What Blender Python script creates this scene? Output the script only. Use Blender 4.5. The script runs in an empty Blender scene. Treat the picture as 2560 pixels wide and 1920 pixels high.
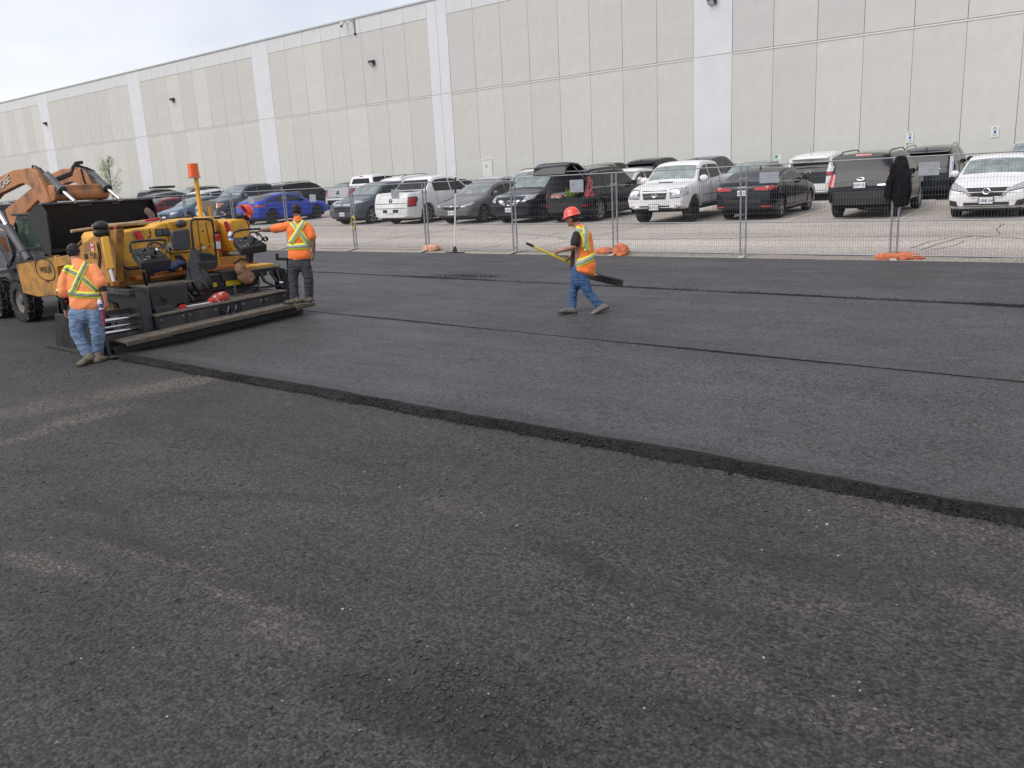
import bpy, bmesh, math, random
import numpy as np
from mathutils import Vector, Matrix, noise
from mathutils.bvhtree import BVHTree
random.seed(7)
R_ = math.radians
sc = bpy.context.scene
col = sc.collection

# ------------------------------------------------------------------ camera
F_PX = 2111.0
_down = np.array([454., 8780., F_PX]); _down /= np.linalg.norm(_down)
_L = np.array([-2668., -370., F_PX]); _L -= _down * (_L @ _down); _L /= np.linalg.norm(_L)
CX, CZ = -_L, -_down
CY = np.cross(CZ, CX)
RM = np.array([CX, CY, CZ])                       # world = RM @ (right, down, forward)
CAM_R, CAM_D, CAM_F = (Vector(RM[:, i]) for i in range(3))
cam_data = bpy.data.cameras.new('camera')
cam = bpy.data.objects.new('camera', cam_data); col.objects.link(cam)
cam_data.sensor_width = 36.0; cam_data.lens = 36.0 * F_PX / 2560.0
cam_data.clip_start = 0.1; cam_data.clip_end = 2000
cam.matrix_world = Matrix(((CAM_R.x, -CAM_D.x, -CAM_F.x, 0), (CAM_R.y, -CAM_D.y, -CAM_F.y, 0), (CAM_R.z, -CAM_D.z, -CAM_F.z, 0), (0, 0, 0, 1)))
sc.camera = cam

# ------------------------------------------------------------------ world, sun
SUN_EL, SUN_AZ = 48.0, 205.0      # azimuth measured like the Sky Texture (from +Y clockwise)
world = bpy.data.worlds.new('World'); sc.world = world; world.use_nodes = True
wn, wl = world.node_tree.nodes, world.node_tree.links
wn.clear()
w_out = wn.new('ShaderNodeOutputWorld'); w_add = wn.new('ShaderNodeAddShader')
bg1 = wn.new('ShaderNodeBackground'); bg2 = wn.new('ShaderNodeBackground')
sky = wn.new('ShaderNodeTexSky'); sky.sky_type = 'NISHITA'; sky.sun_disc = False
sky.sun_elevation = R_(SUN_EL); sky.sun_rotation = R_(SUN_AZ)
wl.new(sky.outputs[0], bg1.inputs[0]); bg1.inputs[1].default_value = 0.05
tc = wn.new('ShaderNodeTexCoord'); mp = wn.new('ShaderNodeMapping'); mp.inputs['Scale'].default_value = (1.0, 1.0, 3.6)
mp.inputs['Rotation'].default_value = (0.12, -0.1, 0.5)
n1 = wn.new('ShaderNodeTexNoise'); n1.inputs['Scale'].default_value = 2.3; n1.inputs['Detail'].default_value = 6; n1.inputs['Roughness'].default_value = 0.55; n1.inputs['Distortion'].default_value = 0.5
rmp = wn.new('ShaderNodeValToRGB'); e = rmp.color_ramp.elements
e[0].position = 0.33; e[0].color = (0.73, 0.70, 0.735, 1); e[1].position = 0.62; e[1].color = (0.98, 0.925, 0.90, 1)
el = rmp.color_ramp.elements.new(0.48); el.color = (0.88, 0.835, 0.84, 1)
wl.new(tc.outputs['Generated'], mp.inputs[0]); wl.new(mp.outputs[0], n1.inputs['Vector']); wl.new(n1.outputs[0], rmp.inputs[0])
wl.new(rmp.outputs[0], bg2.inputs[0]); bg2.inputs[1].default_value = 0.54
wl.new(bg1.outputs[0], w_add.inputs[0]); wl.new(bg2.outputs[0], w_add.inputs[1]); wl.new(w_add.outputs[0], w_out.inputs[0])
sun_d = bpy.data.lights.new('sun', 'SUN'); sun_d.energy = 1.5; sun_d.angle = R_(45); sun_d.color = (1.0, 0.955, 0.89)
sun = bpy.data.objects.new('sun', sun_d); col.objects.link(sun)
_sd = Vector((math.sin(R_(SUN_AZ)) * math.cos(R_(SUN_EL)), math.cos(R_(SUN_AZ)) * math.cos(R_(SUN_EL)), math.sin(R_(SUN_EL))))
sun.rotation_euler = _sd.to_track_quat('Z', 'Y').to_euler(); sun.location = (0, 0, 40)
sc.view_settings.view_transform = 'Standard'; sc.view_settings.look = 'None'
sc.view_settings.exposure = 0.45; sc.view_settings.gamma = 1.0; sc.view_settings.use_curve_mapping = False
sc.render.engine = 'CYCLES'

# ------------------------------------------------------------------ measuring helpers (sight lines from the camera)
def ray(u, v): return Vector(RM @ np.array([u - 1280.0, v - 960.0, F_PX]))
def onx(u, v, x): d = ray(u, v); return d * (x / d.x)
def ony(u, v, y): d = ray(u, v); return d * (y / d.y)
def onz(u, v, z): d = ray(u, v); return d * (z / d.z)
def ond(u, v, dep): return ray(u, v) * (dep / F_PX)
PY = [-60, 7, 17.4, 20, 22.5, 28, 45, 47.5, 90]
PZ = [-2.31, -2.31, -1.86, -1.66, -1.52, -1.38, -.78, -.62, -.62]
def tz(y): return float(np.interp(y, PY, PZ))
def ong(u, v, dz=0.0):
    d = ray(u, v).normalized(); t = 1.0
    while t < 170:
        p = d * t
        if p.z < tz(p.y) + dz: return p
        t += 0.02
    return d * t

# ------------------------------------------------------------------ materials
MATS = {}
def mat(name, color, rough=0.5, metal=0.0, spec=0.5, coat=0.0, noise_amt=0.0, noise_scale=8.0, bump=0.0, bump_scale=60.0, color2=None, mask=(0.5, 0.65), trans=0.0, alpha=1.0, emit=0.0, rough_var=0.0, detail=4.0, sheen=0.0):
    if name in MATS: return MATS[name]
    m = bpy.data.materials.new(name); m.use_nodes = True; MATS[name] = m
    nt = m.node_tree; b = nt.nodes['Principled BSDF']; N, K = nt.nodes, nt.links
    c = tuple(color) + (1,) if len(color) == 3 else tuple(color)
    b.inputs['Base Color'].default_value = c
    b.inputs['Roughness'].default_value = rough; b.inputs['Metallic'].default_value = metal
    b.inputs['Specular IOR Level'].default_value = spec; b.inputs['Coat Weight'].default_value = coat
    b.inputs['Coat Roughness'].default_value = 0.04
    b.inputs['Transmission Weight'].default_value = trans; b.inputs['Alpha'].default_value = alpha
    if sheen: b.inputs['Sheen Weight'].default_value = sheen
    if emit: b.inputs['Emission Color'].default_value = c; b.inputs['Emission Strength'].default_value = emit
    if noise_amt or color2 or bump or rough_var:
        t = N.new('ShaderNodeTexCoord')
    if noise_amt or color2:
        nz = N.new('ShaderNodeTexNoise'); nz.inputs['Scale'].default_value = noise_scale; nz.inputs['Detail'].default_value = detail; nz.inputs['Roughness'].default_value = 0.62
        K.new(t.outputs['Object'], nz.inputs['Vector'])
        mr = N.new('ShaderNodeMapRange'); mr.inputs['From Min'].default_value = mask[0] if color2 else 0.3; mr.inputs['From Max'].default_value = mask[1] if color2 else 0.7
        K.new(nz.outputs[0], mr.inputs['Value'])
        mx = N.new('ShaderNodeMix'); mx.data_type = 'RGBA'
        if color2: a_, b_ = c, tuple(color2) + (1,)
        else:
            a_ = tuple(x * (1 - noise_amt) for x in c[:3]) + (1,); b_ = tuple(min(1, x * (1 + noise_amt)) for x in c[:3]) + (1,)
        mx.inputs['A'].default_value = a_; mx.inputs['B'].default_value = b_
        K.new(mr.outputs[0], mx.inputs['Factor']); K.new(mx.outputs['Result'], b.inputs['Base Color'])
        if rough_var:
            mr2 = N.new('ShaderNodeMapRange'); mr2.inputs['To Min'].default_value = max(0, rough - rough_var); mr2.inputs['To Max'].default_value = min(1, rough + rough_var)
            mr2.inputs['From Min'].default_value = .3; mr2.inputs['From Max'].default_value = .7
            K.new(nz.outputs[0], mr2.inputs['Value']); K.new(mr2.outputs[0], b.inputs['Roughness'])
    if bump:
        nb = N.new('ShaderNodeTexNoise'); nb.inputs['Scale'].default_value = bump_scale; nb.inputs['Detail'].default_value = 4
        K.new(t.outputs['Object'], nb.inputs['Vector'])
        bp = N.new('ShaderNodeBump'); bp.inputs['Strength'].default_value = 0.6; bp.inputs['Distance'].default_value = bump
        K.new(nb.outputs[0], bp.inputs['Height']); K.new(bp.outputs[0], b.inputs['Normal'])
    return m

def paint(name, c, rough=0.10, dirt=0.12): return mat('car_paint_' + name, c, rough=rough, spec=0.36, coat=0.0, noise_amt=dirt, noise_scale=2.2)
M_GLASS = mat('car_glass', (0.010, 0.013, 0.015), rough=0.03, spec=0.38, coat=0.0, noise_amt=0.5, noise_scale=1.4)
M_GLASS2 = mat('car_windscreen_glass', (0.20, 0.245, 0.235), rough=0.04, spec=0.9, coat=0.0, noise_amt=0.55, noise_scale=2.6)
M_BLACK = mat('black_plastic', (0.018, 0.018, 0.02), rough=0.55, noise_amt=0.3, noise_scale=20)
M_DARK = mat('underbody_black', (0.008, 0.008, 0.009), rough=0.9)
M_RUB = mat('tyre_rubber', (0.022, 0.022, 0.023), rough=0.8, noise_amt=0.35, noise_scale=9, bump=0.004, bump_scale=50)
M_ALLOY = mat('alloy_wheel', (0.50, 0.50, 0.52), rough=0.3, metal=0.85)
M_DALLOY = mat('dark_alloy_wheel', (0.07, 0.07, 0.075), rough=0.35, metal=0.7)
M_CHROME = mat('chrome', (0.75, 0.76, 0.78), rough=0.12, metal=1.0)
M_LAMP = mat('headlamp_lens', (0.42, 0.44, 0.46), rough=0.12, metal=0.3, coat=.6, noise_amt=0.4, noise_scale=16)
M_RED = mat('tail_lamp_red', (0.42, 0.012, 0.015), rough=0.15, coat=1.0, noise_amt=0.3, noise_scale=12)
M_AMBER = mat('indicator_amber', (0.7, 0.22, 0.05), rough=0.15, coat=1.0)
M_WHITE = mat('plate_white', (0.72, 0.73, 0.76), rough=0.4, noise_amt=0.06)
M_PLATETXT = mat('plate_blue_lettering', (0.03, 0.05, 0.16), rough=0.5)
M_GALV = mat('galvanised_steel', (0.27, 0.28, 0.30), rough=0.55, metal=0.4, noise_amt=0.25, noise_scale=12, rough_var=0.12)

# ------------------------------------------------------------------ object helpers
def tag(o, label=None, cat=None, group=None, kind=None):
    if label: o['label'] = label
    if cat: o['category'] = cat
    if group: o['group'] = group
    if kind: o['kind'] = kind
    return o
def thing(name, loc, label, cat, group=None, rotz=0.0):
    o = bpy.data.objects.new(name, None); col.objects.link(o); o.location = loc; o.rotation_euler = (0, 0, rotz)
    o.empty_display_size = 0.2
    return tag(o, label, cat, group)
def mesh_obj(name, me, m, parent=None):
    o = bpy.data.objects.new(name, me); col.objects.link(o)
    if m is not None and len(me.materials) == 0: me.materials.append(m)
    if parent is not None: o.parent = parent
    return o
def woff(parent):
    v = Vector((0, 0, 0)); p = parent
    while p is not None: v += Vector(p.location); p = p.parent
    return v
def shade(me, smooth, ang=35):
    if smooth:
        me.polygons.foreach_set('use_smooth', [True] * len(me.polygons))
        try: me.set_sharp_from_angle(angle=R_(ang))
        except Exception: pass

class MB:
    def __init__(s): s.v = []; s.f = []
    def add(s, vs, fs):
        n = len(s.v); s.v += [Vector(p) for p in vs]; s.f += [tuple(i + n for i in f) for f in fs]; return s
    def hexa(s, p):   # 8 corners: bottom 0-3 ccw, top 4-7
        return s.add(p, [(3, 2, 1, 0), (4, 5, 6, 7), (0, 1, 5, 4), (1, 2, 6, 5), (2, 3, 7, 6), (3, 0, 4, 7)])
    def box(s, a, b):
        x0, x1 = sorted((a[0], b[0])); y0, y1 = sorted((a[1], b[1])); z0, z1 = sorted((a[2], b[2]))
        return s.hexa([(x0, y0, z0), (x1, y0, z0), (x1, y1, z0), (x0, y1, z0), (x0, y0, z1), (x1, y0, z1), (x1, y1, z1), (x0, y1, z1)])
    def obox(s, c, ax, ay, az):   # centre and three half-axis vectors
        c, ax, ay, az = Vector(c), Vector(ax), Vector(ay), Vector(az)
        return s.hexa([c - ax - ay - az, c + ax - ay - az, c + ax + ay - az, c - ax + ay - az, c - ax - ay + az, c + ax - ay + az, c + ax + ay + az, c - ax + ay + az])
    def bar(s, p, q, w, h=None, up=(0, 0, 1)):
        p, q = Vector(p), Vector(q); t = (q - p); L = t.length; t.normalize(); up = Vector(up)
        if abs(t.dot(up)) > 0.97: up = Vector((0, 1, 0))
        a = t.cross(up).normalized(); b = a.cross(t); h = h or w
        return s.obox((p + q) / 2, t * L / 2, a * w / 2, b * h / 2)
    def tube(s, pts, r, n=8, caps=True, r2=None):
        pts = [Vector(p) for p in pts]; m = len(pts); rings = []; prev = None
        for i, p in enumerate(pts):
            t = (pts[min(i + 1, m - 1)] - pts[max(i - 1, 0)]).normalized()
            if prev is None:
                a = Vector((0, 0, 1)) if abs(t.z) < .9 else Vector((1, 0, 0)); a = t.cross(a).normalized()
            else:
                a = (prev - t * prev.dot(t)).normalized()
            prev = a; b = t.cross(a)
            rr = r[i] if isinstance(r, (list, tuple)) else (r + (r2 - r) * i / (m - 1) if r2 is not None else r)
            rings.append([p + (a * math.cos(2 * math.pi * k / n) + b * math.sin(2 * math.pi * k / n)) * rr for k in range(n)])
        vs = [p for rg in rings for p in rg]
        fs = [(i * n + k, i * n + (k + 1) % n, (i + 1) * n + (k + 1) % n, (i + 1) * n + k) for i in range(m - 1) for k in range(n)]
        if caps: fs += [tuple(range(n - 1, -1, -1)), tuple((m - 1) * n + k for k in range(n))]
        return s.add(vs, fs)
    def lathe(s, prof, c, axis, n=24):   # prof: (r, h) along axis
        c, axis = Vector(c), Vector(axis).normalized(); a = axis.orthogonal().normalized(); b = axis.cross(a); m = len(prof)
        vs = [c + axis * h + (a * math.cos(2 * math.pi * k / n) + b * math.sin(2 * math.pi * k / n)) * max(r, 1e-4) for (r, h) in prof for k in range(n)]
        fs = [(i * n + k, i * n + (k + 1) % n, (i + 1) * n + (k + 1) % n, (i + 1) * n + k) for i in range(m - 1) for k in range(n)]
        return s.add(vs, fs)
    def prism(s, poly, d):    # 3-D polygon extruded by vector d
        n = len(poly); poly = [Vector(p) for p in poly]; d = Vector(d)
        return s.add(poly + [p + d for p in poly], [tuple(range(n - 1, -1, -1)), tuple(range(n, 2 * n))] + [(i, (i + 1) % n, n + (i + 1) % n, n + i) for i in range(n)])
    def grid(s, fn, nu, nv):
        vs = [fn(i / nu, j / nv) for i in range(nu + 1) for j in range(nv + 1)]
        return s.add(vs, [(i * (nv + 1) + j, (i + 1) * (nv + 1) + j, (i + 1) * (nv + 1) + j + 1, i * (nv + 1) + j + 1) for i in range(nu) for j in range(nv)])
    def sphere(s, c, r, n=10, sc3=(1, 1, 1)):
        c = Vector(c)
        return s.grid(lambda u, v: c + Vector((math.sin(math.pi * v) * math.cos(2 * math.pi * u) * r * sc3[0], math.sin(math.pi * v) * math.sin(2 * math.pi * u) * r * sc3[1], math.cos(math.pi * v) * r * sc3[2])), n, max(5, n * 2 // 3))
    def build(s, name, m, parent=None, smooth=False, bevel=0.0, seg=2, world=True, ang=35, recalc=True):
        off = woff(parent) if (world and parent is not None) else Vector((0, 0, 0))
        me = bpy.data.meshes.new(name); me.from_pydata([tuple(p - off) for p in s.v], [], s.f); me.validate()
        if recalc:
            bm = bmesh.new(); bm.from_mesh(me); bmesh.ops.remove_doubles(bm, verts=bm.verts, dist=1e-5); bmesh.ops.recalc_face_normals(bm, faces=bm.faces); bm.to_mesh(me); bm.free()
        shade(me, smooth, ang); o = mesh_obj(name, me, m, parent)
        if bevel:
            b = o.modifiers.new('bevel', 'BEVEL'); b.width = bevel; b.segments = seg; b.limit_method = 'ANGLE'; b.angle_limit = R_(40)
            me.polygons.foreach_set('use_smooth', [True] * len(me.polygons))
            try: me.set_sharp_from_angle(angle=R_(50))
            except Exception: pass
        return o

scratch = bpy.data.scenes.new('scratch')
def text_obj(name, s, size, m, parent, origin, right, up, depth=0.002, align='CENTER', sx=1.0, world=True):
    """flat lettering: real thin mesh letters, standing at origin in the plane right/up"""
    cu = bpy.data.curves.new('t', 'FONT'); cu.body = s; cu.size = size; cu.align_x = align; cu.align_y = 'CENTER'; cu.extrude = depth; cu.resolution_u = 2
    tmp = bpy.data.objects.new('t', cu); scratch.collection.objects.link(tmp)
    vl = scratch.view_layers[0]; vl.update(); me = bpy.data.meshes.new_from_object(tmp.evaluated_get(vl.depsgraph)); bpy.data.objects.remove(tmp)
    right, up = Vector(right).normalized(), Vector(up).normalized(); nrm = right.cross(up)
    off = woff(parent) if (world and parent is not None) else Vector((0, 0, 0)); o0 = Vector(origin) - off
    for v in me.vertices: v.co = o0 + right * v.co.x * sx + up * v.co.y + nrm * v.co.z
    me.materials.clear()
    return mesh_obj(name, me, m, parent)
def eval_mesh(o):
    objs = [o] + [m.object for m in o.modifiers if m.type == 'BOOLEAN']
    par = o.parent; o.parent = None                       # evaluate alone, in a small scratch scene, for speed
    for q in objs: scratch.collection.objects.link(q); col.objects.unlink(q)
    vl = scratch.view_layers[0]; vl.update(); dg = vl.depsgraph; me = bpy.data.meshes.new_from_object(o.evaluated_get(dg))
    for q in objs: col.objects.link(q); scratch.collection.objects.unlink(q)
    o.parent = par
    return me
def bvh_of(me): return BVHTree.FromPolygons([v.co.copy() for v in me.vertices], [tuple(p.vertices) for p in me.polygons])

# ================================================================== SETTING
def ground_mat(name, c_a, c_b, rough, stone_scale, stone_bump, streak=0.25, patches=(), patch_col=(0.20, 0.17, 0.135), speck=0.0, spec=0.5, big=0.9, fine_c=0.35, dark_patches=(), pit_shade=0.0, mott=.18, tears=0.0):
    m = bpy.data.materials.new(name); m.use_nodes = True; nt = m.node_tree; N, K = nt.nodes, nt.links; b = N['Principled BSDF']
    geo = N.new('ShaderNodeNewGeometry'); pos = geo.outputs['Position']
    def math_(op, a, b_=None, c=None):
        n = N.new('ShaderNodeMath'); n.operation = op
        for i, v in enumerate((a, b_, c)):
            if v is None: continue
            if isinstance(v, (int, float)): n.inputs[i].default_value = v
            else: K.new(v, n.inputs[i])
        return n.outputs[0]
    def nz(scale, detail=4, rough_=.6, stretch=(1, 1, 1), rot=0, dist=0):
        mpn = N.new('ShaderNodeMapping'); mpn.inputs['Scale'].default_value = stretch; mpn.inputs['Rotation'].default_value = (0, 0, rot); K.new(pos, mpn.inputs[0])
        t = N.new('ShaderNodeTexNoise'); t.inputs['Scale'].default_value = scale; t.inputs['Detail'].default_value = detail; t.inputs['Roughness'].default_value = rough_; t.inputs['Distortion'].default_value = dist
        K.new(mpn.outputs[0], t.inputs['Vector']); return t.outputs[0]
    def rng(v, a, b_, c=0.0, d=1.0):
        n = N.new('ShaderNodeMapRange'); K.new(v, n.inputs['Value']); n.inputs['From Min'].default_value = a; n.inputs['From Max'].default_value = b_; n.inputs['To Min'].default_value = c; n.inputs['To Max'].default_value = d; return n.outputs[0]
    def mix(fac, a, b_):
        n = N.new('ShaderNodeMix'); n.data_type = 'RGBA'
        if isinstance(fac, (int, float)): n.inputs['Factor'].default_value = fac
        else: K.new(fac, n.inputs['Factor'])
        for k, v in (('A', a), ('B', b_)):
            if isinstance(v, tuple): n.inputs[k].default_value = v + (1,)
            else: K.new(v, n.inputs[k])
        return n.outputs['Result']
    # broad blotches and drag streaks along the paving direction
    broad = rng(nz(big, 5, .6, (0.45, 1, 1)), .35, .68)
    stre = rng(nz(1.6, 6, .7, (0.12, 1.6, 1)), .38, .70)
    c = mix(broad, c_a, c_b)
    c = mix(math_('MULTIPLY', stre, streak), c, tuple(x * .72 for x in c_a))
    # dusty patches
    wob = math_('MULTIPLY', math_('SUBTRACT', nz(2.2, 6, .7), .5), 1.1)
    thr = rng(nz(26, 3, .6), .42, .62)
    def ell(px, py, ra, rb, ang):
        v = N.new('ShaderNodeMapping'); v.vector_type = 'TEXTURE'; v.inputs['Location'].default_value = (px, py, 0); v.inputs['Rotation'].default_value = (0, 0, ang); v.inputs['Scale'].default_value = (ra, rb, 1e3)
        K.new(pos, v.inputs[0]); l = N.new('ShaderNodeVectorMath'); l.operation = 'LENGTH'; K.new(v.outputs[0], l.inputs[0])
        return rng(math_('ADD', l.outputs['Value'], wob), 1.15, .55)
    for (px, py, ra, rb, ang, s) in patches:
        c = mix(math_('MULTIPLY', math_('MULTIPLY', ell(px, py, ra, rb, ang), math_('ADD', math_('MULTIPLY', thr, .7), .3)), s), c, patch_col)
    for (px, py, ra, rb, ang, s) in dark_patches:
        c = mix(math_('MULTIPLY', ell(px, py, ra, rb, ang), s), c, tuple(x * .45 for x in c_a))
    bands = rng(nz(.9, 3, .5, (.04, 1, 1)), .3, .7, 1.13, .87)
    coarse_tone = rng(nz(13, 4, .75), .32, .68, 1 - mott, 1 + mott)
    mu = N.new('ShaderNodeVectorMath'); mu.operation = 'SCALE'; K.new(c, mu.inputs[0]); K.new(math_('MULTIPLY', bands, coarse_tone), mu.inputs['Scale']); c = mu.outputs[0]
    if tears:
        tr_ = math_('MULTIPLY', rng(nz(4.0, 5, .7, (.16, 1.7, 1), dist=.6), .60, .68), rng(nz(.5, 3, .6), .40, .6))
        c = mix(math_('MULTIPLY', tr_, tears), c, (.012, .012, .013))
    # aggregate
    vo = N.new('ShaderNodeTexVoronoi'); vo.inputs['Scale'].default_value = stone_scale; vo.voronoi_dimensions = '2D'; K.new(pos, vo.inputs['Vector'])
    vd = vo.outputs['Distance']
    rag = N.new('ShaderNodeSeparateColor'); K.new(vo.outputs['Color'], rag.inputs[0])
    tone = rng(rag.outputs[0], 0, 1, 1 - fine_c, 1 + fine_c)
    gap_shade = rng(vd, .30, .70, 1.0, .5)  # shade between the stones painted into the colour
    mul = N.new('ShaderNodeVectorMath'); mul.operation = 'SCALE'; K.new(c, mul.inputs[0]); K.new(math_('MULTIPLY', tone, gap_shade), mul.inputs['Scale']); c = mul.outputs[0]
    if speck:
        vs = N.new('ShaderNodeTexVoronoi'); vs.inputs['Scale'].default_value = 17; vs.voronoi_dimensions = '2D'; K.new(pos, vs.inputs['Vector'])
        sp = N.new('ShaderNodeSeparateColor'); K.new(vs.outputs['Color'], sp.inputs[0])
        k = math_('MULTIPLY', math_('GREATER_THAN', sp.outputs[0], 1 - speck), math_('LESS_THAN', vs.outputs['Distance'], .12))
        c = mix(math_('MULTIPLY', k, .8), c, (.34, .31, .27))
    if pit_shade:  # dark spots paint the small shadows of surface hollows into the colour
        def spots(scale, r1, r0, thr_, amt, zone):
            vp = N.new('ShaderNodeTexVoronoi'); vp.voronoi_dimensions = '2D'; vp.inputs['Scale'].default_value = scale; mpp = N.new('ShaderNodeMapping'); mpp.inputs['Scale'].default_value = (.8, 1.15, 1); K.new(pos, mpp.inputs[0]); K.new(mpp.outputs[0], vp.inputs['Vector'])
            sp = N.new('ShaderNodeSeparateColor'); K.new(vp.outputs['Color'], sp.inputs[0])
            return math_('MULTIPLY', math_('MULTIPLY', rng(vp.outputs['Distance'], r1, r0), math_('GREATER_THAN', math_('ADD', sp.outputs[1], zone), thr_)), amt)
        z1 = math_('MULTIPLY', rng(nz(.9, 6, .7, dist=.5), .42, .64), .9)
        c = mix(spots(40, .44, .22, .82 - pit_shade, .62, math_('MULTIPLY', z1, .45)), c, (.006, .006, .007))
        c = mix(spots(19, .42, .22, 1.34 - pit_shade, .75, z1), c, (.005, .005, .006))
    K.new(c, b.inputs['Base Color']); b.inputs['Specular IOR Level'].default_value = spec
    K.new(rng(nz(3.0, 4, .6, (.3, 1, 1)), .3, .7, rough - .07, rough + .09), b.inputs['Roughness'])
    h = math_('ADD', math_('MULTIPLY', math_('SUBTRACT', 1.0, vd), .6), math_('MULTIPLY', nz(stone_scale * .35, 4, .7), 1.0))
    coarse = math_('MULTIPLY', rng(nz(.8, 5, .7, dist=.4), .5, .62), .55)
    h = math_('MULTIPLY', h, math_('ADD', coarse, .6))
    bp = N.new('ShaderNodeBump'); bp.inputs['Strength'].default_value = 1.0; bp.inputs['Distance'].default_value = stone_bump; K.new(h, bp.inputs['Height']); K.new(bp.outputs[0], b.inputs['Normal'])
    return m

def pt(u, v, ra, rb, ang, s): p = ong(u, v); return (p.x, p.y, ra, rb, R_(ang), s)
def ep(u1, v1, u2, v2, w, s_):
    a, b = ong(u1, v1), ong(u2, v2); d = b - a; return ((a.x + b.x) / 2, (a.y + b.y) / 2, d.length / 2 * 1.35, w * (1.9 if w > .02 else 1.0), math.atan2(d.y, d.x), s_)
near_patches = [ep(0, 1035, 530, 945, .26, .55), ep(290, 985, 560, 940, .16, .75), ep(120, 1066, 320, 1018, .14, .7), ep(0, 1110, 120, 1077, .07, .7), ep(236, 1352, 447, 1416, .035, .8), ep(430, 1405, 570, 1440, .045, .5), ep(511, 1467, 745, 1540, .04, .42), ep(0, 1385, 225, 1437, .06, .55),
                ep(620, 1560, 770, 1616, .05, .35), ep(335, 1626, 425, 1644, .015, .55), ep(594, 1660, 790, 1686, .009, .6), ep(2370, 1455, 2580, 1590, .07, .42), ep(1550, 1560, 1830, 1635, .009, .5), ep(1887, 1518, 2110, 1520, .05, .25), ep(1560, 1095, 2000, 1215, .16, .28), ep(2100, 1240, 2560, 1370, .14, .35), ep(150, 1285, 280, 1300, .05, .3),
                ep(1050, 1250, 1230, 1300, .06, .22), ep(1618, 1452, 1624, 1470, .008, .9), ep(1632, 1456, 1638, 1472, .006, .9), ep(1600, 1640, 1900, 1720, .1, .2), ep(1980, 1780, 2400, 1850, .08, .25)]
dark_near = [ep(403, 1233, 907, 1253, .05, .42), ep(200, 1324, 560, 1440, .07, .42), ep(540, 1440, 900, 1560, .07, .38), ep(1330, 1364, 1875, 1566, .06, .5), ep(806, 1690, 1290, 1850, .11, .6), ep(1814, 1384, 2520, 1465, .07, .35), ep(0, 1500, 330, 1640, .06, .35), ep(1400, 1720, 2100, 1860, .06, .42), ep(-100, 1190, 500, 1150, .08, .25), pt(250, 1290, .9, .22, -8, .4), pt(1050, 1780, .4, .2, 10, .35), pt(650, 1100, 2.2, .15, 2, .3), pt(1480, 1420, .7, .12, -25, .35), pt(1950, 1400, .8, .2, -15, .3), pt(1120, 1700, .5, .15, 0, .35)]
M_OLD = ground_mat('binder_course_asphalt', (0.043, 0.040, 0.040), (0.064, 0.059, 0.057), .74, 52, .010, .3, near_patches, (0.17, 0.14, 0.115), speck=.006, fine_c=.46, dark_patches=dark_near, pit_shade=.22, mott=.30)
M_NEW = ground_mat('fresh_asphalt', (0.058, 0.056, 0.058), (0.080, 0.077, 0.079), .56, 62, .007, .3, (), fine_c=.40, spec=.5, pit_shade=.22, mott=.24, tears=.25, dark_patches=[(-6, 6.08, 14, .22, 0, .45)])
M_NEW3 = ground_mat('fresh_asphalt_far_lane', (0.060, 0.058, 0.061), (0.088, 0.085, 0.087), .56, 60, .007, .7, (), fine_c=.5, spec=.5, dark_patches=[pt(1170, 690, .8, .22, 0, .75)], pit_shade=.25, mott=.2, tears=.8)
M_EDGE = ground_mat('loose_hot_asphalt', (0.005, 0.005, 0.006), (0.012, 0.012, 0.013), .75, 48, .012, .2, (), fine_c=.8, spec=.3)
M_GRAVEL = ground_mat('limestone_grit', (0.36, 0.33, 0.29), (0.50, 0.46, 0.41), .9, 60, .008, .25, (), fine_c=.5, spec=.2)
M_LOT = ground_mat('weathered_parking_asphalt', (0.47, 0.42, 0.375), (0.57, 0.52, 0.47), .9, 55, .005, .15, (), speck=.02, fine_c=.32, spec=.25, big=.35)

def terr_sheet(name, x0, x1, ys, dz, m, kind='structure', nx=1, wob0=None, parent=None):
    mb = MB(); xs = [x0 + (x1 - x0) * i / nx for i in range(nx + 1)]
    def yv(j, x):
        y = ys[j]
        if j == 0 and wob0: y += wob0 * (noise.noise(Vector((x * 1.3, 3.1, 0))) + .5 * noise.noise(Vector((x * 5.3, 7.1, 0))))
        return y
    vs = [(x, yv(j, x), tz(ys[j]) + dz) for x in xs for j in range(len(ys))]; n = len(ys)
    mb.add(vs, [(i * n + j, (i + 1) * n + j, (i + 1) * n + j + 1, i * n + j + 1) for i in range(nx) for j in range(n - 1)])
    o = mb.build(name, m, parent, world=False)
    if parent is None: tag(o, kind=kind)
    return o
# base earth out to the horizon, then the visible surfaces
earth = terr_sheet('ground', -600, 400, [-300, -60, 7, 17.4, 20, 22.5, 28, 45, 47.5, 60, 500], -0.05, M_GRAVEL); tag(earth, 'wide ground sheet under all the paved surfaces')
old = terr_sheet('old_asphalt', -60, 25, [-15, -6, 7, 8, 14.5], 0.0, M_OLD); tag(old, 'rough dark binder asphalt with sandy scuffs in the foreground')
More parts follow.
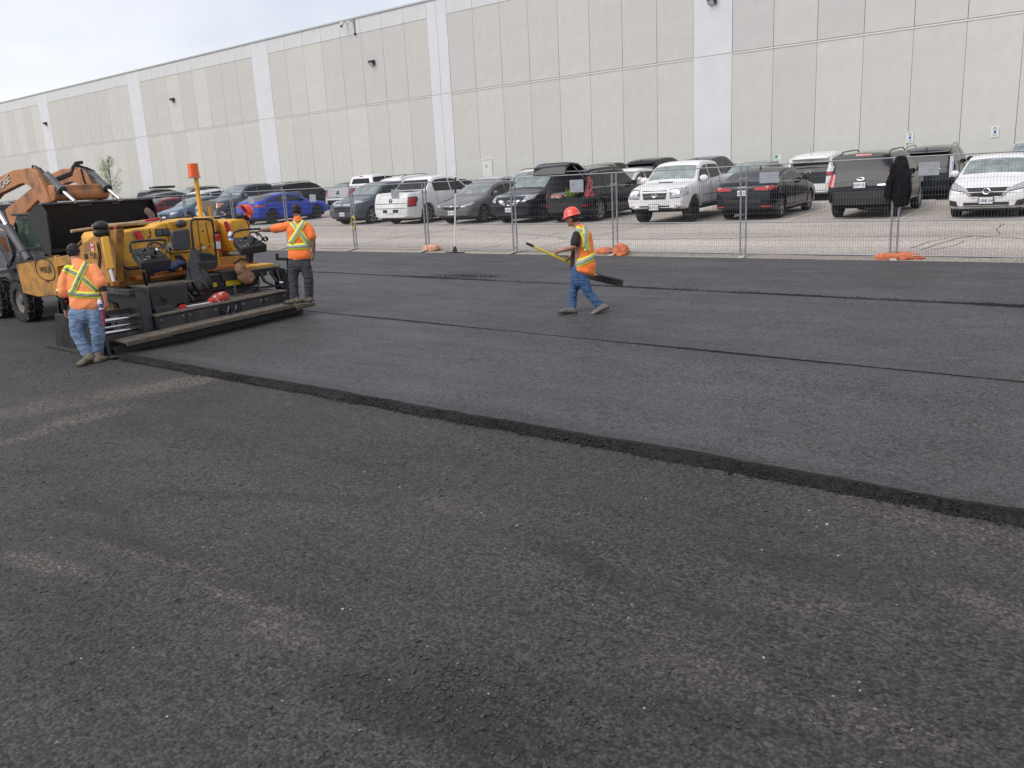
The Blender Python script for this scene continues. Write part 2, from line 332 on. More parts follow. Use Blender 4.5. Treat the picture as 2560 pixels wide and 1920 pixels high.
# fresh mats, with a thick crumbly near edge
def mat_lane(name, y0, y1, dz, m, x0=-60, x1=20, edge_h=0.0, seedv=0.0):
    ys = sorted(set([y0, y1] + [y for y in (7, 8.5, 10, 12, 14, 16) if y0 < y < y1])); mb = MB(); n = len(ys)
    xs = list(np.concatenate([np.arange(x0, -20, 1.0), np.arange(-20, 2, .12), np.arange(2, x1 + 1, 1.0)])); xs = [x for x in xs if x >= x0 - .01]
    def w(x): return (0 if seedv == 0 else (-9.98 + 9.24 - .029 * x if seedv == 4 else -13.85 + 12.98 - .025 * x)) + .018 * noise.noise(Vector((x * 2.3, seedv, 0))) + .012 * noise.noise(Vector((x * 9, seedv, 0))) + .03 * noise.noise(Vector((x * .45, seedv, 0)))
    vs = [(x, y + (w(x) if j == 0 else 0), tz(y + (w(x) if j == 0 else 0)) + dz) for x in xs for j, y in enumerate(ys)]
    mb.add(vs, [(i * n + j, (i + 1) * n + j, (i + 1) * n + j + 1, i * n + j + 1) for i in range(len(xs) - 1) for j in range(n - 1)])
    return mb.build(name, m, None, smooth=True, world=False), w
lane1, w1 = mat_lane('asphalt_mat', 6.0, 10.0, .062, M_NEW, x0=-13.2); tag(lane1, 'freshly laid asphalt lane behind the paving machine', kind='structure')
lane2, w2 = mat_lane('asphalt_mat_middle', 9.98, 14.02, .068, M_NEW, seedv=4); tag(lane2, 'middle lane of smooth fresh asphalt', kind='structure')
lane3, w3_ = mat_lane('asphalt_mat_far', 13.85, 16.86, .075, M_NEW3, seedv=9); tag(lane3, 'far lane of fresh asphalt beside the gravel strip', kind='structure')
def crumble(name, fn, x0, x1, dx, nstone, label, spread, parent):
    mb = MB(); xs = np.arange(x0, x1, dx)
    prof = [(-.075, -.008), (-.062, .010), (-.048, .026), (-.034, .042), (-.016, .056), (.004, .066), (.026, .0665), (.06, .0625)]
    def P(x, k):
        dy, dz = prof[k]; f = fn(x); a = noise.noise(Vector((x * 14, k * 1.7, 0))) * .005 + noise.noise(Vector((x * 60, k * 3.7, 2))) * .004
        return (x, 6.0 + f + dy * (1 + .7 * noise.noise(Vector((x * 1.1, 5, 1))) + .35 * noise.noise(Vector((x * 5, 5, 1)))), -2.31 + dz + (a if 0 < k < 7 else 0))
    n = len(prof); vs = [P(x, k) for x in xs for k in range(n)]
    mb.add(vs, [(i * n + k, (i + 1) * n + k, (i + 1) * n + k + 1, i * n + k + 1) for i in range(len(xs) - 1) for k in range(n - 1)])
    return mb.build(name, M_EDGE, parent, smooth=False, world=False)
crumble('mat_edge', w1, -13.2, 6, .022, 0, '', 0, lane1)
def ridge(name, y, fn, h, wid, x0, x1, parent, seed):
    mb = MB(); xs = np.arange(x0, x1, .05); n = 5
    vs = []
    for x in xs:
        a = max(0.12, .55 + .9 * noise.noise(Vector((x * .35, seed, 0))) + .3 * noise.noise(Vector((x * 3, seed, 0))))
        for k in range(n):
            q = (k - 2) / 2; vs.append((x, y + fn(x) + q * wid * a, tz(y + fn(x)) + .066 + h * a * (1 - abs(q)) + (.004 * noise.noise(Vector((x * 30, k, seed))) if abs(q) < 1 else -.004)))
    mb.add(vs, [(i * n + k, (i + 1) * n + k, (i + 1) * n + k + 1, i * n + k + 1) for i in range(len(xs) - 1) for k in range(n - 1)])
    return mb.build(name, M_EDGE, parent, world=False)
ridge('lane_joint', 9.98, w2, .012, .028, -13.5, 6, lane2, 3)
ridge('lane_joint', 13.85, w3_, .03, .085, -24, 6, lane3, 8)
mb = MB(); P_ = [(ong(u, v, .075)) for u, v in ((1190, 658), (1530, 669), (1900, 682), (2200, 692), (2560, 705))]; L_ = []
for a, b in zip(P_[:-1], P_[1:]):
    for k in range(12):
        if (k + int(a.x)) % 5 == 0: continue
        q, r_ = a.lerp(b, k / 12), a.lerp(b, (k + 1) / 12); mb.add([(q.x, q.y - .006, tz(q.y) + .0785), (r_.x, r_.y - .006, tz(r_.y) + .0785), (r_.x, r_.y + .006, tz(r_.y) + .0785), (q.x, q.y + .006, tz(q.y) + .0785)], [(0, 1, 2, 3)])
mb.build('chalk_line', mat('chalk', (.20, .20, .20), rough=.9), lane3, world=False)
# loose asphalt crumbs and pebbles
def scatter(name, m, label, pts_, r0, r1, flat=.6):
    ico = [(0, 0, 1), (.89, 0, .45), (.28, .85, .45), (-.72, .53, .45), (-.72, -.53, .45), (.28, -.85, .45), (.72, .53, -.45), (-.28, .85, -.45), (-.89, 0, -.45), (-.28, -.85, -.45), (.72, -.53, -.45), (0, 0, -1)]
    fc = [(0, 1, 2), (0, 2, 3), (0, 3, 4), (0, 4, 5), (0, 5, 1), (1, 6, 2), (2, 7, 3), (3, 8, 4), (4, 9, 5), (5, 10, 1), (6, 7, 2), (7, 8, 3), (8, 9, 4), (9, 10, 5), (10, 6, 1), (11, 7, 6), (11, 8, 7), (11, 9, 8), (11, 10, 9), (11, 6, 10)]
    ico = np.array(ico); V = []; Fc = []; rnd = np.random.RandomState(11)
    for i, (x, y, z) in enumerate(pts_):
        r = r0 + (r1 - r0) * rnd.rand() ** 2.2; a = rnd.rand() * 6.28; sx, sy, szz = r * (.7 + .7 * rnd.rand()), r * (.7 + .6 * rnd.rand()), r * flat
        jj = ico * (1 + .28 * rnd.randn(12, 1)); q = jj * [sx, sy, szz]; ca, sa = math.cos(a), math.sin(a)
        V.append(np.stack([x + q[:, 0] * ca - q[:, 1] * sa, y + q[:, 0] * sa + q[:, 1] * ca, z + q[:, 2] + szz * .25], 1)); Fc += [(f[0] + 12 * i, f[1] + 12 * i, f[2] + 12 * i) for f in fc]
    V = np.concatenate(V); me = bpy.data.meshes.new(name); me.from_pydata(V.tolist(), [], Fc)
    o = mesh_obj(name, me, m); tag(o, label, kind='stuff'); return o
rnd = np.random.RandomState(5); P_ = []
for _ in range(9000):       # crumbs on the old surface, denser where the photograph shows coarse spots
    x, y = rnd.uniform(-14, 1.5), rnd.uniform(1.2, 5.85)
    d = noise.noise(Vector((x * .9, y * .9, 4))) + .5 * noise.noise(Vector((x * 3, y * 3, 1)))
    if d > rnd.uniform(-.25, .75): P_.append((x, y, -2.31))
for (u, v, s, k) in [(1230, 1760, .28, 300), (1300, 1720, .35, 350), (1560, 1680, .3, 160), (1100, 1660, .25, 160), (950, 1740, .25, 200), (1320, 1870, .3, 200), (2220, 1840, .3, 150), (800, 1890, .4, 160), (620, 1690, .2, 80), (1250, 1110, .5, 70), (60, 1540, .4, 120), (1500, 1290, .5, 60), (2200, 1790, .5, 200), (1050, 1850, .3, 200), (1500, 1800, .5, 250)]:
    c = ong(u, v)
    for _ in range(k): P_.append((c.x + rnd.randn() * s, c.y + rnd.randn() * s * .5, -2.31))
scatter('loose_asphalt_stones', mat('crumb_asphalt', (0.028, 0.028, 0.030), rough=.55, noise_amt=.6, noise_scale=30), 'scattered dark asphalt crumbs on the rough foreground surface', P_, .003, .014)
P_ = []
for _ in range(5200):
    x = rnd.uniform(-13, 2.0); P_.append((x, 5.935 + w1(x) - abs(rnd.randn()) * .022 * (1 + 2.5 * max(0, noise.noise(Vector((x * 1.7, 0, 3))))) + .01 * rnd.randn(), -2.31 + rnd.uniform(0, .012)))
for _ in range(2600):
    x = rnd.uniform(-13, 2.0); t = rnd.rand(); P_.append((x, 5.935 + w1(x) + t * .06, -2.30 + t * .06))
scatter('edge_crumbs', mat('hot_crumb', (0.013, 0.013, 0.014), spec=.35, rough=.6, noise_amt=.5, noise_scale=30), 'black crumbs of hot asphalt spilled along the thick lane edge', P_, .003, .011, .8)
P_ = [tuple(ong(u, v)) for (u, v) in [(1142, 1775), (1395, 1680), (1700, 1665), (210, 1495), (2022, 1277), (1735, 1440), (650, 1835), (2080, 1700), (1230, 1610), (460, 1780)]]
scatter('pale_pebbles', mat('pale_pebble', (0.42, 0.40, 0.35), rough=.8), 'few pale pebbles lying on the dark foreground asphalt', P_ + [(rnd.uniform(-8, 0), rnd.uniform(1.5, 5.5), -2.31) for _ in range(60)], .003, .009)
P_ = []
for _ in range(900):
    c = ong(1170, 690, .08); x, y = c.x + rnd.randn() * .5, c.y + rnd.randn() * .12; P_.append((x, y, tz(y) + .08))
for _ in range(900):
    x = rnd.uniform(-14, 1); y = 13.03 - .023 * x + rnd.randn() * .04; P_.append((x, y, tz(y) + .082))
scatter('joint_crumbs', mat('hot_crumb', (.01, .01, .01)), 'rough black crumbs along the joint of the far lane', P_, .004, .011)
P_ = []
for _ in range(5000):
    x = rnd.uniform(-26, 1.5); y = rnd.uniform(16.75, 18.1); P_.append((x, y, tz(y) + .01))
scatter('grit_stones', mat('grit_stone', (0.36, 0.33, 0.28), rough=.9, noise_amt=.4, noise_scale=20), 'loose pale grit stones along the fence line', P_, .006, .022)

gravel = terr_sheet('gravel_strip', -90, 25, [16.7, 17.4, 18.6], .012, M_GRAVEL, nx=60); tag(gravel, 'pale gravel strip under the temporary fence')
lot = terr_sheet('parking_lot', -190, 40, [17.75, 20, 22.5, 28, 45.0], .02, M_LOT, nx=400, wob0=.12); tag(lot, 'weathered tan grey parking lot asphalt')
M_LINE = mat('worn_stall_paint', (0.62, 0.56, 0.38), rough=.8, color2=(0.33, 0.30, 0.26), noise_scale=9, mask=(.5, .62))
for k in range(22):
    x = -2.75 - 3.0 * k
    for (ya, yb) in ((22.85, 28.2), (30.0, 35.2)):
        mb = MB(); xo = x - (.35 if ya < 25 else 0); sl = -.07; n_ = 6
        mb.grid(lambda a, b: Vector((xo + sl * (ya + (yb - ya) * a - 23) + (b - .5) * .11, ya + (yb - ya) * a, tz(ya + (yb - ya) * a) + .0245)), n_, 1)
        mb.build('painted_line', M_LINE, lot, world=False)
M_CRACK = mat('crack_dark', (0.045, 0.042, 0.04), rough=.9)
def crack(pix, w=.012, j=.05):
    mb = MB(); P = []
    for a, b in zip(pix[:-1], pix[1:]):
        pa, pb = ong(*a), ong(*b); n_ = max(2, int((pb - pa).length / .25))
        for i in range(n_): P.append(pa.lerp(pb, i / n_) + Vector((random.uniform(-j, j) * .4, random.uniform(-j, j), 0)))
    P.append(ong(*pix[-1])); L = []
    for i, p in enumerate(P):
        t = (P[min(i + 1, len(P) - 1)] - P[max(0, i - 1)]).normalized(); nn = Vector((-t.y, t.x, 0)); ww = w * random.uniform(.5, 1.3)
        for q in (p - nn * ww, p + nn * ww): L.append((q.x, q.y, tz(q.y) + .0245))
    mb.add(L, [(2 * i, 2 * i + 1, 2 * i + 3, 2 * i + 2) for i in range(len(P) - 1)]); mb.build('crack', M_CRACK, lot, world=False)
crack([(880, 618), (1020, 590), (1150, 575), (1260, 582), (1420, 598)]); crack([(1290, 635), (1400, 610), (1500, 590), (1620, 565)])
crack([(1400, 600), (1800, 599), (2020, 592), (2240, 593), (2420, 592), (2560, 600)], .014); crack([(2300, 628), (2360, 608), (2400, 598), (2440, 592)], .014); crack([(2280, 622), (2330, 605), (2370, 598)], .012)
crack([(2440, 600), (2500, 590), (2490, 575), (2510, 562)], .012); crack([(2330, 628), (2390, 615), (2410, 605)], .01)
crack([(640, 612), (780, 590), (1000, 585)], .012); crack([(640, 625), (900, 612), (1180, 570)], .01); crack([(1180, 628), (1330, 600), (1400, 585)], .01)
grass = terr_sheet('grass_verge', -190, 10, [45.0, 45.25, 47.3], .03, mat('verge_grass', (0.06, 0.10, 0.03), rough=.9, noise_amt=.5, noise_scale=6, bump=.02, bump_scale=30), nx=1); tag(grass, 'thin strip of green verge below the warehouse wall', kind='stuff')
kb = MB()
kb.box((-190, 44.85, tz(45) - .1), (10, 45.02, tz(45) + .12)); tag(kb.build('kerb', mat('kerb_concrete', (0.42, 0.41, 0.39), rough=.85, noise_amt=.2), None, bevel=.02), 'low concrete kerb before the grass verge', kind='structure')

# ------------------------------------------------------------------ warehouse wall
WY = 47.54
whs = thing('warehouse', (-45, WY, -.62), 'long pale precast concrete warehouse with tall wall panels behind the parking lot', 'building')
M_BEIGE = []
for i, k in enumerate((1.0, .965, 1.03, .94)):
    M_BEIGE.append(mat('exposed_aggregate_panel_%s' % ('warm', 'plain', 'pale', 'grey')[i], (0.545 * k, 0.54 * k, (0.512 + .02 * (i == 3)) * k), rough=.9, noise_amt=.045, noise_scale=1.3, bump=.010, bump_scale=14, detail=8, spec=.25))
M_LIGHTP = mat('smooth_light_panel', (0.62, 0.632, 0.66), rough=.75, noise_amt=.05, noise_scale=.7, bump=.003, bump_scale=20, spec=.3)
M_BAND = mat('smooth_parapet_panel', (0.595, 0.605, 0.61), rough=.8, noise_amt=.06, noise_scale=.4, spec=.3)
M_JOINT = mat('panel_joint_grey', (0.16, 0.16, 0.16), rough=.9)
M_LEDGE = mat('pale_ledge', (0.66, 0.66, 0.63), rough=.8)
cols = []     # (x0, x1, pilaster?)
def bay(xr, xl, n):
    w = (xr - xl) / n
    for i in range(n): cols.append((xr - w * (i + 1), xr - w * i, False))
bay(-2.6, -21.72, 8); cols.append((-24.12, -21.72, True)); bay(-24.12, -43.26, 8); cols.append((-44.25, -43.26, True)); cols.append((-45.22, -44.25, True))
bay(-45.22, -64.25, 8); cols.append((-66.67, -64.25, True)); bay(-66.67, -86.0, 8); cols.append((-88.45, -86.0, True)); bay(-88.45, -107.4, 8); cols.append((-109.8, -107.4, True)); bay(-109.8, -128.9, 8); cols.append((-131.3, -128.9, True)); bay(-131.3, -150.5, 8)
cols.append((-2.6, -.2, True)); bay(18.9, -.2, 8)
MB().box((-151, WY + .06, -.70), (19, WY + .5, 12.7)).build('joint_backing', M_JOINT, whs)
MB().box((-151, WY - .05, -.95), (19, WY + .04, -.60)).build('foundation', mat('foundation_grey', (0.22, 0.22, 0.22), rough=.9, noise_amt=.2, noise_scale=1.0), whs)
MB().box((-151.2, WY - .08, 12.80), (19.2, WY + .6, 12.92)).build('coping', mat('coping_metal', (0.42, 0.43, 0.44), rough=.5, metal=.3), whs)
rw = random.Random(4); g = .008
cache = {}
def panel(x0, x1, z0, z1, m, y=0.0, name='wall_panel'):
    key = (round(x1 - x0, 3), round(z1 - z0, 3), m.name, y)
    if key not in cache:
        b = MB().box((g, y, g), (x1 - x0 - g, .08, z1 - z0 - g)); o = b.build(name, m, whs, world=False, bevel=.012, seg=1); cache[key] = o
    else:
        o = cache[key].copy(); col.objects.link(o)
    o.location = Vector((x0, WY, z0)) - Vector(whs.location); return o
for (x0, x1, pil) in cols:
    if pil:
        panel(x0, x1, -.60, 6.40, M_LIGHTP, -.015); panel(x0, x1, 6.40, 12.80, M_LIGHTP, -.015)
    else:
        panel(x0, x1, -.60, 6.36, M_BEIGE[rw.choice((0, 0, 1, 2, 0, 3))]); panel(x0, x1, 6.42, 11.68, M_BEIGE[rw.choice((0, 1, 1, 2, 3, 3))]); panel(x0, x1, 11.68, 12.80, M_BAND, -.012)
for (x0, x1, pil) in cols:
    if not pil: MB().box((x0, WY - .03, 6.325), (x1, WY + .05, 6.40)).build('ledge', M_LEDGE, whs)
# door
dt = MB(); dx0, dx1, dz0, dz1 = -40.80, -39.84, -.55, 1.56
dt.box((dx0 - .07, WY - .05, dz0), (dx0, WY + .02, dz1 + .07)).box((dx1, WY - .05, dz0), (dx1 + .07, WY + .02, dz1 + .07)).box((dx0, WY - .05, dz1), (dx1, WY + .02, dz1 + .07))
M_DOOR = mat('door_paint', (0.62, 0.615, 0.59), rough=.55, noise_amt=.04)
dfr = dt.build('door_frame', M_DOOR, whs)
dr = MB().box((dx0 + .012, WY - .02, dz0), (dx1 - .012, WY + .03, dz1 - .012)).build('door', M_DOOR, whs)
MB().box((dx0 + .38, WY - .026, 1.02), (dx0 + .58, WY - .0205, 1.20)).build('door_notice', mat('notice_grey', (0.35, 0.37, 0.4), rough=.5), dr)
MB().tube([(dx0 + .1, WY - .06, .45), (dx0 + .22, WY - .06, .45)], .015).build('door_handle', M_CHROME, dr)
# wall packs, camera, conduit
M_FIX = mat('fixture_bronze', (0.035, 0.035, 0.04), rough=.5)
for (x, z, lab) in [(-51.19, 9.39, 'dark wall pack light high on the grey tinted panel near the roof camera'), (-80.1, 9.39, 'dark wall pack light between the two left pilasters'), (-108.5, 9.39, 'small far wall pack light at the left end of the warehouse'), (-22.9, 9.3, 'dark wall pack light at the top of the wide white pilaster')]:
    t = thing('wall_light', (x, WY - .1, z), lab, 'wall light', 'wall pack lights on the warehouse')
    MB().prism([(x - .23, WY - .02, z - .19), (x - .23, WY - .12, z - .19), (x - .23, WY - .36, z + .02), (x - .23, WY - .36, z + .15), (x - .23, WY - .02, z + .19)], (.46, 0, 0)).build('housing', M_FIX, t, bevel=.02)
    MB().prism([(x - .16, WY - .13, z - .193), (x - .16, WY - .34, z - .01), (x - .16, WY - .35, z - .02), (x - .16, WY - .14, z - .205)], (.32, 0, 0)).build('lens', mat('fixture_lens', (0.6, .62, .65), rough=.2), t)
t = thing('security_camera', (-53.6, WY - .1, 12.6), 'small white dome security cameras at the roof edge', 'camera')
MB().box((-53.9, WY - .5, 12.62), (-53.8, WY - .02, 12.7)).box((-53.2, WY - .4, 12.62), (-53.1, WY - .02, 12.7)).build('bracket', M_LEDGE, t)
MB().sphere((-53.85, WY - .5, 12.5), .17).sphere((-53.2, WY - .42, 12.5), .12).build('dome', M_LEDGE, t, smooth=True)
MB().sphere((-53.87, WY - .52, 12.36), .11).build('lens', M_FIX, t, smooth=True)
t = MB().tube([(-52.9, WY - .06, 12.78), (-52.9, WY - .06, 11.75)], .03).sphere((-52.9, WY - .08, 11.7), .1).build('conduit', M_FIX, None); tag(t, 'short vertical conduit hanging from the roof edge by the camera', 'conduit')
# signs on the wall
M_SIGN = mat('sign_white', (0.68, 0.70, 0.72), rough=.4)
M_SB = mat('sign_black', (0.03, 0.03, 0.035), rough=.5); M_SBLUE = mat('sign_blue', (0.03, 0.10, 0.35), rough=.5); M_SG = mat('sign_green', (0.03, 0.28, 0.19), rough=.5)
for (x, z, lab) in [(-12.05, 1.12, 'accessible parking permit sign on the wall behind the grey crossover'), (-8.24, 1.12, 'accessible parking permit sign on the wall above the white sedan')]:
    t = thing('parking_sign', (x, WY - .05, z), lab, 'sign', 'parking signs fixed to the warehouse wall')
    MB().box((x - .165, WY - .035, z - .25), (x + .165, WY - .015, z + .25)).build('sign_plate', M_SIGN, t, bevel=.004)
    m_ = MB(); 
    for k in range(16):
        a = k * math.pi / 8; m_.bar((x + .075 * math.cos(a), WY - .038, z + .14 + .075 * math.sin(a)), (x + .075 * math.cos(a + .4), WY - .038, z + .14 + .075 * math.sin(a + .4)), .006, .018)
    m_.build('symbol_ring', M_SB, t); text_obj('lettering', 'P', .12, M_SB, t, (x, WY - .037, z + .14), (1, 0, 0), (0, 0, 1))
    wb = MB().box((x - .05, WY - .038, z - .07), (x + .06, WY - .0355, z + .04)).build('wheelchair_symbol', M_SBLUE, t)
    text_obj('lettering', 'BY PERMIT\nONLY', .05, M_SB, t, (x, WY - .037, z - .16), (1, 0, 0), (0, 0, 1))
for (x, z0, z1, lab) in [(-18.3, .16, .66, 'green and white reserved parking sign on a post right of the white pilaster'), (-15.45, .2, .68, 'green and white reserved parking sign on a post above the white hatchback')]:
    t = thing('reserved_sign', (x, 46, -.75), lab, 'sign', 'green reserved parking signs on posts')
    MB().box((x - .16, 45.96, z0), (x + .16, 45.98, z1)).build('sign_plate', M_SIGN, t, bevel=.004)
    h = z1 - z0
    MB().box((x - .15, 45.952, z0 + h * .62), (x - .02, 45.9555, z1 - .02)).build('green_panel', M_SG, t)
    text_obj('lettering', 'P', .13, M_SG, t, (x + .07, 45.955, z0 + h * .8), (1, 0, 0), (0, 0, 1))
    text_obj('lettering', 'RESERVED\nPARKING\nONLY', .058, M_SG, t, (x, 45.955, z0 + h * .33), (1, 0, 0), (0, 0, 1))
    MB().tube([(x, 46.0, -.8), (x, 46.0, z1 - .02)], .022, 6).build('post', M_GALV, t)
# sapling
tx, ty = -84.2, 42.0
t = thing('sapling', (tx, ty, tz(ty)), 'young leafy sapling growing beside the warehouse behind the loader arms', 'tree')
tr = random.Random(3); mb = MB(); top = Vector((tx + .1, ty, 4.1)); base = Vector((tx, ty, tz(ty)))
mb.tube([base, base.lerp(top, .35) + Vector((.08, 0, 0)), base.lerp(top, .7), top], [.07, .055, .035, .012], 7)
tips = []
for k in range(30):
    f = .25 + .7 * k / 30; b0 = base.lerp(top, f); a = tr.uniform(0, 6.28); L = (1.25 - .9 * abs(f - .45)) * tr.uniform(.6, 1.15)
    d = Vector((math.cos(a), math.sin(a), tr.uniform(.5, 1.1))).normalized(); mid = b0 + d * L * .5 + Vector((0, 0, .05)); end = b0 + d * L + Vector((0, 0, .2 * L))
    mb.tube([b0, mid, end], [.022, .013, .005], 5); tips += [(mid, .5), (end, 1), (b0.lerp(mid, .7), .4), (mid.lerp(end, .5), .8)]
mb.build('trunk', mat('sapling_bark', (0.12, 0.10, 0.08), rough=.9), t)
mb = MB()
for (p, w_) in tips:
    for _ in range(int(16 * w_)):
        if p.z < .5 and tr.random() < .5: continue
        c = p + Vector((tr.gauss(0, .13), tr.gauss(0, .13), tr.gauss(0, .13))); a = Vector((tr.gauss(0, 1), tr.gauss(0, 1), tr.gauss(0, .6))).normalized() * .06; b = a.cross(Vector((tr.gauss(0, 1), tr.gauss(0, 1), 1))).normalized() * .04
        mb.add([c - a, c - b * .9, c + a, c + b * .9], [(0, 1, 2, 3)])
cr = mb.build('crown', mat('sapling_leaves', (0.16, 0.24, 0.05), rough=.6, noise_amt=.45, noise_scale=1.5), t, recalc=False)

# ================================================================== CARS
def lerp_tab(tab, s):
    return float(np.interp(s, [a for a, _ in tab], [b for _, b in tab]))
def smooth_tab(tab, s, k=.09):
    return (lerp_tab(tab, s - k) + 2 * lerp_tab(tab, s) + lerp_tab(tab, s + k)) / 4
WCACHE = {}
def wheel_meshes(r, w, style):
    key = (round(r, 3), round(w, 3), style)
    if key in WCACHE: return WCACHE[key]
    rr = r * (.66 if style != 'truck' else .60)
    tb = MB(); hw = w / 2
    tb.lathe([(rr * .97, -hw * .55), (rr, -hw * .9), (r * .9, -hw), (r * .975, -hw * .88), (r, -hw * .6), (r, hw * .6), (r * .975, hw * .88), (r * .9, hw), (rr, hw * .9), (rr * .97, hw * .55)], (0, 0, 0), (0, 1, 0), 28)
    to = tb.build('tyre_src', M_RUB, None, smooth=True); me_t = to.data; bpy.data.objects.remove(to)
    rb = MB(); rb.lathe([(rr, hw * .86), (rr * .93, hw * .80), (rr * .90, hw * .3)], (0, 0, 0), (0, 1, 0), 28)
    nsp = {'five': 5, 'six': 6, 'seven': 7, 'ten': 10, 'truck': 6, 'steel': 9}[style]
    for k in range(nsp):
        a = 2 * math.pi * k / nsp
        for off in ((-.13, .13) if style in ('five', 'six') else (0,)):
            c, s_ = math.cos(a + off * 1.0), math.sin(a + off * 1.0); c2, s2 = math.cos(a + off * .2), math.sin(a + off * .2)
            rb.bar((rr * .12 * c2, hw * .72, rr * .12 * s2), (rr * .93 * c, hw * .74, rr * .93 * s_), rr * (.13 if style in ('five', 'six') else .16), .02, up=(0, 1, 0))
    rb.lathe([(.001, hw * .82), (rr * .2, hw * .82), (rr * .22, hw * .7)], (0, 0, 0), (0, 1, 0), 14)
    ro = rb.build('rim_src', M_ALLOY, None, smooth=True); me_r = ro.data; bpy.data.objects.remove(ro)
    db = MB().lathe([(.001, hw * .25), (rr * .93, hw * .25)], (0, 0, 0), (0, 1, 0), 20).lathe([(.001, -hw * .6), (rr * .97, -hw * .6)], (0, 0, 0), (0, 1, 0), 20)
    do = db.build('disc_src', M_DARK, None); me_d = do.data; bpy.data.objects.remove(do)
    WCACHE[key] = (me_t, me_r, me_d); return WCACHE[key]

SPECS = {
 'sedan': dict(L=4.62, W=1.77, H=1.46, r=.325, wb=2.70, fo=.92, top=[(0, .60), (.05, .72), (.45, .84), (1.12, .98), (1.75, 1.32), (2.15, 1.435), (2.6, 1.46), (3.2, 1.42), (3.75, 1.22), (4.1, 1.10), (4.5, 1.08), (4.62, .98)], belt=[(0, .58), (.4, .76), (1.2, .92), (4.0, 1.0), (4.62, .93)], cowl=1.12, roof=2.0, deck=4.0, rroof=3.2, sideA=1.5, sideC=3.85, pill=[2.42, 3.35]),
 'fast': dict(L=4.56, W=1.80, H=1.43, r=.325, wb=2.70, fo=.90, top=[(0, .60), (.05, .72), (.45, .84), (1.15, .99), (1.85, 1.34), (2.3, 1.42), (2.8, 1.43), (3.4, 1.34), (4.0, 1.14), (4.35, 1.10), (4.5, 1.06), (4.56, .98)], belt=[(0, .58), (.4, .76), (1.2, .93), (4.0, 1.03), (4.56, .95)], cowl=1.15, roof=2.1, deck=4.1, rroof=3.1, sideA=1.55, sideC=4.0, pill=[2.5, 3.4]),
 'suv': dict(L=4.44, W=1.81, H=1.73, r=.36, wb=2.62, fo=.87, top=[(0, .80), (.05, .95), (.6, 1.05), (1.1, 1.12), (1.62, 1.58), (1.95, 1.70), (2.4, 1.73), (3.9, 1.70), (4.12, 1.66), (4.39, 1.04), (4.42, .95), (4.44, .80)], belt=[(0, .78), (.5, .98), (1.2, 1.05), (4.2, 1.10), (4.36, 1.06), (4.44, .8)], cowl=1.1, roof=1.85, deck=4.37, rroof=4.12, sideA=1.35, sideC=4.1, pill=[2.35, 3.25], low=.32),
 'cross': dict(L=4.62, W=1.82, H=1.67, r=.35, wb=2.68, fo=.92, top=[(0, .72), (.06, .88), (.6, 1.03), (1.15, 1.12), (1.85, 1.55), (2.25, 1.65), (2.7, 1.67), (3.6, 1.63), (4.15, 1.54), (4.53, 1.06), (4.59, .95), (4.62, .82)], belt=[(0, .70), (.5, .93), (1.2, 1.02), (4.2, 1.16), (4.62, .92)], cowl=1.15, roof=2.1, deck=4.5, rroof=4.12, sideA=1.5, sideC=4.2, pill=[2.5, 3.45]),
 'pickup': dict(L=5.45, W=1.88, H=1.78, r=.39, wb=3.35, fo=.92, top=[(0, .90), (.05, 1.04), (.6, 1.14), (1.15, 1.20), (1.58, 1.60), (1.88, 1.74), (2.2, 1.78), (2.85, 1.76), (3.06, 1.70), (3.14, 1.27), (5.40, 1.27), (5.45, 1.22)], belt=[(0, .88), (.7, 1.09), (1.15, 1.13), (3.1, 1.24), (5.45, 1.24)], cowl=1.12, roof=1.80, deck=3.14, rroof=3.04, sideA=1.32, sideC=2.98, pill=[2.18], taper=.05, bed=(3.2, 5.38), low=.40),
 'bigpickup': dict(L=5.85, W=2.02, H=1.93, r=.42, wb=3.68, fo=.97, top=[(0, .96), (.06, 1.14), (.8, 1.26), (1.5, 1.32), (1.98, 1.76), (2.3, 1.90), (2.7, 1.93), (3.55, 1.92), (3.82, 1.86), (3.92, 1.36), (5.80, 1.36), (5.85, 1.32)], belt=[(0, .94), (.8, 1.18), (1.5, 1.25), (3.7, 1.30), (5.85, 1.33)], cowl=1.5, roof=2.2, deck=3.92, rroof=3.8, sideA=1.7, sideC=3.75, pill=[2.75], taper=.06, bed=(3.98, 5.78), low=.42),
 'ridge': dict(L=5.25, W=1.95, H=1.79, r=.37, wb=3.10, fo=.95, top=[(0, .82), (.06, .98), (.7, 1.10), (1.25, 1.18), (1.75, 1.60), (2.15, 1.75), (2.6, 1.79), (3.3, 1.77), (3.55, 1.68), (4.05, 1.26), (5.15, 1.24), (5.22, 1.22), (5.25, 1.16)], belt=[(0, .8), (.7, 1.04), (1.3, 1.12), (3.5, 1.17), (4.1, 1.22), (5.25, 1.20)], cowl=1.25, roof=2.0, deck=3.95, rroof=3.55, sideA=1.5, sideC=3.55, pill=[2.5]),
 'mini': dict(L=4.74, W=1.87, H=1.77, r=.36, wb=2.85, fo=.98, top=[(0, .72), (.06, .88), (.6, 1.02), (1.1, 1.13), (1.75, 1.62), (2.15, 1.74), (2.6, 1.77), (3.9, 1.74), (4.35, 1.66), (4.66, 1.04), (4.71, .95), (4.74, .80)], belt=[(0, .7), (.5, .92), (1.2, 1.02), (4.3, 1.08), (4.62, 1.05), (4.74, .8)], cowl=1.1, roof=2.0, deck=4.64, rroof=4.35, sideA=1.4, sideC=4.3, pill=[2.45, 3.5]),
}

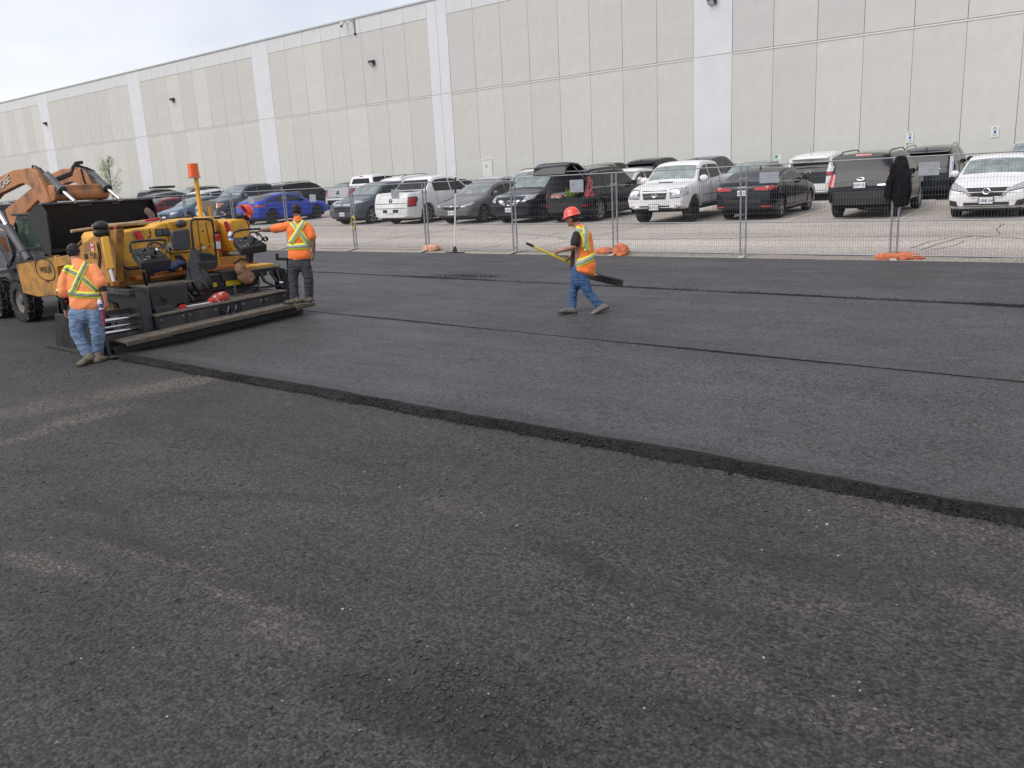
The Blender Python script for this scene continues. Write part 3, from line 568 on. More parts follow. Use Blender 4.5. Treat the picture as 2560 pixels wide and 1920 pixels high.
def car(label, cat, x, yend, toward, spec, mp, feats, rim='five', rims=None, yaw=3.5, group='cars parked in the warehouse lot', name='parked_car', scale=None, clad=False, opts=()):
    S = dict(SPECS[spec]);
    if scale:
        for k, v in scale.items(): S[k] = v
    L, W, H = S['L'], S['W'], S['H']; hw = W / 2
    yc = yend + L / 2; zc = tz(yc) + .02
    slope = math.atan2(tz(yend + L) - tz(yend), L)
    root = thing(name, (x, yc, zc), label, cat, group)
    rz = (-90 if toward == 'front' else 90) + yaw
    root.rotation_euler = (Matrix.Rotation(slope, 4, 'X') @ Matrix.Rotation(R_(rz), 4, 'Z')).to_euler()
    X = lambda s: L / 2 - s
    # ---- body loft
    ss = sorted(set([0, .015, .04, .08, .14] + list(np.linspace(.2, L - .2, 44)) + [L - .14, L - .08, L - .04, L - .015, L]))
    if 'bed' in S: ss = sorted(set(ss + [S['bed'][0] - .10, S['bed'][0] - .06]))
    NP = 12
    def section(s):
        zt = smooth_tab(S['top'], s, .05) if 'bed' not in S else smooth_tab(S['top'], s, .03)
        zb_ = min(smooth_tab(S['belt'], s), zt - .02)
        e_ = min(s, L - s); t = 1 - min(1, e_ / .75); w = hw * (1 - S.get('taper', .11) * t ** 2.4)
        if e_ < .09: w *= .955 + .045 * math.sqrt(max(0, 1 - (1 - e_ / .09) ** 2))
        low = S.get('low', .22) + .10 * max(0, (1 - e_ / .5)); h = zt - zb_
        tum = .30 if h > .2 else .30 + (.2 - h) * 1.5
        P = [(0, low), (w * .80, low), (w * .955, low + .05), (w * .985, low + .20), (w, low + (zb_ - low) * .55), (w * .985, zb_ - (zb_ - low) * .12), (w * .945, zb_)]
        wr = w * .945; r_ = min(.09, h * .35)
        q = max(.3 * w, wr - tum * (h - r_) - .01)
        P += [(wr - (wr - q) * .5, zb_ + (h - r_) * .5 + .0), (q, zb_ + (h - r_)), (q - .05, zb_ + h - r_ * .3), (q * .62, zt + .005), (0, zt + .02)]
        return P
    mb = MB(); rows = []
    for s in ss:
        P = section(s); x_ = X(s); e_ = min(s, L - s); sg = 1 if s < L / 2 else -1; out = []
        for (y, z) in P:
            k = 0
            if e_ < .35: k = (.35 - e_) / .35 * (.09 * (abs(z - .55) / .5) ** 2 + .05 * (y / hw) ** 2 * (e_ < .3))
            out.append((x_ - sg * k, y, z))
        rows.append(out)
    n = NP; vs = []
    for rw_ in rows:
        vs += rw_ + [(a, -b, c) for (a, b, c) in rw_[-2:0:-1]]
    m_ = 2 * n - 2; fs = []
    for i in range(len(rows) - 1):
        for k in range(m_): fs.append((i * m_ + k, i * m_ + (k + 1) % m_, (i + 1) * m_ + (k + 1) % m_, (i + 1) * m_ + k))
    for b_ in (0, (len(rows) - 1) * m_):
        mi_ = lambda k: b_ + (m_ - k) % m_
        fs += [(b_, b_ + 1, mi_(1))] + [(b_ + k, b_ + k + 1, mi_(k + 1), mi_(k)) for k in range(1, n - 2)] + [(b_ + n - 2, b_ + n - 1, mi_(n - 2))]
    mb.add(vs, fs); body = mb.build('body', mp, root, smooth=True, world=False, ang=40)
    fa, ra = X(S['fo']), X(S['fo'] + S['wb']); r = S['r']; cr = r * 1.16
    cut = MB()
    for ax in (fa, ra):
        for sg in (-1, 1):
            c = Vector((ax, sg * (hw - .02), r)); prof = [(.0, -.36), (cr, -.36), (cr, .12), (.0, .12)]
            cut.lathe(prof, c, (0, sg, 0), 26)
    if 'bed' in S:
        b0, b1 = S['bed']; cut.box((X(b0), -(hw - .12), .75), (X(b1), hw - .12, 2.0))
    co = cut.build('cut', M_DARK, None, world=False); co.matrix_world = Matrix(); body.data.materials.append(M_DARK)
    co.data.materials.clear(); co.data.materials.append(mp); co.data.materials.append(M_DARK)
    for p in co.data.polygons: p.material_index = 1
    co.parent = None
    bm_ = body.modifiers.new('b', 'BOOLEAN'); bm_.operation = 'DIFFERENCE'; bm_.object = co; bm_.solver = 'EXACT'
    old_mw = root.matrix_world.copy(); rot, loc = root.rotation_euler.copy(), root.location.copy()
    root.rotation_euler = (0, 0, 0); root.location = (0, 0, 0)
    plain = bvh_of(body.data)
    me = eval_mesh(body); body.modifiers.clear(); body.data = me; bpy.data.objects.remove(co)
    root.rotation_euler, root.location = rot, loc
    shade(me, True, 38)
    me.materials.clear(); me.materials.append(mp); me.materials.append(M_DARK)
    # ---- projected panes and trim
    def cast(o_, d): h = plain.ray_cast(Vector(o_), Vector(d)); return h[0], h[1]
    def patch(nm, corners, d, m, off=.006, nu=6, nv=3, thick=True):
        """corners: 4 points (two coords in the plane across d), projected along d onto the body"""
        d = Vector(d); G = []
        c = corners
        for i in range(nu + 1):
            for j in range(nv + 1):
                a, b = i / nu, j / nv
                p = [(c[0][k] * (1 - a) + c[1][k] * a) * (1 - b) + (c[3][k] * (1 - a) + c[2][k] * a) * b for k in (0, 1)]
                if abs(d.x) > .5: o_ = (-d.x * 4, p[0], p[1])
                elif abs(d.y) > .5: o_ = (p[0], -d.y * 3, p[1])
                else: o_ = (p[0], p[1], 4)
                h, nn = cast(o_, d); q_ = 0
                while (h is None or (abs(d.y) > .5 and abs(h.y) < hw * .80)) and q_ < 16:
                    q_ += 1; yy = 1 - .008 * q_
                    o_ = (o_[0], o_[1] * yy, o_[2]) if abs(d.x) > .5 else (o_[0] * (1 - .006), o_[1], o_[2]); h, nn = cast(o_, d)
                G.append((h + nn * off if h is not None else None, nn))
        if any(g_[0] is None for g_ in G):
            ok = [g_ for g_ in G if g_[0] is not None]
            if len(ok) < 3: return None
            fb = ok[0]; G = [g_ if g_[0] is not None else min(ok, key=lambda q: 0) for g_ in G]
        b = MB(); W_ = nv + 1
        b.add([g_[0] for g_ in G], [(i * W_ + j, (i + 1) * W_ + j, (i + 1) * W_ + j + 1, i * W_ + j + 1) for i in range(nu) for j in range(nv)])
        # rim skirt gives the pane an edge
        ring = [i * W_ for i in range(nu + 1)] + [nu * W_ + j for j in range(1, W_)] + [i * W_ + nv for i in range(nu - 1, -1, -1)] + [j for j in range(nv - 1, 0, -1)]
        k0 = len(b.v); b.v += [G[i][0] - G[i][1] * (off + .01) for i in ring]
        for q in range(len(ring)): b.f.append((ring[q], ring[(q + 1) % len(ring)], k0 + (q + 1) % len(ring), k0 + q))
        return b.build(nm, m, root, smooth=True, world=False, recalc=True, ang=30)
    FR, RE = (-1, 0, 0), (1, 0, 0)
    # windscreen / rear glass
    def zs(s): return smooth_tab(S['top'], s, .05)
    def hwid(s):
        P = section(s); return P[9][0]
    def glass_across(nm, sa, sb, d, m):
        G = MB(); nu, nv = 10, 6; xs_ = []
        def fn(a, b):
            s = sa + (sb - sa) * a; y = (2 * b - 1) * (hwid(s) - .035)
            h = plain.ray_cast(Vector((X(s), y, 3)), Vector((0, 0, -1)))
            return (h[0] + h[1] * .006) if h[0] is not None else Vector((X(s), y, zs(s)))
        G.grid(fn, nu, nv); return G.build(nm, m, root, smooth=True, world=False)
    glass_across('windshield', S['cowl'] + .10, S['roof'] - .12, FR, M_GLASS2)
    if 'bed' in S:
        zt = zs(S['rroof'] - .1); patch('rear_window', [(-hw + .30, S['top'][9][1] + .12), (hw - .30, S['top'][9][1] + .12), (hw - .40, zt - .14), (-hw + .40, zt - .14)], RE, M_GLASS)
    elif 'open' not in opts:
        glass_across('rear_window', S['rroof'] + .07, S['deck'] - .04, RE, M_GLASS)
    # side windows
    edges = [S['sideA']] + S['pill'] + [S['sideC']]
    for sg in (-1, 1):
        for a, b in zip(edges[:-1], edges[1:]):
            a2, b2 = a + (.0 if a == S['sideA'] else .035), b - (.0 if b == S['sideC'] else .035)
            G = MB(); ok = True
            def fn(u, v):
                s = a2 + (b2 - a2) * u; z0 = smooth_tab(S['belt'], s) + .035; z1 = max(z0 + .004, zs(s) - .125); z = z0 + (z1 - z0) * v
                h = plain.ray_cast(Vector((X(s), sg * 3, z)), Vector((0, -sg, 0)))
                return (h[0] + h[1] * .006) if h[0] is not None else Vector((X(s), sg * hw * .8, z))
            G.grid(fn, 9, 4); G.build('window', M_GLASS, root, smooth=True, world=False)
            if 'chromewin' in opts:
                pts = [fn(u / 9, 0) for u in range(10)]; pts2 = [fn(u / 9, 1) for u in range(10)]
                MB().tube(pts, .010, 4).tube(pts2, .008, 4).build('window_trim', M_CHROME, root, world=False)
        # seams, handles, mirror
        def side(s, z, off=.004):
            h = plain.ray_cast(Vector((X(s), sg * 3, z)), Vector((0, -sg, 0))); return (h[0] + h[1] * off) if h[0] is not None else Vector((X(s), sg * hw, z))
        seam = MB()
        for s in [S['cowl'] + .10] + S['pill'] + [min(S['sideC'] - .1, S['fo'] + S['wb'] - r * .2)]:
            zt2 = smooth_tab(S['belt'], s) + .02; l0 = S.get('low', .22) + .13; pts = [side(s, l0 + (zt2 - l0) * k / 6, .001) for k in range(7)]; seam.tube(pts, .006, 4)
        pts = [side(S['cowl'] + .12 + (S['sideC'] - S['cowl'] - .4) * k / 10, S.get('low', .22) + .135, .001) for k in range(11)]; seam.tube(pts, .006, 4)
        seam.build('door_seam', M_DARK, root, world=False)
        for pz in (S['pill'] if 'bed' not in S else S['pill'] + [S['sideC']]):
            s = pz - .16 if len(S['pill']) < 3 else pz; z = smooth_tab(S['belt'], s) - .10
            p, q = side(s - .08, z, .02), side(s + .08, z, .02); MB().bar(p, q, .022, .03).build('door_handle', mp if 'chromehandle' not in opts else M_CHROME, root, world=False, bevel=.006)
        mz = smooth_tab(S['belt'], S['sideA'] + .1) + .11; c = side(S['sideA'] + .12, mz, 0); c.y = sg * (abs(c.y) + .14)
        mi = MB(); big = 1.25 if 'bed' in S else 1
        mi.sphere((c.x + .01, c.y, c.z), 1, 10, (.075, .115 * big, .085 * big)).bar((c.x, c.y - sg * .17, c.z - .05), (c.x, c.y, c.z - .04), .035)
        mo = mi.build('mirror', mp if 'blackmirror' not in opts else M_BLACK, root, smooth=True, world=False)
        MB().lathe([(.001, 0), (.07, 0), (.072, .004)], (c.x - .072, c.y, c.z), (-1, 0, 0), 10).build('mirror_glass', M_GLASS, mo, world=False)
    # lower sills and underbody
    MB().box((X(L - .35), -hw * .82, S.get('low', .22) - .05), (X(.35), hw * .82, S.get('low', .22) + .10)).build('underbody', M_DARK, root, world=False)
    # wheels
    tw = .22 if spec not in ('pickup', 'bigpickup') else .26
    mt_, mr_, md_ = wheel_meshes(r, tw, rim)
    for ax in (fa, ra):
        for sg in (-1, 1):
            wo = bpy.data.objects.new('wheel', mt_); col.objects.link(wo); wo.parent = root; wo.location = (ax, sg * (hw - tw / 2 - .035), r); wo.rotation_euler = (0, 0, 0 if sg > 0 else math.pi)
            if sg < 0: wo.rotation_euler = (0, random.uniform(0, 1), math.pi)
            for nm, d_ in (('rim', mr_), ('brake_disc', md_)):
                ro = bpy.data.objects.new(nm, d_); col.objects.link(ro); ro.parent = wo
                if nm == 'rim':
                    ro.rotation_euler = (0, random.uniform(0, 1.2), 0)
                    if rims: ro.material_slots[0].link = 'OBJECT'; ro.material_slots[0].material = rims
    # feature list
    for f in feats:
        kind, m = f[0], f[1]; nm = kind
        if kind == 'emblem':   # ring on the front/rear face
            d = FR if f[2] == 'f' else RE; y0, z0, rad = f[3]; h, nn = cast((-d[0] * 4, y0, z0), d)
            if h is None: continue
            u_ = Vector((0, 1, 0)); v_ = nn.cross(u_).normalized(); c = h + nn * .012; b = MB()
            sty = f[4]
            def ringp(rx, ry, th, cc=c): b.tube([cc + u_ * rx * math.cos(t_ * math.pi / 8) + v_ * ry * math.sin(t_ * math.pi / 8) for t_ in range(17)], th, 5, caps=False)
            if sty == 'ringbar': ringp(rad, rad, rad * .16); b.bar(c - u_ * rad * 1.15, c + u_ * rad * 1.15, rad * .35, .012)
            elif sty == 'ovals': ringp(rad, rad * .68, rad * .1); ringp(rad * .35, rad * .62, rad * .09); ringp(rad * .7, rad * .25, rad * .09, c + v_ * -rad * .25)
            elif sty == 'oval': ringp(rad, rad * .42, rad * .1); b.bar(c - u_ * rad * .6, c + u_ * rad * .6, rad * .16, .008)
            elif sty == 'h': b.bar(c - u_ * rad * .55 - v_ * rad * .6, c - u_ * rad * .45 + v_ * rad * .6, rad * .25, .012).bar(c + u_ * rad * .55 - v_ * rad * .6, c + u_ * rad * .45 + v_ * rad * .6, rad * .25, .012).bar(c - u_ * rad * .5, c + u_ * rad * .5, rad * .22, .012); ringp(rad * .95, rad * .85, rad * .1)
            elif sty == 'wing': ringp(rad, rad * .8, rad * .08); b.tube([c - u_ * rad * .8 - v_ * rad * .0, c - u_ * rad * .3 + v_ * -rad * .3, c, c + u_ * rad * .3 + v_ * -rad * .3, c + u_ * rad * .8], rad * .08, 5)
            elif sty == 'block': b.obox(c, u_ * rad * .55, v_ * rad * .8, nn * .01).obox(c + v_ * rad * .5, u_ * rad * .9, v_ * rad * .25, nn * .01)
            b.build('emblem', m, root, world=False); continue
        if kind == 'plate':
            d = FR if f[2] == 'f' else RE; z0 = f[3]; h, nn = cast((-d[0] * 4, f[5] if len(f) > 5 else 0.0, z0), d)
            if h is None: continue
            nx_ = -d[0]; c = Vector((h.x + nx_ * .03, h.y, h.z))
            pl = MB().box((c.x - .008, c.y - .152, c.z - .076), (c.x + .008, c.y + .152, c.z + .076)).build('license_plate', M_WHITE, root, world=False, bevel=.004)
            if 'frame' in opts: MB().box((c.x - .012 - nx_ * .006, c.y - .165, c.z - .09), (c.x + .003 - nx_ * .006, c.y + .165, c.z + .09)).build('plate_frame', M_BLACK, root, world=False)
            if f[4]: text_obj('plate_lettering', f[4], .10, M_PLATETXT, pl, (c.x + nx_ * .0095, c.y, c.z - .008), (0, nx_, 0), (0, 0, 1), world=False, sx=.9)
            continue
        if kind == 'rails':
            for sg in (-1, 1):
                y_ = lambda s: sg * (section(s)[9][0] - .02)
                a, b_ = S['roof'] + .15, S['rroof'] - .15; pts = [(X(a + (b_ - a) * k / 8), y_(a + (b_ - a) * k / 8), zs(a + (b_ - a) * k / 8) + (.055 if 0 < k < 8 else -.005)) for k in range(9)]
                MB().tube(pts, .016, 6).build('roof_rail', m, root, world=False)
            continue
        if kind == 'antenna':
            p = Vector((X(S['rroof'] - .15), 0, zs(S['rroof'] - .15))); MB().tube([p, p + Vector((-.08, 0, .16)), p + Vector((-.16, 0, .32))], .006, 5).build('antenna', M_BLACK, root, world=False); continue
        if kind == 'fin':
            p = Vector((X(S['rroof'] - .12), 0, zs(S['rroof'] - .12))); MB().prism([p + Vector((.1, -.015, 0)), p + Vector((-.07, -.015, 0)), p + Vector((-.05, -.015, .085))], (0, .03, 0)).build('antenna', M_BLACK, root, world=False); continue
        if kind == 'spoiler':
            s0 = S['rroof'] + .02; b = MB(); wv = hwid(s0) - .02; zz = zs(s0)
            b.prism([(X(s0 - .12), -wv, zz + .015), (X(s0 + .22), -wv, zz - .03), (X(s0 + .22), -wv, zz - .055), (X(s0), -wv, zz - .04)], (0, 2 * wv, 0)).build('spoiler', m, root, world=False, bevel=.008); continue
        face, quad = f[2], f[3]; off = f[4] if len(f) > 4 else .008
        d = {'f': FR, 'r': RE, 't': (0, 0, -1)}.get(face)
        if face == 's':
            for sg in (-1, 1): patch(nm, [(X(a), b) for a, b in quad], (0, -sg, 0), m, off)
        elif face == 't': patch(nm, [(X(a), b) for a, b in quad], d, m, off)
        else:
            both = f[5] if len(f) > 5 else (min(abs(q[0]) for q in quad) > .02 and all(q[0] > 0 for q in quad))
            patch(nm, [(a * hw, b) for a, b in quad], d, m, off, nu=8)
            if kind in ('headlight', 'taillight') and m is not M_CHROME:
                cx_, cz_ = sum(q[0] for q in quad) / 4, sum(q[1] for q in quad) / 4; big = [((cx_ + (a - cx_) * 1.10) * hw, cz_ + (b - cz_) * 1.22) for a, b in quad]
                patch('lamp_surround', big, d, M_BLACK, off - .005, nu=8); patch('lamp_surround', [(-a, b) for a, b in big], d, M_BLACK, off - .005, nu=8)
            if both: patch(nm, [(-a * hw, b) for a, b in quad], d, m, off, nu=8)
    root['_S'] = spec
    return root, X, S, body

Wt = paint('white', (0.74, 0.74, 0.74)); Bk = paint('black', (0.004, 0.005, 0.008)); Nv = paint('charcoal', (0.013, 0.016, 0.023)); Gy = paint('warm_grey', (0.15, 0.145, 0.15))
GBl = paint('slate_grey', (0.085, 0.10, 0.12)); Blu = paint('blue', (0.02, 0.06, 0.42)); Rd = paint('dark_red', (0.22, 0.015, 0.03)); Sl = paint('silver', (0.42, 0.44, 0.46)); Gn = paint('grey_green', (0.20, 0.23, 0.22)); StB = paint('steel_blue', (0.10, 0.16, 0.24))
Q = lambda y0, z0, y1, z1: [(y0, z0), (y1, z0), (y1, z1), (y0, z1)]
def tail(zlo, zhi, y0, y1, L=None, side=.3): 
    f = [('taillight', M_RED, 'r', [(y0, zlo), (y1, zlo + .02), (y1, zhi), (y0, zhi)], .012)]
    if L: f.append(('taillight', M_RED, 's', [(L - side, zlo + .05), (L - .05, zlo + .02), (L - .05, zhi), (L - side, zhi)], .010))
    return f
RIMB = M_DALLOY
# --- front row, right to left
car('white sedan with a wide V shaped black grille at the right edge of the photo', 'car', -4.28, 23.42, 'front', 'sedan', Wt, [
    ('grille', M_BLACK, 'f', [(-.34, .50), (.34, .50), (.62, .74), (-.62, .74)], .010), ('grille_trim', M_CHROME, 'f', [(.30, .52), (.38, .50), (.62, .735), (.52, .735)], .016),
    ('headlight', M_LAMP, 'f', [(.54, .66), (.93, .72), (.94, .86), (.60, .75)], .012), ('intake', M_BLACK, 'f', Q(-.55, .30, .55, .40), .010, False), ('intake', M_BLACK, 'f', [(.68, .32), (.93, .32), (.90, .46), (.74, .44)], .010),
    ('emblem', M_CHROME, 'f', (0, .655, .075), 'ringbar'), ('plate', None, 'f', .445, 'CVBB 547'), ('bumper_lip', Wt, 'f', Q(-.9, .235, .9, .275), .025, False)], opts=('frame',))
car('black boxy SUV seen from behind with roof rails and a red brake light strip', 'SUV', -7.35, 23.75, 'rear', 'suv', Bk, tail(.86, 1.18, .74, .985, 4.44, .16) + [
    ('rails', M_BLACK), ('brake_lamp', M_RED, 'r', Q(-.22, 1.64, .22, 1.68), .012, False), ('emblem', M_CHROME, 'r', (0, 1.05, .09), 'oval'), ('plate', None, 'r', .90, 'BSVP 433'), ('bumper', M_BLACK, 'r', Q(-.98, .42, .98, .74), .03, False), ('badge', M_CHROME, 'r', Q(-.78, .87, -.50, .90), .01, False), ('tailgate_seam', M_DARK, 'r', Q(-.78, .755, .78, .775), .005, False)], rim='five', opts=('frame',))
car('black compact sedan seen from behind with red tail lamps and a plate', 'car', -10.62, 23.70, 'rear', 'fast', Nv, [
    ('taillight', M_RED, 'r', [(.36, .86), (.97, .84), (.97, .98), (.40, .93)], .014), ('taillight', M_RED, 's', [(4.22, .90), (4.52, .86), (4.52, .98), (4.3, .97)], .01), ('bumper_inset', M_BLACK, 'r', Q(-.62, .50, .62, .60), .008, False),
    ('reflector', M_RED, 'r', Q(.62, .38, .90, .42), .012), ('plate', None, 'r', .79, 'CKP 578'), ('fin', None), ('lip', M_CHROME, 'r', Q(-.16, .945, .16, .965), .012, False)], rim='five', opts=('chromewin',))
TAC, _, _, _ = car('white crew cab pickup truck with a hood scoop, facing the fence', 'pickup truck', -12.98, 22.7, 'front', 'pickup', Wt, [
    ('grille', M_BLACK, 'f', [(-.38, .74), (.38, .74), (.43, .99), (-.43, .99)], .010), ('grille_bar', M_GALV, 'f', Q(-.37, .905, .37, .92), .018, False), ('grille_bar', M_GALV, 'f', Q(-.37, .82, .37, .835), .018, False),
    ('headlight', M_LAMP, 'f', [(.55, .78), (.93, .80), (.95, 1.02), (.54, 1.00)], .012), ('lamp_bulb', M_CHROME, 'f', Q(.62, .84, .70, .94), .018), ('lamp_bulb', M_CHROME, 'f', Q(.76, .85, .84, .95), .018), ('headlight', M_LAMP, 's', [(.06, .80), (.42, .84), (.46, .98), (.08, .98)], .008), ('intake', M_BLACK, 'f', Q(-.52, .46, .52, .56), .010, False), ('fog_light', M_LAMP, 'f', [(.70, .46), (.82, .46), (.82, .57), (.70, .57)], .012),
    ('emblem', M_CHROME, 'f', (0, .865, .09), 'ovals'), ('plate', None, 'f', .51, 'BP-77152'), ('hood_scoop', M_BLACK, 't', [(.84, -.22), (.84, .22), (.92, .22), (.92, -.22)], .02), ('body_moulding', M_GALV, 's', Q(1.5, .76, 3.1, .78), .008), ('step', M_BLACK, 's', Q(1.45, .44, 3.3, .50), .03)], rim='truck', rims=M_DALLOY, scale=dict(L=5.45), opts=('frame',))
RDV, rX, rS, rb = car('black family SUV parked with its tailgate open and red tail lamps', 'SUV', -16.80, 23.55, 'rear', 'mini', Bk, [
    ('taillight', M_RED, 'r', [(.86, .84), (1.0, .84), (.93, 1.5), (.80, 1.5)], .014), ('taillight', M_RED, 's', [(4.42, .88), (4.68, .88), (4.60, 1.06), (4.42, 1.06)], .01), ('rails', M_CHROME), ('reflector', M_RED, 'r', Q(.74, .55, .94, .59), .012),
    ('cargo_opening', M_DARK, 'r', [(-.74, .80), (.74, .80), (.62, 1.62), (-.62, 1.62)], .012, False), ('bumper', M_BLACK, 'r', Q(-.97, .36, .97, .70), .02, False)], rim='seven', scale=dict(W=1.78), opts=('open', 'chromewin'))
# raised tailgate of that car, and what lies in its boot
_rz = Matrix.Translation(RDV.location) @ RDV.rotation_euler.to_matrix().to_4x4()
hb = MB(); hx = rX(4.40); pr = [(hx + .02, 1.74), (hx - .35, 1.93), (hx - .85, 1.98), (hx - 1.12, 1.86), (hx - 1.22, 1.62), (hx - 1.15, 1.60), (hx - 1.05, 1.80), (hx - .82, 1.90), (hx - .35, 1.86), (hx, 1.69)]
hb.prism([(a, -.62, b) for a, b in pr], (0, 1.24, 0)); hb.build('tailgate', Bk, RDV, world=False, bevel=.02)
MB().grid(lambda a, b: Vector((hx - .38 - .45 * a, -.5 + 1.0 * b, 1.955 + .035 * a)), 3, 3).build('tailgate_window', M_GLASS, RDV, world=False)
for sg in (-1, 1): MB().tube([(hx + .1, sg * .63, 1.35), (hx - .62, sg * .58, 1.86)], .014, 6).build('gas_strut', M_GALV, RDV, world=False)
def at(root_m, p): return root_m @ Vector(p)
t = thing('shopping_box', at(_rz, (rX(4.66), .28, .84)), 'red and white carton in the open boot of the black SUV', 'box')
MB().box((-.20, -.12, 0), (.20, .12, .11)).build('carton', mat('carton_red', (.45, .06, .06), rough=.6, color2=(.6, .55, .5), noise_scale=20, mask=(.5, .52)), t, world=False)
lf = MB(); tr = random.Random(9); c0 = at(_rz, (rX(4.64), -.22, .84))
for k in range(160):
    c = c0 + Vector((tr.gauss(0, .13), tr.gauss(0, .05), abs(tr.gauss(.11, .08)))); a = Vector((tr.gauss(0, 1), tr.gauss(0, 1), tr.gauss(0, 1))).normalized() * .05; b = a.orthogonal().normalized() * .018; lf.add([c - a, c - b, c + a, c + b], [(0, 1, 2, 3)])
lo = lf.build('potted_plant', mat('plant_lime', (.32, .42, .05), rough=.6, noise_amt=.4), None, recalc=False); tag(lo, 'bushy yellow green plant in the open boot of the black SUV', 'plant')
car('dark compact crossover with pale silver headlamps between the grey sedan and the open SUV', 'SUV', -19.05, 23.35, 'front', 'cross', Nv, [
    ('headlight', M_LAMP, 'f', [(.62, .74), (.94, .84), (.92, 1.0), (.66, .90)], .012), ('headlight', M_LAMP, 's', [(.08, .82), (.5, .92), (.55, .99), (.12, .97)], .008), ('grille', M_BLACK, 'f', Q(-.52, .66, .52, .80), .008, False), ('grille_mesh', M_CHROME, 'f', [(.16, .64), (.40, .68), (.50, .82), (.22, .80)], .014),
    ('emblem', M_CHROME, 'f', (0, .73, .085), 'ringbar'), ('plate', None, 'f', .50, 'BVCF 471'), ('intake', M_BLACK, 'f', Q(-.8, .32, .8, .42), .010, False), ('rails', M_GALV)], rim='six')
car('warm grey compact sedan facing the fence with a small chrome grille', 'car', -21.75, 23.3, 'front', 'sedan', Gy, [
    ('headlight', M_LAMP, 'f', [(.52, .62), (.90, .68), (.92, .78), (.56, .70)], .012), ('headlight', M_LAMP, 's', [(.08, .68), (.45, .76), (.45, .80), (.1, .77)], .008), ('grille', M_BLACK, 'f', Q(-.40, .57, .40, .66), .010, False), ('grille_bar', M_CHROME, 'f', Q(-.40, .665, .40, .69), .014, False), ('emblem', M_CHROME, 'f', (0, .67, .05), 'h'),
    ('plate', None, 'f', .44, 'BTRF 528'), ('intake', M_BLACK, 'f', Q(-.7, .26, .7, .35), .010, False)], rim='seven', scale=dict(L=4.5))
RDG, _, _, _ = car('white pickup truck seen from behind with a sloping cab and dark bed cover', 'pickup truck', -25.05, 23.35, 'rear', 'ridge', Wt, [
    ('taillight', M_RED, 'r', [(.89, .74), (.985, .74), (.985, 1.04), (.89, 1.04)], .014), ('tailgate_seam', M_DARK, 'r', Q(-.82, .655, .82, .675), .004, False), ('rear_glass', M_GLASS, 'r', [(-.76, 1.31), (.76, 1.31), (.66, 1.66), (-.66, 1.66)], .012, False), ('bed_cover', M_BLACK, 't', [(4.12, -.80), (4.12, .80), (5.18, .80), (5.18, -.80)], .010),
    ('emblem', M_BLACK, 'r', (0, .95, .085), 'h'), ('plate', None, 'r', .56, '', ), ('bumper_inset', M_BLACK, 'r', Q(-.42, .50, .42, .62), .006, False)], rim='seven', opts=('chromehandle',))
car('slate blue grey crossover with a wide chrome grille, left of the white pickup', 'SUV', -28.15, 23.55, 'front', 'cross', GBl, [
    ('headlight', M_LAMP, 'f', [(.52, .84), (.93, .90), (.94, .99), (.54, .92)], .012), ('headlight', M_LAMP, 's', [(.08, .88), (.42, .96), (.42, 1.0), (.1, .98)], .008), ('grille', M_BLACK, 'f', Q(-.52, .56, .52, .76), .008, False), ('grille_bar', M_CHROME, 'f', [(-.55, .80), (.55, .80), (.52, .88), (-.52, .88)], .014), ('emblem', M_BLACK, 'f', (0, .83, .06), 'h'),
    ('plate', None, 'f', .47, 'CTAM 102'), ('bumper', M_BLACK, 'f', Q(-.95, .25, .95, .36), .012, False)], rim='five')
car('bright blue sports sedan parked nose away, seen over the operator', 'car', -36.1, 24.35, 'rear', 'fast', Blu, [('taillight', M_RED, 'r', [(.50, .86), (.97, .84), (.97, .94), (.5, .91)], .014), ('taillight', M_RED, 's', [(4.35, .88), (4.56, .84), (4.56, .93), (4.4, .93)], .01), ('plate', None, 'r', .60, ''), ('diffuser', M_BLACK, 'r', Q(-.9, .26, .9, .40), .012, False)], rim='six', rims=M_DALLOY,
    scale=dict(L=4.6, W=1.91, H=1.43, wb=2.87, fo=.93, r=.345, top=[(0, .62), (.05, .74), (.5, .86), (1.35, .98), (2.05, 1.32), (2.45, 1.41), (2.9, 1.43), (3.6, 1.34), (4.2, 1.14), (4.4, 1.10), (4.56, 1.06), (4.6, .98)], belt=[(0, .6), (.4, .77), (1.4, .92), (4.2, 1.02), (4.6, .93)], cowl=1.35, roof=2.3, deck=4.3, rroof=3.25, sideA=1.75, sideC=4.15, pill=[2.75, 3.6]))
# --- second row and the far left group (only their upper parts show)
G2 = 'cars parked in the warehouse lot'
lampr = lambda lo, hi, L=None: tail(lo, hi, .74, .99, L, .2)
lampf = lambda lo, hi: [('headlight', M_LAMP, 'f', [(.55, lo), (.93, lo + .04), (.93, hi), (.58, hi - .03)], .012), ('grille', M_BLACK, 'f', [(-.46, lo - .12), (.46, lo - .12), (.5, hi - .08), (-.5, hi - .08)], .01), ('plate', None, 'f', .46, '')]
car('pale silver roofed car behind the white sedan at the right edge', 'car', -4.3, 30.0, 'front', 'cross', Sl, lampf(.8, .95), rim='seven', scale=dict(H=1.42))
car('dark grey crossover with tall vertical tail lamps behind the black boxy SUV', 'SUV', -7.3, 29.9, 'rear', 'cross', Nv, [('taillight', M_CHROME, 'r', [(.86, .70), (.97, .78), (.88, 1.35), (.80, 1.35)], .014), ('rails', M_GALV), ('fin', None), ('spoiler', Nv), ('badge', M_CHROME, 'r', Q(-.55, .98, .55, 1.0), .01, False)], rim='seven', rims=M_DALLOY, scale=dict(H=1.57))
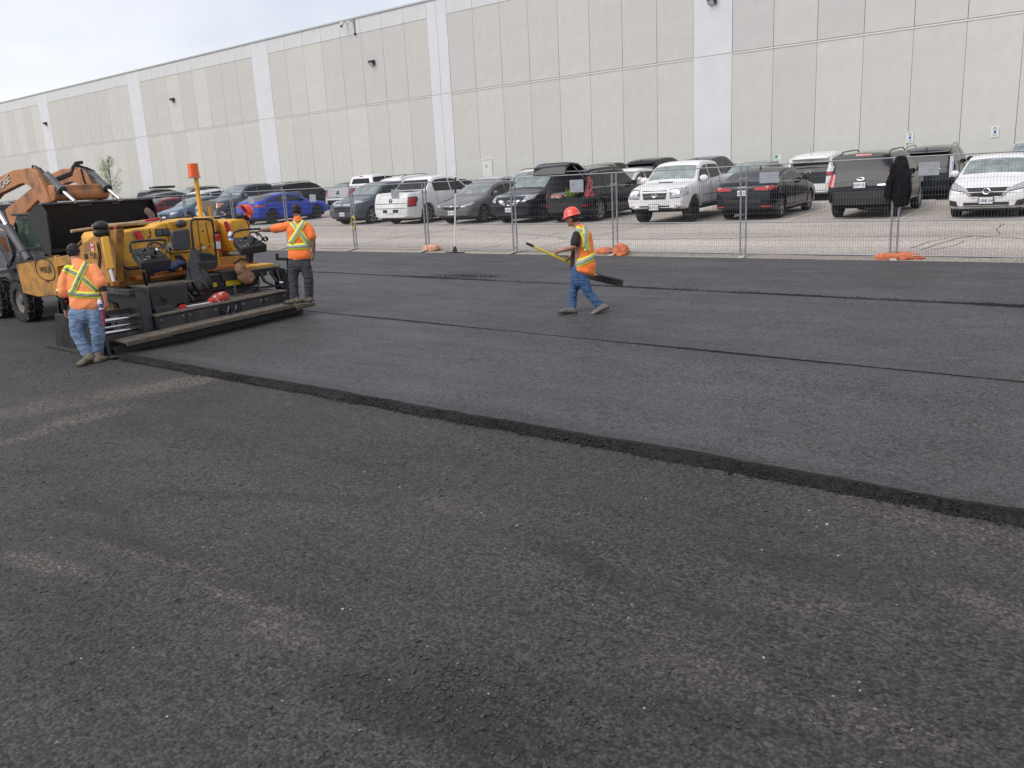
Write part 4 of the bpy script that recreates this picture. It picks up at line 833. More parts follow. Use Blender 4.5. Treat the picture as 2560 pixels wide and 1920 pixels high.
car('white crossover hatchback seen from behind with a roof antenna and dark rear glass', 'SUV', -11.35, 30.9, 'rear', 'cross', Wt, lampr(.88, 1.0, 4.5) + [('antenna', None), ('emblem', M_CHROME, 'r', (0, 1.0, .10), 'wing'), ('bumper', Wt, 'r', Q(-.97, .40, .97, .62), .03, False), ('spoiler', Wt)], scale=dict(H=1.50, L=4.5))
car('grey green older sedan behind the black compact sedan, facing the fence', 'car', -13.9, 30.2, 'front', 'sedan', Gn, lampf(.62, .78), rim='seven', scale=dict(H=1.42))
car('dark hatchback with roof spoiler behind the white crew cab pickup', 'car', -18.6, 36.2, 'rear', 'cross', Nv, lampr(.95, 1.1) + [('spoiler', Nv), ('fin', None)], scale=dict(H=1.62))
car('dark seven seat SUV parked behind the open SUV, seen over its roof', 'SUV', -21.3, 35.8, 'rear', 'mini', Nv, [('taillight', M_RED, 'r', [(.50, 1.0), (.97, 1.02), (.97, 1.12), (.5, 1.08)], .012), ('spoiler', Nv), ('fin', None), ('badge', M_GALV, 'r', Q(-.9, .86, .9, .96), .01, False)], scale=dict(L=4.9, H=1.72, W=1.92, wb=2.9))
car('black SUV next to the dark seven seater, only its roof showing', 'SUV', -24.1, 36, 'rear', 'cross', Bk, lampr(.95, 1.1), scale=dict(H=1.66))
car('white sedan whose windscreen shows between the open SUV and the white crew cab', 'car', -19.6, 30.2, 'front', 'sedan', Wt, lampf(.65, .8))
car('white crossover facing the fence behind the dark compact crossover', 'SUV', -24.7, 30.2, 'front', 'cross', Wt, lampf(.8, .96) + [('rails', M_BLACK)], scale=dict(H=1.70))
car('pale green grey sedan roof behind the warm grey sedan', 'car', -27.3, 30.3, 'front', 'sedan', Sl, lampf(.62, .78), scale=dict(H=1.42))
car('charcoal sedan between the white SUV with rails and the warm grey sedan', 'car', -29.9, 30.3, 'rear', 'sedan', Nv, lampr(.8, .95), scale=dict(H=1.42))
car('white SUV with black roof rails seen from behind above the white pickup', 'SUV', -32.6, 30.3, 'rear', 'mini', Wt, lampr(.95, 1.15) + [('rails', M_BLACK), ('spoiler', Wt)], scale=dict(H=1.80))
car('big white pickup truck seen from behind with a plain tailgate', 'pickup truck', -36.9, 30.6, 'rear', 'bigpickup', Wt, [('taillight', M_RED, 'r', [(.82, .98), (.995, .98), (.985, 1.28), (.82, 1.28)], .014), ('emblem', M_BLACK, 'r', (0, 1.12, .12), 'block'), ('bumper', M_CHROME, 'r', Q(-.95, .52, .95, .74), .05, False), ('tailgate_seam', M_DARK, 'r', Q(-.8, .86, .8, .88), .004, False), ('brake_lamp', M_RED, 'r', Q(-.12, 1.84, .12, 1.88), .02, False)], rim='truck')
car('dark sedan beyond the big white pickup, windscreen towards the fence', 'car', -44.7, 36, 'front', 'sedan', Nv, lampf(.62, .8), scale=dict(H=1.46))
car('dark grey crew cab pickup truck behind the blue sports sedan', 'pickup truck', -39.6, 24.3, 'front', 'bigpickup', GBl, [('headlight', M_LAMP, 'f', [(.62, .88), (.94, .88), (.94, 1.10), (.62, 1.10)], .012), ('indicator', M_AMBER, 'f', [(.86, .90), (.95, .90), (.95, 1.08), (.86, 1.08)], .018), ('headlight', M_LAMP, 's', [(.05, .9), (.25, .92), (.25, 1.08), (.06, 1.08)], .008), ('grille', M_BLACK, 'f', Q(-.55, .80, .55, 1.10), .01, False), ('grille_bar', M_CHROME, 'f', Q(-.55, .92, .55, .98), .02, False), ('bumper', M_CHROME, 'f', Q(-.97, .50, .97, .72), .05, False), ('plate', None, 'f', .60, '')], rim='truck', rims=M_DALLOY)
car('black SUV behind the dark grey pickup with a red tail lamp', 'SUV', -42.8, 30.3, 'rear', 'mini', Bk, lampr(1.0, 1.2, 4.74) + [('rails', M_BLACK)], scale=dict(H=1.86, L=5.1, W=2.0, wb=2.95))
car('light blue grey compact sedan left of the dark grey pickup', 'car', -43.6, 24.3, 'front', 'fast', StB, lampf(.6, .76))
car('dark red sedan to the right of the loader bucket', 'car', -46.9, 24.6, 'rear', 'sedan', Rd, lampr(.85, 1.0, 4.62), rim='five')
car('white hatchback with a red tail lamp strip behind the light blue sedan', 'car', -51.5, 30.6, 'rear', 'cross', Wt, [('taillight', M_RED, 'r', [(.45, 1.0), (.97, 1.0), (.97, 1.16), (.45, 1.1)], .012), ('rails', M_GALV)], scale=dict(H=1.5))
car('grey hatchback behind the dark red sedan', 'car', -56.8, 30.4, 'rear', 'cross', GBl, lampr(.95, 1.1) + [('rails', M_GALV)], scale=dict(H=1.5))
car('black SUV with roof rails over the right half of the loader bucket', 'SUV', -63.1, 35.8, 'front', 'mini', Nv, lampf(.85, 1.0) + [('rails', M_BLACK)])
car('black SUV with a loaded roof rack above the right corner of the loader bucket', 'SUV', -67.6, 35.8, 'rear', 'mini', Bk, lampr(.95, 1.15) + [('rails', M_BLACK)], scale=dict(H=1.82))
# far left, seen over the loader cab
car('black sports utility car with a sloping roof left of the loader arm', 'SUV', -96.8, 36, 'rear', 'cross', Bk, lampr(.95, 1.1, 4.62), rim='seven')
car('black and silver crossover left of the loader cab', 'SUV', -91.0, 36, 'rear', 'cross', Nv, lampr(.95, 1.1, 4.62))
car('dark grey crossover with a bright window surround behind the loader cab', 'SUV', -78.3, 30.3, 'rear', 'cross', Nv, lampr(.9, 1.05, 4.62), opts=('chromewin',))
car('dark car with a small number plate between the loader cab and the black car', 'car', -73.0, 24.5, 'front', 'cross', GBl, lampf(.8, .96))
car('black hatchback at the far left edge of the photo', 'car', -84.5, 30.3, 'front', 'cross', Bk, lampf(.8, .95))
# concrete wheel stops between the two rows
for k in range(16):
    x = -4.3 - 3.0 * k; y = 28.75
    m_ = MB(); z = tz(y) + .02; m_.prism([(x - .85, y - .08, z), (x - .85, y + .08, z), (x - .85, y + .05, z + .13), (x - .85, y - .05, z + .13)], (1.7, 0, 0))
    o = m_.build('wheel_stop', mat('wheel_stop_concrete', (.5, .49, .46), rough=.9, noise_amt=.15), None, bevel=.01); tag(o, 'pale concrete wheel stop on the lot between the two rows of parked cars', 'wheel stop', 'concrete wheel stops between the car rows')

# load on the roof rack of the far black SUV
t = thing('roof_load', (-67.6, 38, tz(38) + 1.9), 'jumbled load strapped on the roof rack of a far black SUV', 'load'); rr = random.Random(2)
for k in range(7): MB().box((rr.uniform(-.6, .3), rr.uniform(-.9, .5), 0), (rr.uniform(.3, .7), rr.uniform(.5, .9), rr.uniform(.08, .22))).build('bundle', M_BLACK, t, world=False, bevel=.03)

# ================================================================== FENCE
def fy(x): return 17.42 + max(0, (-x - 8)) * .026
FXS = [-1.35, -4.6, -7.67, -10.93, -14.07, -17.37, -20.6, -24.1, -27.3, -30.6, -33.8, -37.0, -40.3, -43.6, -47, -50.4, -53.8, -57.2, -60.6, -64, -67.4, -70.8, -74.2, -77.6, -81]
FXS = [1.9] + FXS
MW = mat('fence_wire', (0.15, 0.155, 0.17), rough=.6, metal=.3)
def fence_panel(xa, xb, lab):
    pa, pb = Vector((xa - .06, fy(xa), 0)), Vector((xb + .06, fy(xb), 0)); ga, gb = tz(pa.y) + .02, tz(pb.y) + .02
    up = Vector((0, 0, 1)); A0, B0 = pa + up * (ga + .07), pb + up * (gb + .07); A1, B1 = pa + up * (ga + 1.90), pb + up * (gb + 1.90); A5, B5 = A0.lerp(A1, .36), B0.lerp(B1, .36)
    t = thing('mesh_fence', (pa + pb) / 2 + up * ga, lab, 'mesh fence', 'temporary mesh fence panels')
    for a, b in ((A0 - up * .05, A1), (B0 - up * .05, B1)): MB().tube([a, b], .020, 8).build('upright', M_GALV, t, smooth=True)
    for a, b in ((A0, B0), (A1, B1), (A5, B5)): MB().tube([a, b], .013, 7).build('rail', M_GALV, t, smooth=True)
    mb = MB(); n = int((pb - pa).length / .052)
    near = (pa + pb).x / 2 > -30
    step = 1 if near else 2
    for i in range(1, n, step):
        f = i / n; mb.bar(A0.lerp(B0, f), A1.lerp(B1, f), .0028)
    for j in range(1, 13):
        f = j / 13; mb.bar(A0.lerp(A1, f), B0.lerp(B1, f), .0028)
    o = mb.build('wire_mesh', MW, t, recalc=False); o['kind'] = 'stuff'
    return t, A0, B0, A1, B1
FP = []
names = ['rightmost fence panel, in front of the white sedan', 'mesh fence panel right of the hanging jacket', 'mesh fence panel left of the hanging jacket, before the black compact sedan', 'mesh fence panel before the white crew cab pickup', 'mesh fence panel behind the worker with the rake', 'mesh fence panel before the dark crossover and open SUV', 'mesh fence panel behind the standing squeegee', 'mesh fence panel before the white sloping pickup', 'mesh fence panel right of the standing operator, before the blue sedan', 'mesh fence panel directly behind the standing operator', 'mesh fence panel behind the red hard hat', 'mesh fence panel behind the amber beacon post']
for i, (xb, xa) in enumerate(zip(FXS[:-1], FXS[1:])):
    FP.append(fence_panel(xa, xb, names[i] if i < len(names) else ('mesh fence panel hidden behind the paver hopper and loader bucket' if i < 19 else 'distant mesh fence panel seen left of the loader cab')))
M_FOOT = mat('fence_foot_steel', (0.55, 0.54, 0.5), rough=.5, metal=.3, noise_amt=.2)
for i, x in enumerate(FXS[1:13]):
    g_ = tz(fy(x)) + .02; y = fy(x); lab = 'flat steel foot of the fence at the post %s' % ['right of the frame edge', 'with the hanging jacket', 'before the black compact sedan', 'with the upright orange sandbag', 'left of the rake worker', 'with the faded pink sandbag', 'left of the white sloping pickup', 'right behind the operator', 'behind the red hard hat', 'left of the hard hat', 'behind the beacon', 'behind the bucket'][i]
    t = thing('fence_stand', (x, y, g_), lab, 'fence stand', 'steel feet of the temporary fence')
    MB().obox((x + .03, y - .12, g_ + .012), (.055, .02, 0), (-.12, .40, 0), (0, 0, .006)).build('base_plate', M_FOOT, t); m_ = MB()
    for s in (-.035, .04): m_.tube([(x + s, y, g_), (x + s, y, g_ + .16)], .015, 6)
    m_.build('stub', M_GALV, t)
    cl = MB().box((x - .09, y - .03, g_ + 1.62), (x + .09, y + .03, g_ + 1.66)).tube([(x, y - .05, g_ + 1.64), (x, y + .05, g_ + 1.64)], .012, 6).build('fence_clamp', M_GALV, t)
# panel notices
M_NOTE = mat('fence_notice_grey', (0.30, 0.32, 0.35), rough=.4, noise_amt=.2)
for (x, z, w, h, lab) in [(-18.55, -.20, .34, .26, 'small grey notice plate wired to the fence over the white pickup'), (-12.0, -.20, .40, .30, 'grey notice plate on the fence over the black SUV with open tailgate'), (-15.3, -.18, .28, .20, 'grey notice plate on the fence before the dark crossover windscreen'), (-7.1, -.20, .42, .22, 'grey notice plate on the fence over the rear glass of the black sedan'), (-4.05, -.17, .36, .24, 'grey notice plate just right of the hanging jacket'), (-26.0, -.2, .34, .26, 'pale notice plate on the fence over the blue sedan door'), (-22.5, -.22, .32, .24, 'grey notice plate on the fence before the slate crossover windscreen')]:
    y = fy(x) - .03; o = MB().box((x - w / 2, y - .004, z - h / 2), (x + w / 2, y + .004, z + h / 2)).build('fence_notice', M_NOTE, None, bevel=.004); tag(o, lab, 'notice', 'notice plates on the temporary fence')
# sandbags
def remesh(mb, name, m, parent, voxel, smooth_it=3, wob=0.0, wsc=6.0, stretch=(1, 1, 1), world=True, bumpfn=None):
    o = mb.build('tmp', m, parent, world=world)
    md = o.modifiers.new('r', 'REMESH'); md.mode = 'VOXEL'; md.voxel_size = voxel
    if smooth_it: sm = o.modifiers.new('s', 'SMOOTH'); sm.iterations = smooth_it; sm.factor = .5
    me = eval_mesh(o); o.modifiers.clear(); o.data = me; o.name = name; me.name = name
    off = woff(parent) if parent is not None else Vector((0, 0, 0))
    if wob:
        nn_ = [v.normal.copy() for v in me.vertices]
        for v, vn in zip(me.vertices, nn_):
            w = v.co + off; n_ = noise.noise(Vector((w.x * wsc * stretch[0], w.y * wsc * stretch[1], w.z * wsc * stretch[2])))
            k = 1 - abs(n_) * 2.2; v.co += vn * (k * wob)
    me.polygons.foreach_set('use_smooth', [True] * len(me.polygons)); me.update()
    if len(me.materials) == 0: me.materials.append(m)
    return o
def sandbag(p, size, rot, m, lab, tilt=0.0, slump=.3):
    c = Vector(p); mb = MB(); ca, sa = math.cos(rot), math.sin(rot)
    def f(u, v):
        th = 2 * math.pi * u; ph = math.pi * v; s_ = lambda a: math.copysign(abs(math.sin(a)) ** .55, math.sin(a)); c_ = lambda a: math.copysign(abs(math.cos(a)) ** .55, math.cos(a))
        x = size[0] * s_(ph) * c_(th); y = size[1] * s_(ph) * s_(th); z = size[2] * c_(ph) * (1 - slump * (x / size[0]) ** 2)
        z2 = z * math.cos(tilt) + x * math.sin(tilt); x2 = x * math.cos(tilt) - z * math.sin(tilt)
        return c + Vector((x2 * ca - y * sa, x2 * sa + y * ca, max(z2, -size[2] * .75) + size[2] * .7))
    mb.grid(f, 28, 14)
    o = remesh(mb, 'sandbag', m, None, .018, 2, .016, 9.0); 
    tag(o, lab, 'sandbag', 'sandbags weighing down the fence feet'); return o
MSB = mat('sandbag_orange', (0.58, 0.17, 0.08), rough=.75, noise_amt=.35, noise_scale=7, bump=.006, bump_scale=90); MSP = mat('sandbag_faded', (0.60, 0.32, 0.22), rough=.85, noise_amt=.35, noise_scale=8)
q = ong(1508, 636); sandbag((q.x, q.y + .05, q.z + .01), (.22, .12, .09), .1, MSB, 'orange sandbag standing left of the post behind the rake worker', .1)
q = ong(1552, 640); sandbag((q.x, q.y + .02, q.z + .01), (.18, .12, .16), .15, MSB, 'tall orange sandbag leaning right of the post behind the rake worker', -.35)
q = ong(2240, 648); sandbag((q.x, q.y, q.z), (.40, .15, .075), .05, MSB, 'flat orange sandbag under the hanging jacket', .05)
q = ong(2295, 648); sandbag((q.x - .12, q.y, q.z), (.24, .10, .05), -.2, MSB, 'crumpled orange sandbag end lying right of the jacket post', .0)
q = ong(1078, 628); sandbag((q.x, q.y, q.z + .01), (.30, .14, .10), 0, MSP, 'faded pink sandbag at the post left of the squeegee', .1)
# yellow rope coil on the post
o = MB(); cp = Vector((-20.62, fy(-20.6) - .05, -.95))
for k in range(3): o.tube([cp + Vector((.05 + .09 * math.cos(a * .45), .01 * k, -.06 + (.17 + .02 * k) * math.sin(a * .45))) for a in range(15)], .012, 5)
o = o.build('rope', mat('rope_yellow', (.55, .45, .12), rough=.8), None, smooth=True); tag(o, 'yellow rope coil tied to the double fence post by the white pickup', 'rope')
# squeegee / lute leaning on the fence
b = ong(1138, 634); tpp = ony(1138.7, 441, fy(-16) - .06); t = thing('asphalt_lute', b, 'long handled black asphalt squeegee standing against the fence', 'squeegee')
bb = b + Vector((0, 0, .03)); MB().box((bb.x - .33, bb.y - .03, bb.z - .03), (bb.x + .33, bb.y + .03, bb.z + .015)).prism([(bb.x - .09, bb.y - .02, bb.z + .01), (bb.x + .09, bb.y - .02, bb.z + .01), (bb.x + .02, bb.y - .02, bb.z + .17), (bb.x - .02, bb.y - .02, bb.z + .17)], (0, .04, 0)).build('blade', M_BLACK, t, bevel=.006)
MB().tube([bb + Vector((0, 0, .14)), bb.lerp(tpp, .8)], .019, 8).build('handle', mat('pale_handle', (.68, .66, .58), rough=.5), t, smooth=True)
MB().tube([bb.lerp(tpp, .78), bb.lerp(tpp, .985)], .027, 8).build('grip', M_BLACK, t, smooth=True); MB().tube([bb.lerp(tpp, .985), tpp + Vector((0, 0, .12))], .012, 8).build('handle_end', M_WHITE, t, smooth=True)
# jacket over the fence corner
X0 = -4.55; jy = fy(X0); top = onx(2235, 394, X0); jp = lambda dx, dz, dy=0: Vector((X0 + dx, jy - .02 + dy, top.z + dz))
PEND_JACKET = (jp, top)

# ================================================================== PEOPLE
def loft_chain(mb, st, side, n=14, capk=(1, 1)):
    """st: list of (pos, half width, half depth); side: width axis"""
    side = Vector(side).normalized(); m = len(st); rings = []
    for i, (p, rw_, rd) in enumerate(st):
        p = Vector(p); t = (Vector(st[min(i + 1, m - 1)][0]) - Vector(st[max(i - 1, 0)][0])).normalized()
        a = side - t * side.dot(t)
        if a.length < .05: a = t.orthogonal()
        a.normalize(); b = t.cross(a)
        rings.append((p, a * rw_, b * rd, t))
    R = []
    p, a, b, t = rings[0]
    for q in (.35, .75, .95) if capk[0] else (): R.append((p - t * min(a.length, b.length) * math.sqrt(1 - q * q) * capk[0], a * q, b * q))
    R += [(p, a, b) for p, a, b, t in rings]
    p, a, b, t = rings[-1]
    for q in (.95, .75, .35) if capk[1] else (): R.append((p + t * min(a.length, b.length) * math.sqrt(1 - q * q) * capk[1], a * q, b * q))
    vs = [p + a * math.cos(2 * math.pi * k / n) + b * math.sin(2 * math.pi * k / n) for p, a, b in R for k in range(n)]; m = len(R)
    fs = [(i * n + k, i * n + (k + 1) % n, (i + 1) * n + (k + 1) % n, (i + 1) * n + k) for i in range(m - 1) for k in range(n)] + [tuple(range(n - 1, -1, -1)), tuple((m - 1) * n + k for k in range(n))]
    return mb.add(vs, fs)
def limb(mb, pts, n=12, side=None): return loft_chain(mb, [(p, r, r2) for p, r, r2 in pts], side or CAM_R, n)
def sub(p, q, k): return Vector(p).lerp(Vector(q), k)
def bvh_world(o):
    off = Vector(o.location) + (woff(o.parent) if o.parent else Vector()); me = o.data
    return BVHTree.FromPolygons([v.co + off for v in me.vertices], [tuple(p.vertices) for p in me.polygons])
def strip(name, bv, pix, wpx, m, parent, off, nseg=26, nw=3):
    """ribbon sewn on a garment: laid along a line of sight points, lying on the real cloth surface"""
    P = [np.array(p, float) for p in pix]; d = [0]
    for a, b in zip(P[:-1], P[1:]): d.append(d[-1] + np.linalg.norm(b - a))
    mb = MB(); rows = []
    for i in range(nseg + 1):
        s = d[-1] * i / nseg; k = max(j for j in range(len(d) - 1) if d[j] <= s + 1e-9); f = (s - d[k]) / (d[k + 1] - d[k]); c = P[k] * (1 - f) + P[k + 1] * f
        t = P[k + 1] - P[k]; t /= np.linalg.norm(t); nn = np.array([-t[1], t[0]]); row = []
        for j in range(nw + 1):
            q = c + nn * wpx * (j / nw - .5); r_ = ray(*q).normalized(); h = bv.ray_cast(Vector((0, 0, 0)), r_)
            row.append(h[0] + h[1] * off if h[0] is not None else None)
        rows.append(row)
    idx = {}; vs = []; fs = []
    for i, r_ in enumerate(rows):
        for j, p in enumerate(r_):
            if p is not None: idx[(i, j)] = len(vs); vs.append(p)
    for i in range(nseg):
        for j in range(nw):
            q = [(i, j), (i + 1, j), (i + 1, j + 1), (i, j + 1)]
            if all(a in idx for a in q):
                pts_ = [vs[idx[a]] for a in q]
                if max((a - b).length for a in pts_ for b in pts_) < .12: fs.append(tuple(idx[a] for a in q))
    if not fs: return None
    mb.add(vs, fs); o = mb.build(name, m, parent, smooth=True, recalc=False); sol = o.modifiers.new('s', 'SOLIDIFY'); sol.thickness = .003; sol.offset = 0; return o
def band(name, bv, c, ax, lo, hi, m, parent, off, tilt=Vector((0, 0, 0)), n=64):
    """ring sewn round a garment: shot inwards from outside"""
    ax = Vector(ax).normalized(); a = ax.orthogonal().normalized(); b = ax.cross(a); vs = []; fs = []; ok = []
    for k in range(n):
        an = 2 * math.pi * k / n; dr = a * math.cos(an) + b * math.sin(an)
        for j in range(3):
            o_ = Vector(c) + ax * (lo + (hi - lo) * j / 2) + dr * .45; h = bv.ray_cast(o_, -dr)
            vs.append(h[0] + dr * off if h[0] is not None else Vector(c)); ok.append(h[0] is not None and h[3] < .40)
    for k in range(n):
        for j in range(2):
            q = (k * 3 + j, ((k + 1) % n) * 3 + j, ((k + 1) % n) * 3 + j + 1, k * 3 + j + 1)
            if all(ok[i] for i in q) and max((vs[i] - vs[l]).length for i in q for l in q) < .1: fs.append(q)
    if fs:
        o = MB().add(vs, fs).build(name, m, parent, smooth=True, recalc=False); sol = o.modifiers.new('s', 'SOLIDIFY'); sol.thickness = .003; sol.offset = 0; return o
M_ORANGE = mat('hi_vis_orange', (0.92, 0.20, 0.035), rough=.8, noise_amt=.10, noise_scale=5, sheen=.2, bump=.004, bump_scale=25)
M_ORANGE2 = mat('faded_hi_vis_orange', (0.95, 0.30, 0.11), rough=.8, noise_amt=.10, noise_scale=5, sheen=.2, bump=.004, bump_scale=25)
M_YEL = mat('hi_vis_yellow', (0.72, 0.80, 0.06), rough=.7); M_SILV = mat('reflective_tape', (0.34, 0.36, 0.34), rough=.5, noise_amt=.25, noise_scale=30); M_SILVD = mat('worn_reflective_tape', (0.20, 0.21, 0.18), rough=.6, noise_amt=.6, noise_scale=26)
M_JEAN = mat('denim_blue', (0.035, 0.085, 0.19), rough=.85, noise_amt=.35, noise_scale=10, bump=.003, bump_scale=200); M_JEAN2 = mat('washed_denim', (0.15, 0.22, 0.34), rough=.85, noise_amt=.25, noise_scale=10, bump=.003, bump_scale=200)
M_WORKP = mat('dark_grey_work_trousers', (0.040, 0.045, 0.050), rough=.85, noise_amt=.3, noise_scale=9)
M_BOOT = mat('dusty_tan_boot', (0.135, 0.115, 0.078), rough=.85, color2=(0.06, 0.052, 0.04), noise_scale=18); M_BOOTG = mat('dusty_grey_boot', (0.15, 0.14, 0.125), rough=.8, color2=(0.07, 0.065, 0.06), noise_scale=18); M_SOLE = mat('boot_sole', (0.025, 0.023, 0.02), rough=.8)
M_SKIN = mat('tanned_skin', (0.36, 0.17, 0.105), rough=.55, noise_amt=.12, noise_scale=12); M_SKINL = mat('ruddy_skin', (0.46, 0.20, 0.13), rough=.55, noise_amt=.12, noise_scale=12); M_SKIND = mat('brown_skin', (0.17, 0.082, 0.052), rough=.5, noise_amt=.12, noise_scale=12)
M_HAIR = mat('dark_hair', (0.012, 0.010, 0.009), rough=.6, noise_amt=.5, noise_scale=40); M_SHIRT = mat('black_tshirt', (0.012, 0.012, 0.014), rough=.85); M_HAT = mat('hard_hat_red', (0.78, 0.07, 0.045), rough=.28, coat=.4, noise_amt=.06)

def hand(mb, wrist, direction, palm_n, r=.9, curl=.5, side_thumb=1):
    """palm, four unequal curled fingers and a side thumb, all rooted in the wrist"""
    w = Vector(wrist); d = Vector(direction).normalized(); nrm = Vector(palm_n); nrm = (nrm - d * nrm.dot(d)).normalized(); s = d.cross(nrm)
    pk = w + d * .05 * r; loft_chain(mb, [(w, .026 * r, .020 * r), (pk, .038 * r, .016 * r), (w + d * .092 * r, .041 * r, .014 * r)], s, 12)
    for k, (off, L) in enumerate(((-.030, .066), (-.010, .078), (.011, .072), (.030, .056))):
        b0 = w + d * .088 * r + s * off * r; a1 = curl * .9; a2 = curl * 2.0; a3 = curl * 3.0
        p1 = b0 + (d * math.cos(a1) + nrm * math.sin(a1)) * L * .45 * r; p2 = p1 + (d * math.cos(a2) + nrm * math.sin(a2)) * L * .32 * r; p3 = p2 + (d * math.cos(a3) + nrm * math.sin(a3)) * L * .25 * r
        limb(mb, [(b0, .0095 * r, .0095 * r), (p1, .009 * r, .009 * r), (p2, .0083 * r, .0083 * r), (p3, .0075 * r, .0075 * r)], 8)
    t0 = w + d * .03 * r + s * .030 * side_thumb * r; t1 = t0 + (d * .7 + s * side_thumb * .6 + nrm * .3).normalized() * .035 * r; t2 = t1 + (d * .85 + nrm * .5).normalized() * .030 * r
    limb(mb, [(t0, .012 * r, .012 * r), (t1, .011 * r, .011 * r), (t2, .0085 * r, .0085 * r)], 8)
def headpiece(mb, c, face, up, r=.098):
    c, f, u = Vector(c), Vector(face).normalized(), Vector(up).normalized(); s = f.cross(u).normalized(); f = u.cross(s).normalized()
    mb.add(*_ellip(c + u * .015, s * .076, f * .098, u * .112)); mb.add(*_ellip(c + f * .022 - u * .052, s * .054, f * .068, u * .062))     # skull, jaw
    mb.add(*_ellip(c + f * .098 - u * .018, s * .013, f * .022, u * .024)); mb.add(*_ellip(c + f * .080 - u * .088, s * .020, f * .020, u * .016))  # nose, chin
    mb.add(*_ellip(c + f * .085 - u * .056, s * .024, f * .014, u * .010)); mb.add(*_ellip(c + f * .078 + u * .028, s * .05, f * .02, u * .010))   # lips, brow
    for q in (-1, 1): mb.add(*_ellip(c + s * q * .078 - u * .010 - f * .008, s * .010, f * .019, u * .031))        # ears
    return s, f, u
def _ellip(c, a, b, d, n=14):
    vs = [c + a * (math.sin(math.pi * j / 8) * math.cos(2 * math.pi * i / n)) + b * (math.sin(math.pi * j / 8) * math.sin(2 * math.pi * i / n)) + d * math.cos(math.pi * j / 8) for j in range(9) for i in range(n)]
    return vs, [(j * n + i, j * n + (i + 1) % n, (j + 1) * n + (i + 1) % n, (j + 1) * n + i) for j in range(8) for i in range(n)]
def face_bits(c, s, f, u, parent):
    for q in (-1, 1):
        e = Vector(c) + s * q * .030 + f * .084 + u * .006
        MB().add(*_ellip(e, s * .012, f * .008, u * .007)).build('eye', M_HAIR, parent, smooth=True)
    MB().add(*_ellip(Vector(c) + f * .0985 - u * .056, s * .022, f * .004, u * .004)).build('mouth', mat('lip_tone', (.25, .09, .08), rough=.5), parent, smooth=True)
def boot(name, heel, toe, ankle, up, m, parent, r=1.0):
    heel, toe, ankle, up = map(Vector, (heel, toe, ankle, up)); d = (toe - heel).normalized(); up = (up - d * up.dot(d)).normalized(); s = d.cross(up); L = (toe - heel).length
    mb = MB(); h0 = heel + up * .035
    loft_chain(mb, [(h0 + d * .02, .036 * r, .034), (h0 + d * .09, .038 * r, .042), (h0 + d * L * .55 + up * .006, .043 * r, .036), (h0 + d * L * .80 - up * .002, .047 * r, .030), (h0 + d * (L - .035) - up * .006, .038 * r, .024)], s, 14)
    loft_chain(mb, [(h0 + d * .05, .042 * r, .05), (sub(h0 + d * .06, ankle, .55), .044 * r, .05), (ankle, .050 * r, .054)], s, 14)
    o = remesh(mb, name, m, parent, .009, 3, .003, 22)
    sb = MB(); prof = [(0, .8), (.12, .95), (.4, .84), (.7, 1.05), (.9, .85), (1.0, .45)]; vs = []
    for z0 in (0, .022):
        for sg in (1, -1):
            pp = prof if sg == 1 else prof[::-1]
            vs += [heel + d * (t_ * (L + .012) - .004) + s * sg * .046 * r * w_ + up * z0 for t_, w_ in pp]
    n = 12; sb.add(vs, [tuple(range(n - 1, -1, -1)), tuple(range(n, 2 * n))] + [(i, (i + 1) % n, n + (i + 1) % n, n + i) for i in range(n)]); sb.build('sole', M_SOLE, o if False else parent, bevel=.004)
    return o
SKEW = {}
def P3(dep):  # sight point at a depth along the camera axis
    return lambda u, v, dd=0.0: ond(u, v, dep + dd)
def wrinkles(o, amp, sc3, zone=None):
    me = o.data; off = woff(o.parent); nn_ = [v.normal.copy() for v in me.vertices]
    for v, vn in zip(me.vertices, nn_):
        w = v.co + off; a = noise.noise(Vector((w.x * sc3[0], w.y * sc3[1], w.z * sc3[2]))); b_ = noise.noise(Vector((w.x * sc3[0] * 2.1 + 9, w.y * sc3[1] * 2.1, w.z * sc3[2] * 1.8)))
        k = 1.0 if zone is None else zone(w)
        v.co += vn * amp * k * (.35 - 1.5 * abs(a) ** .8 + .5 * b_)
    me.update()

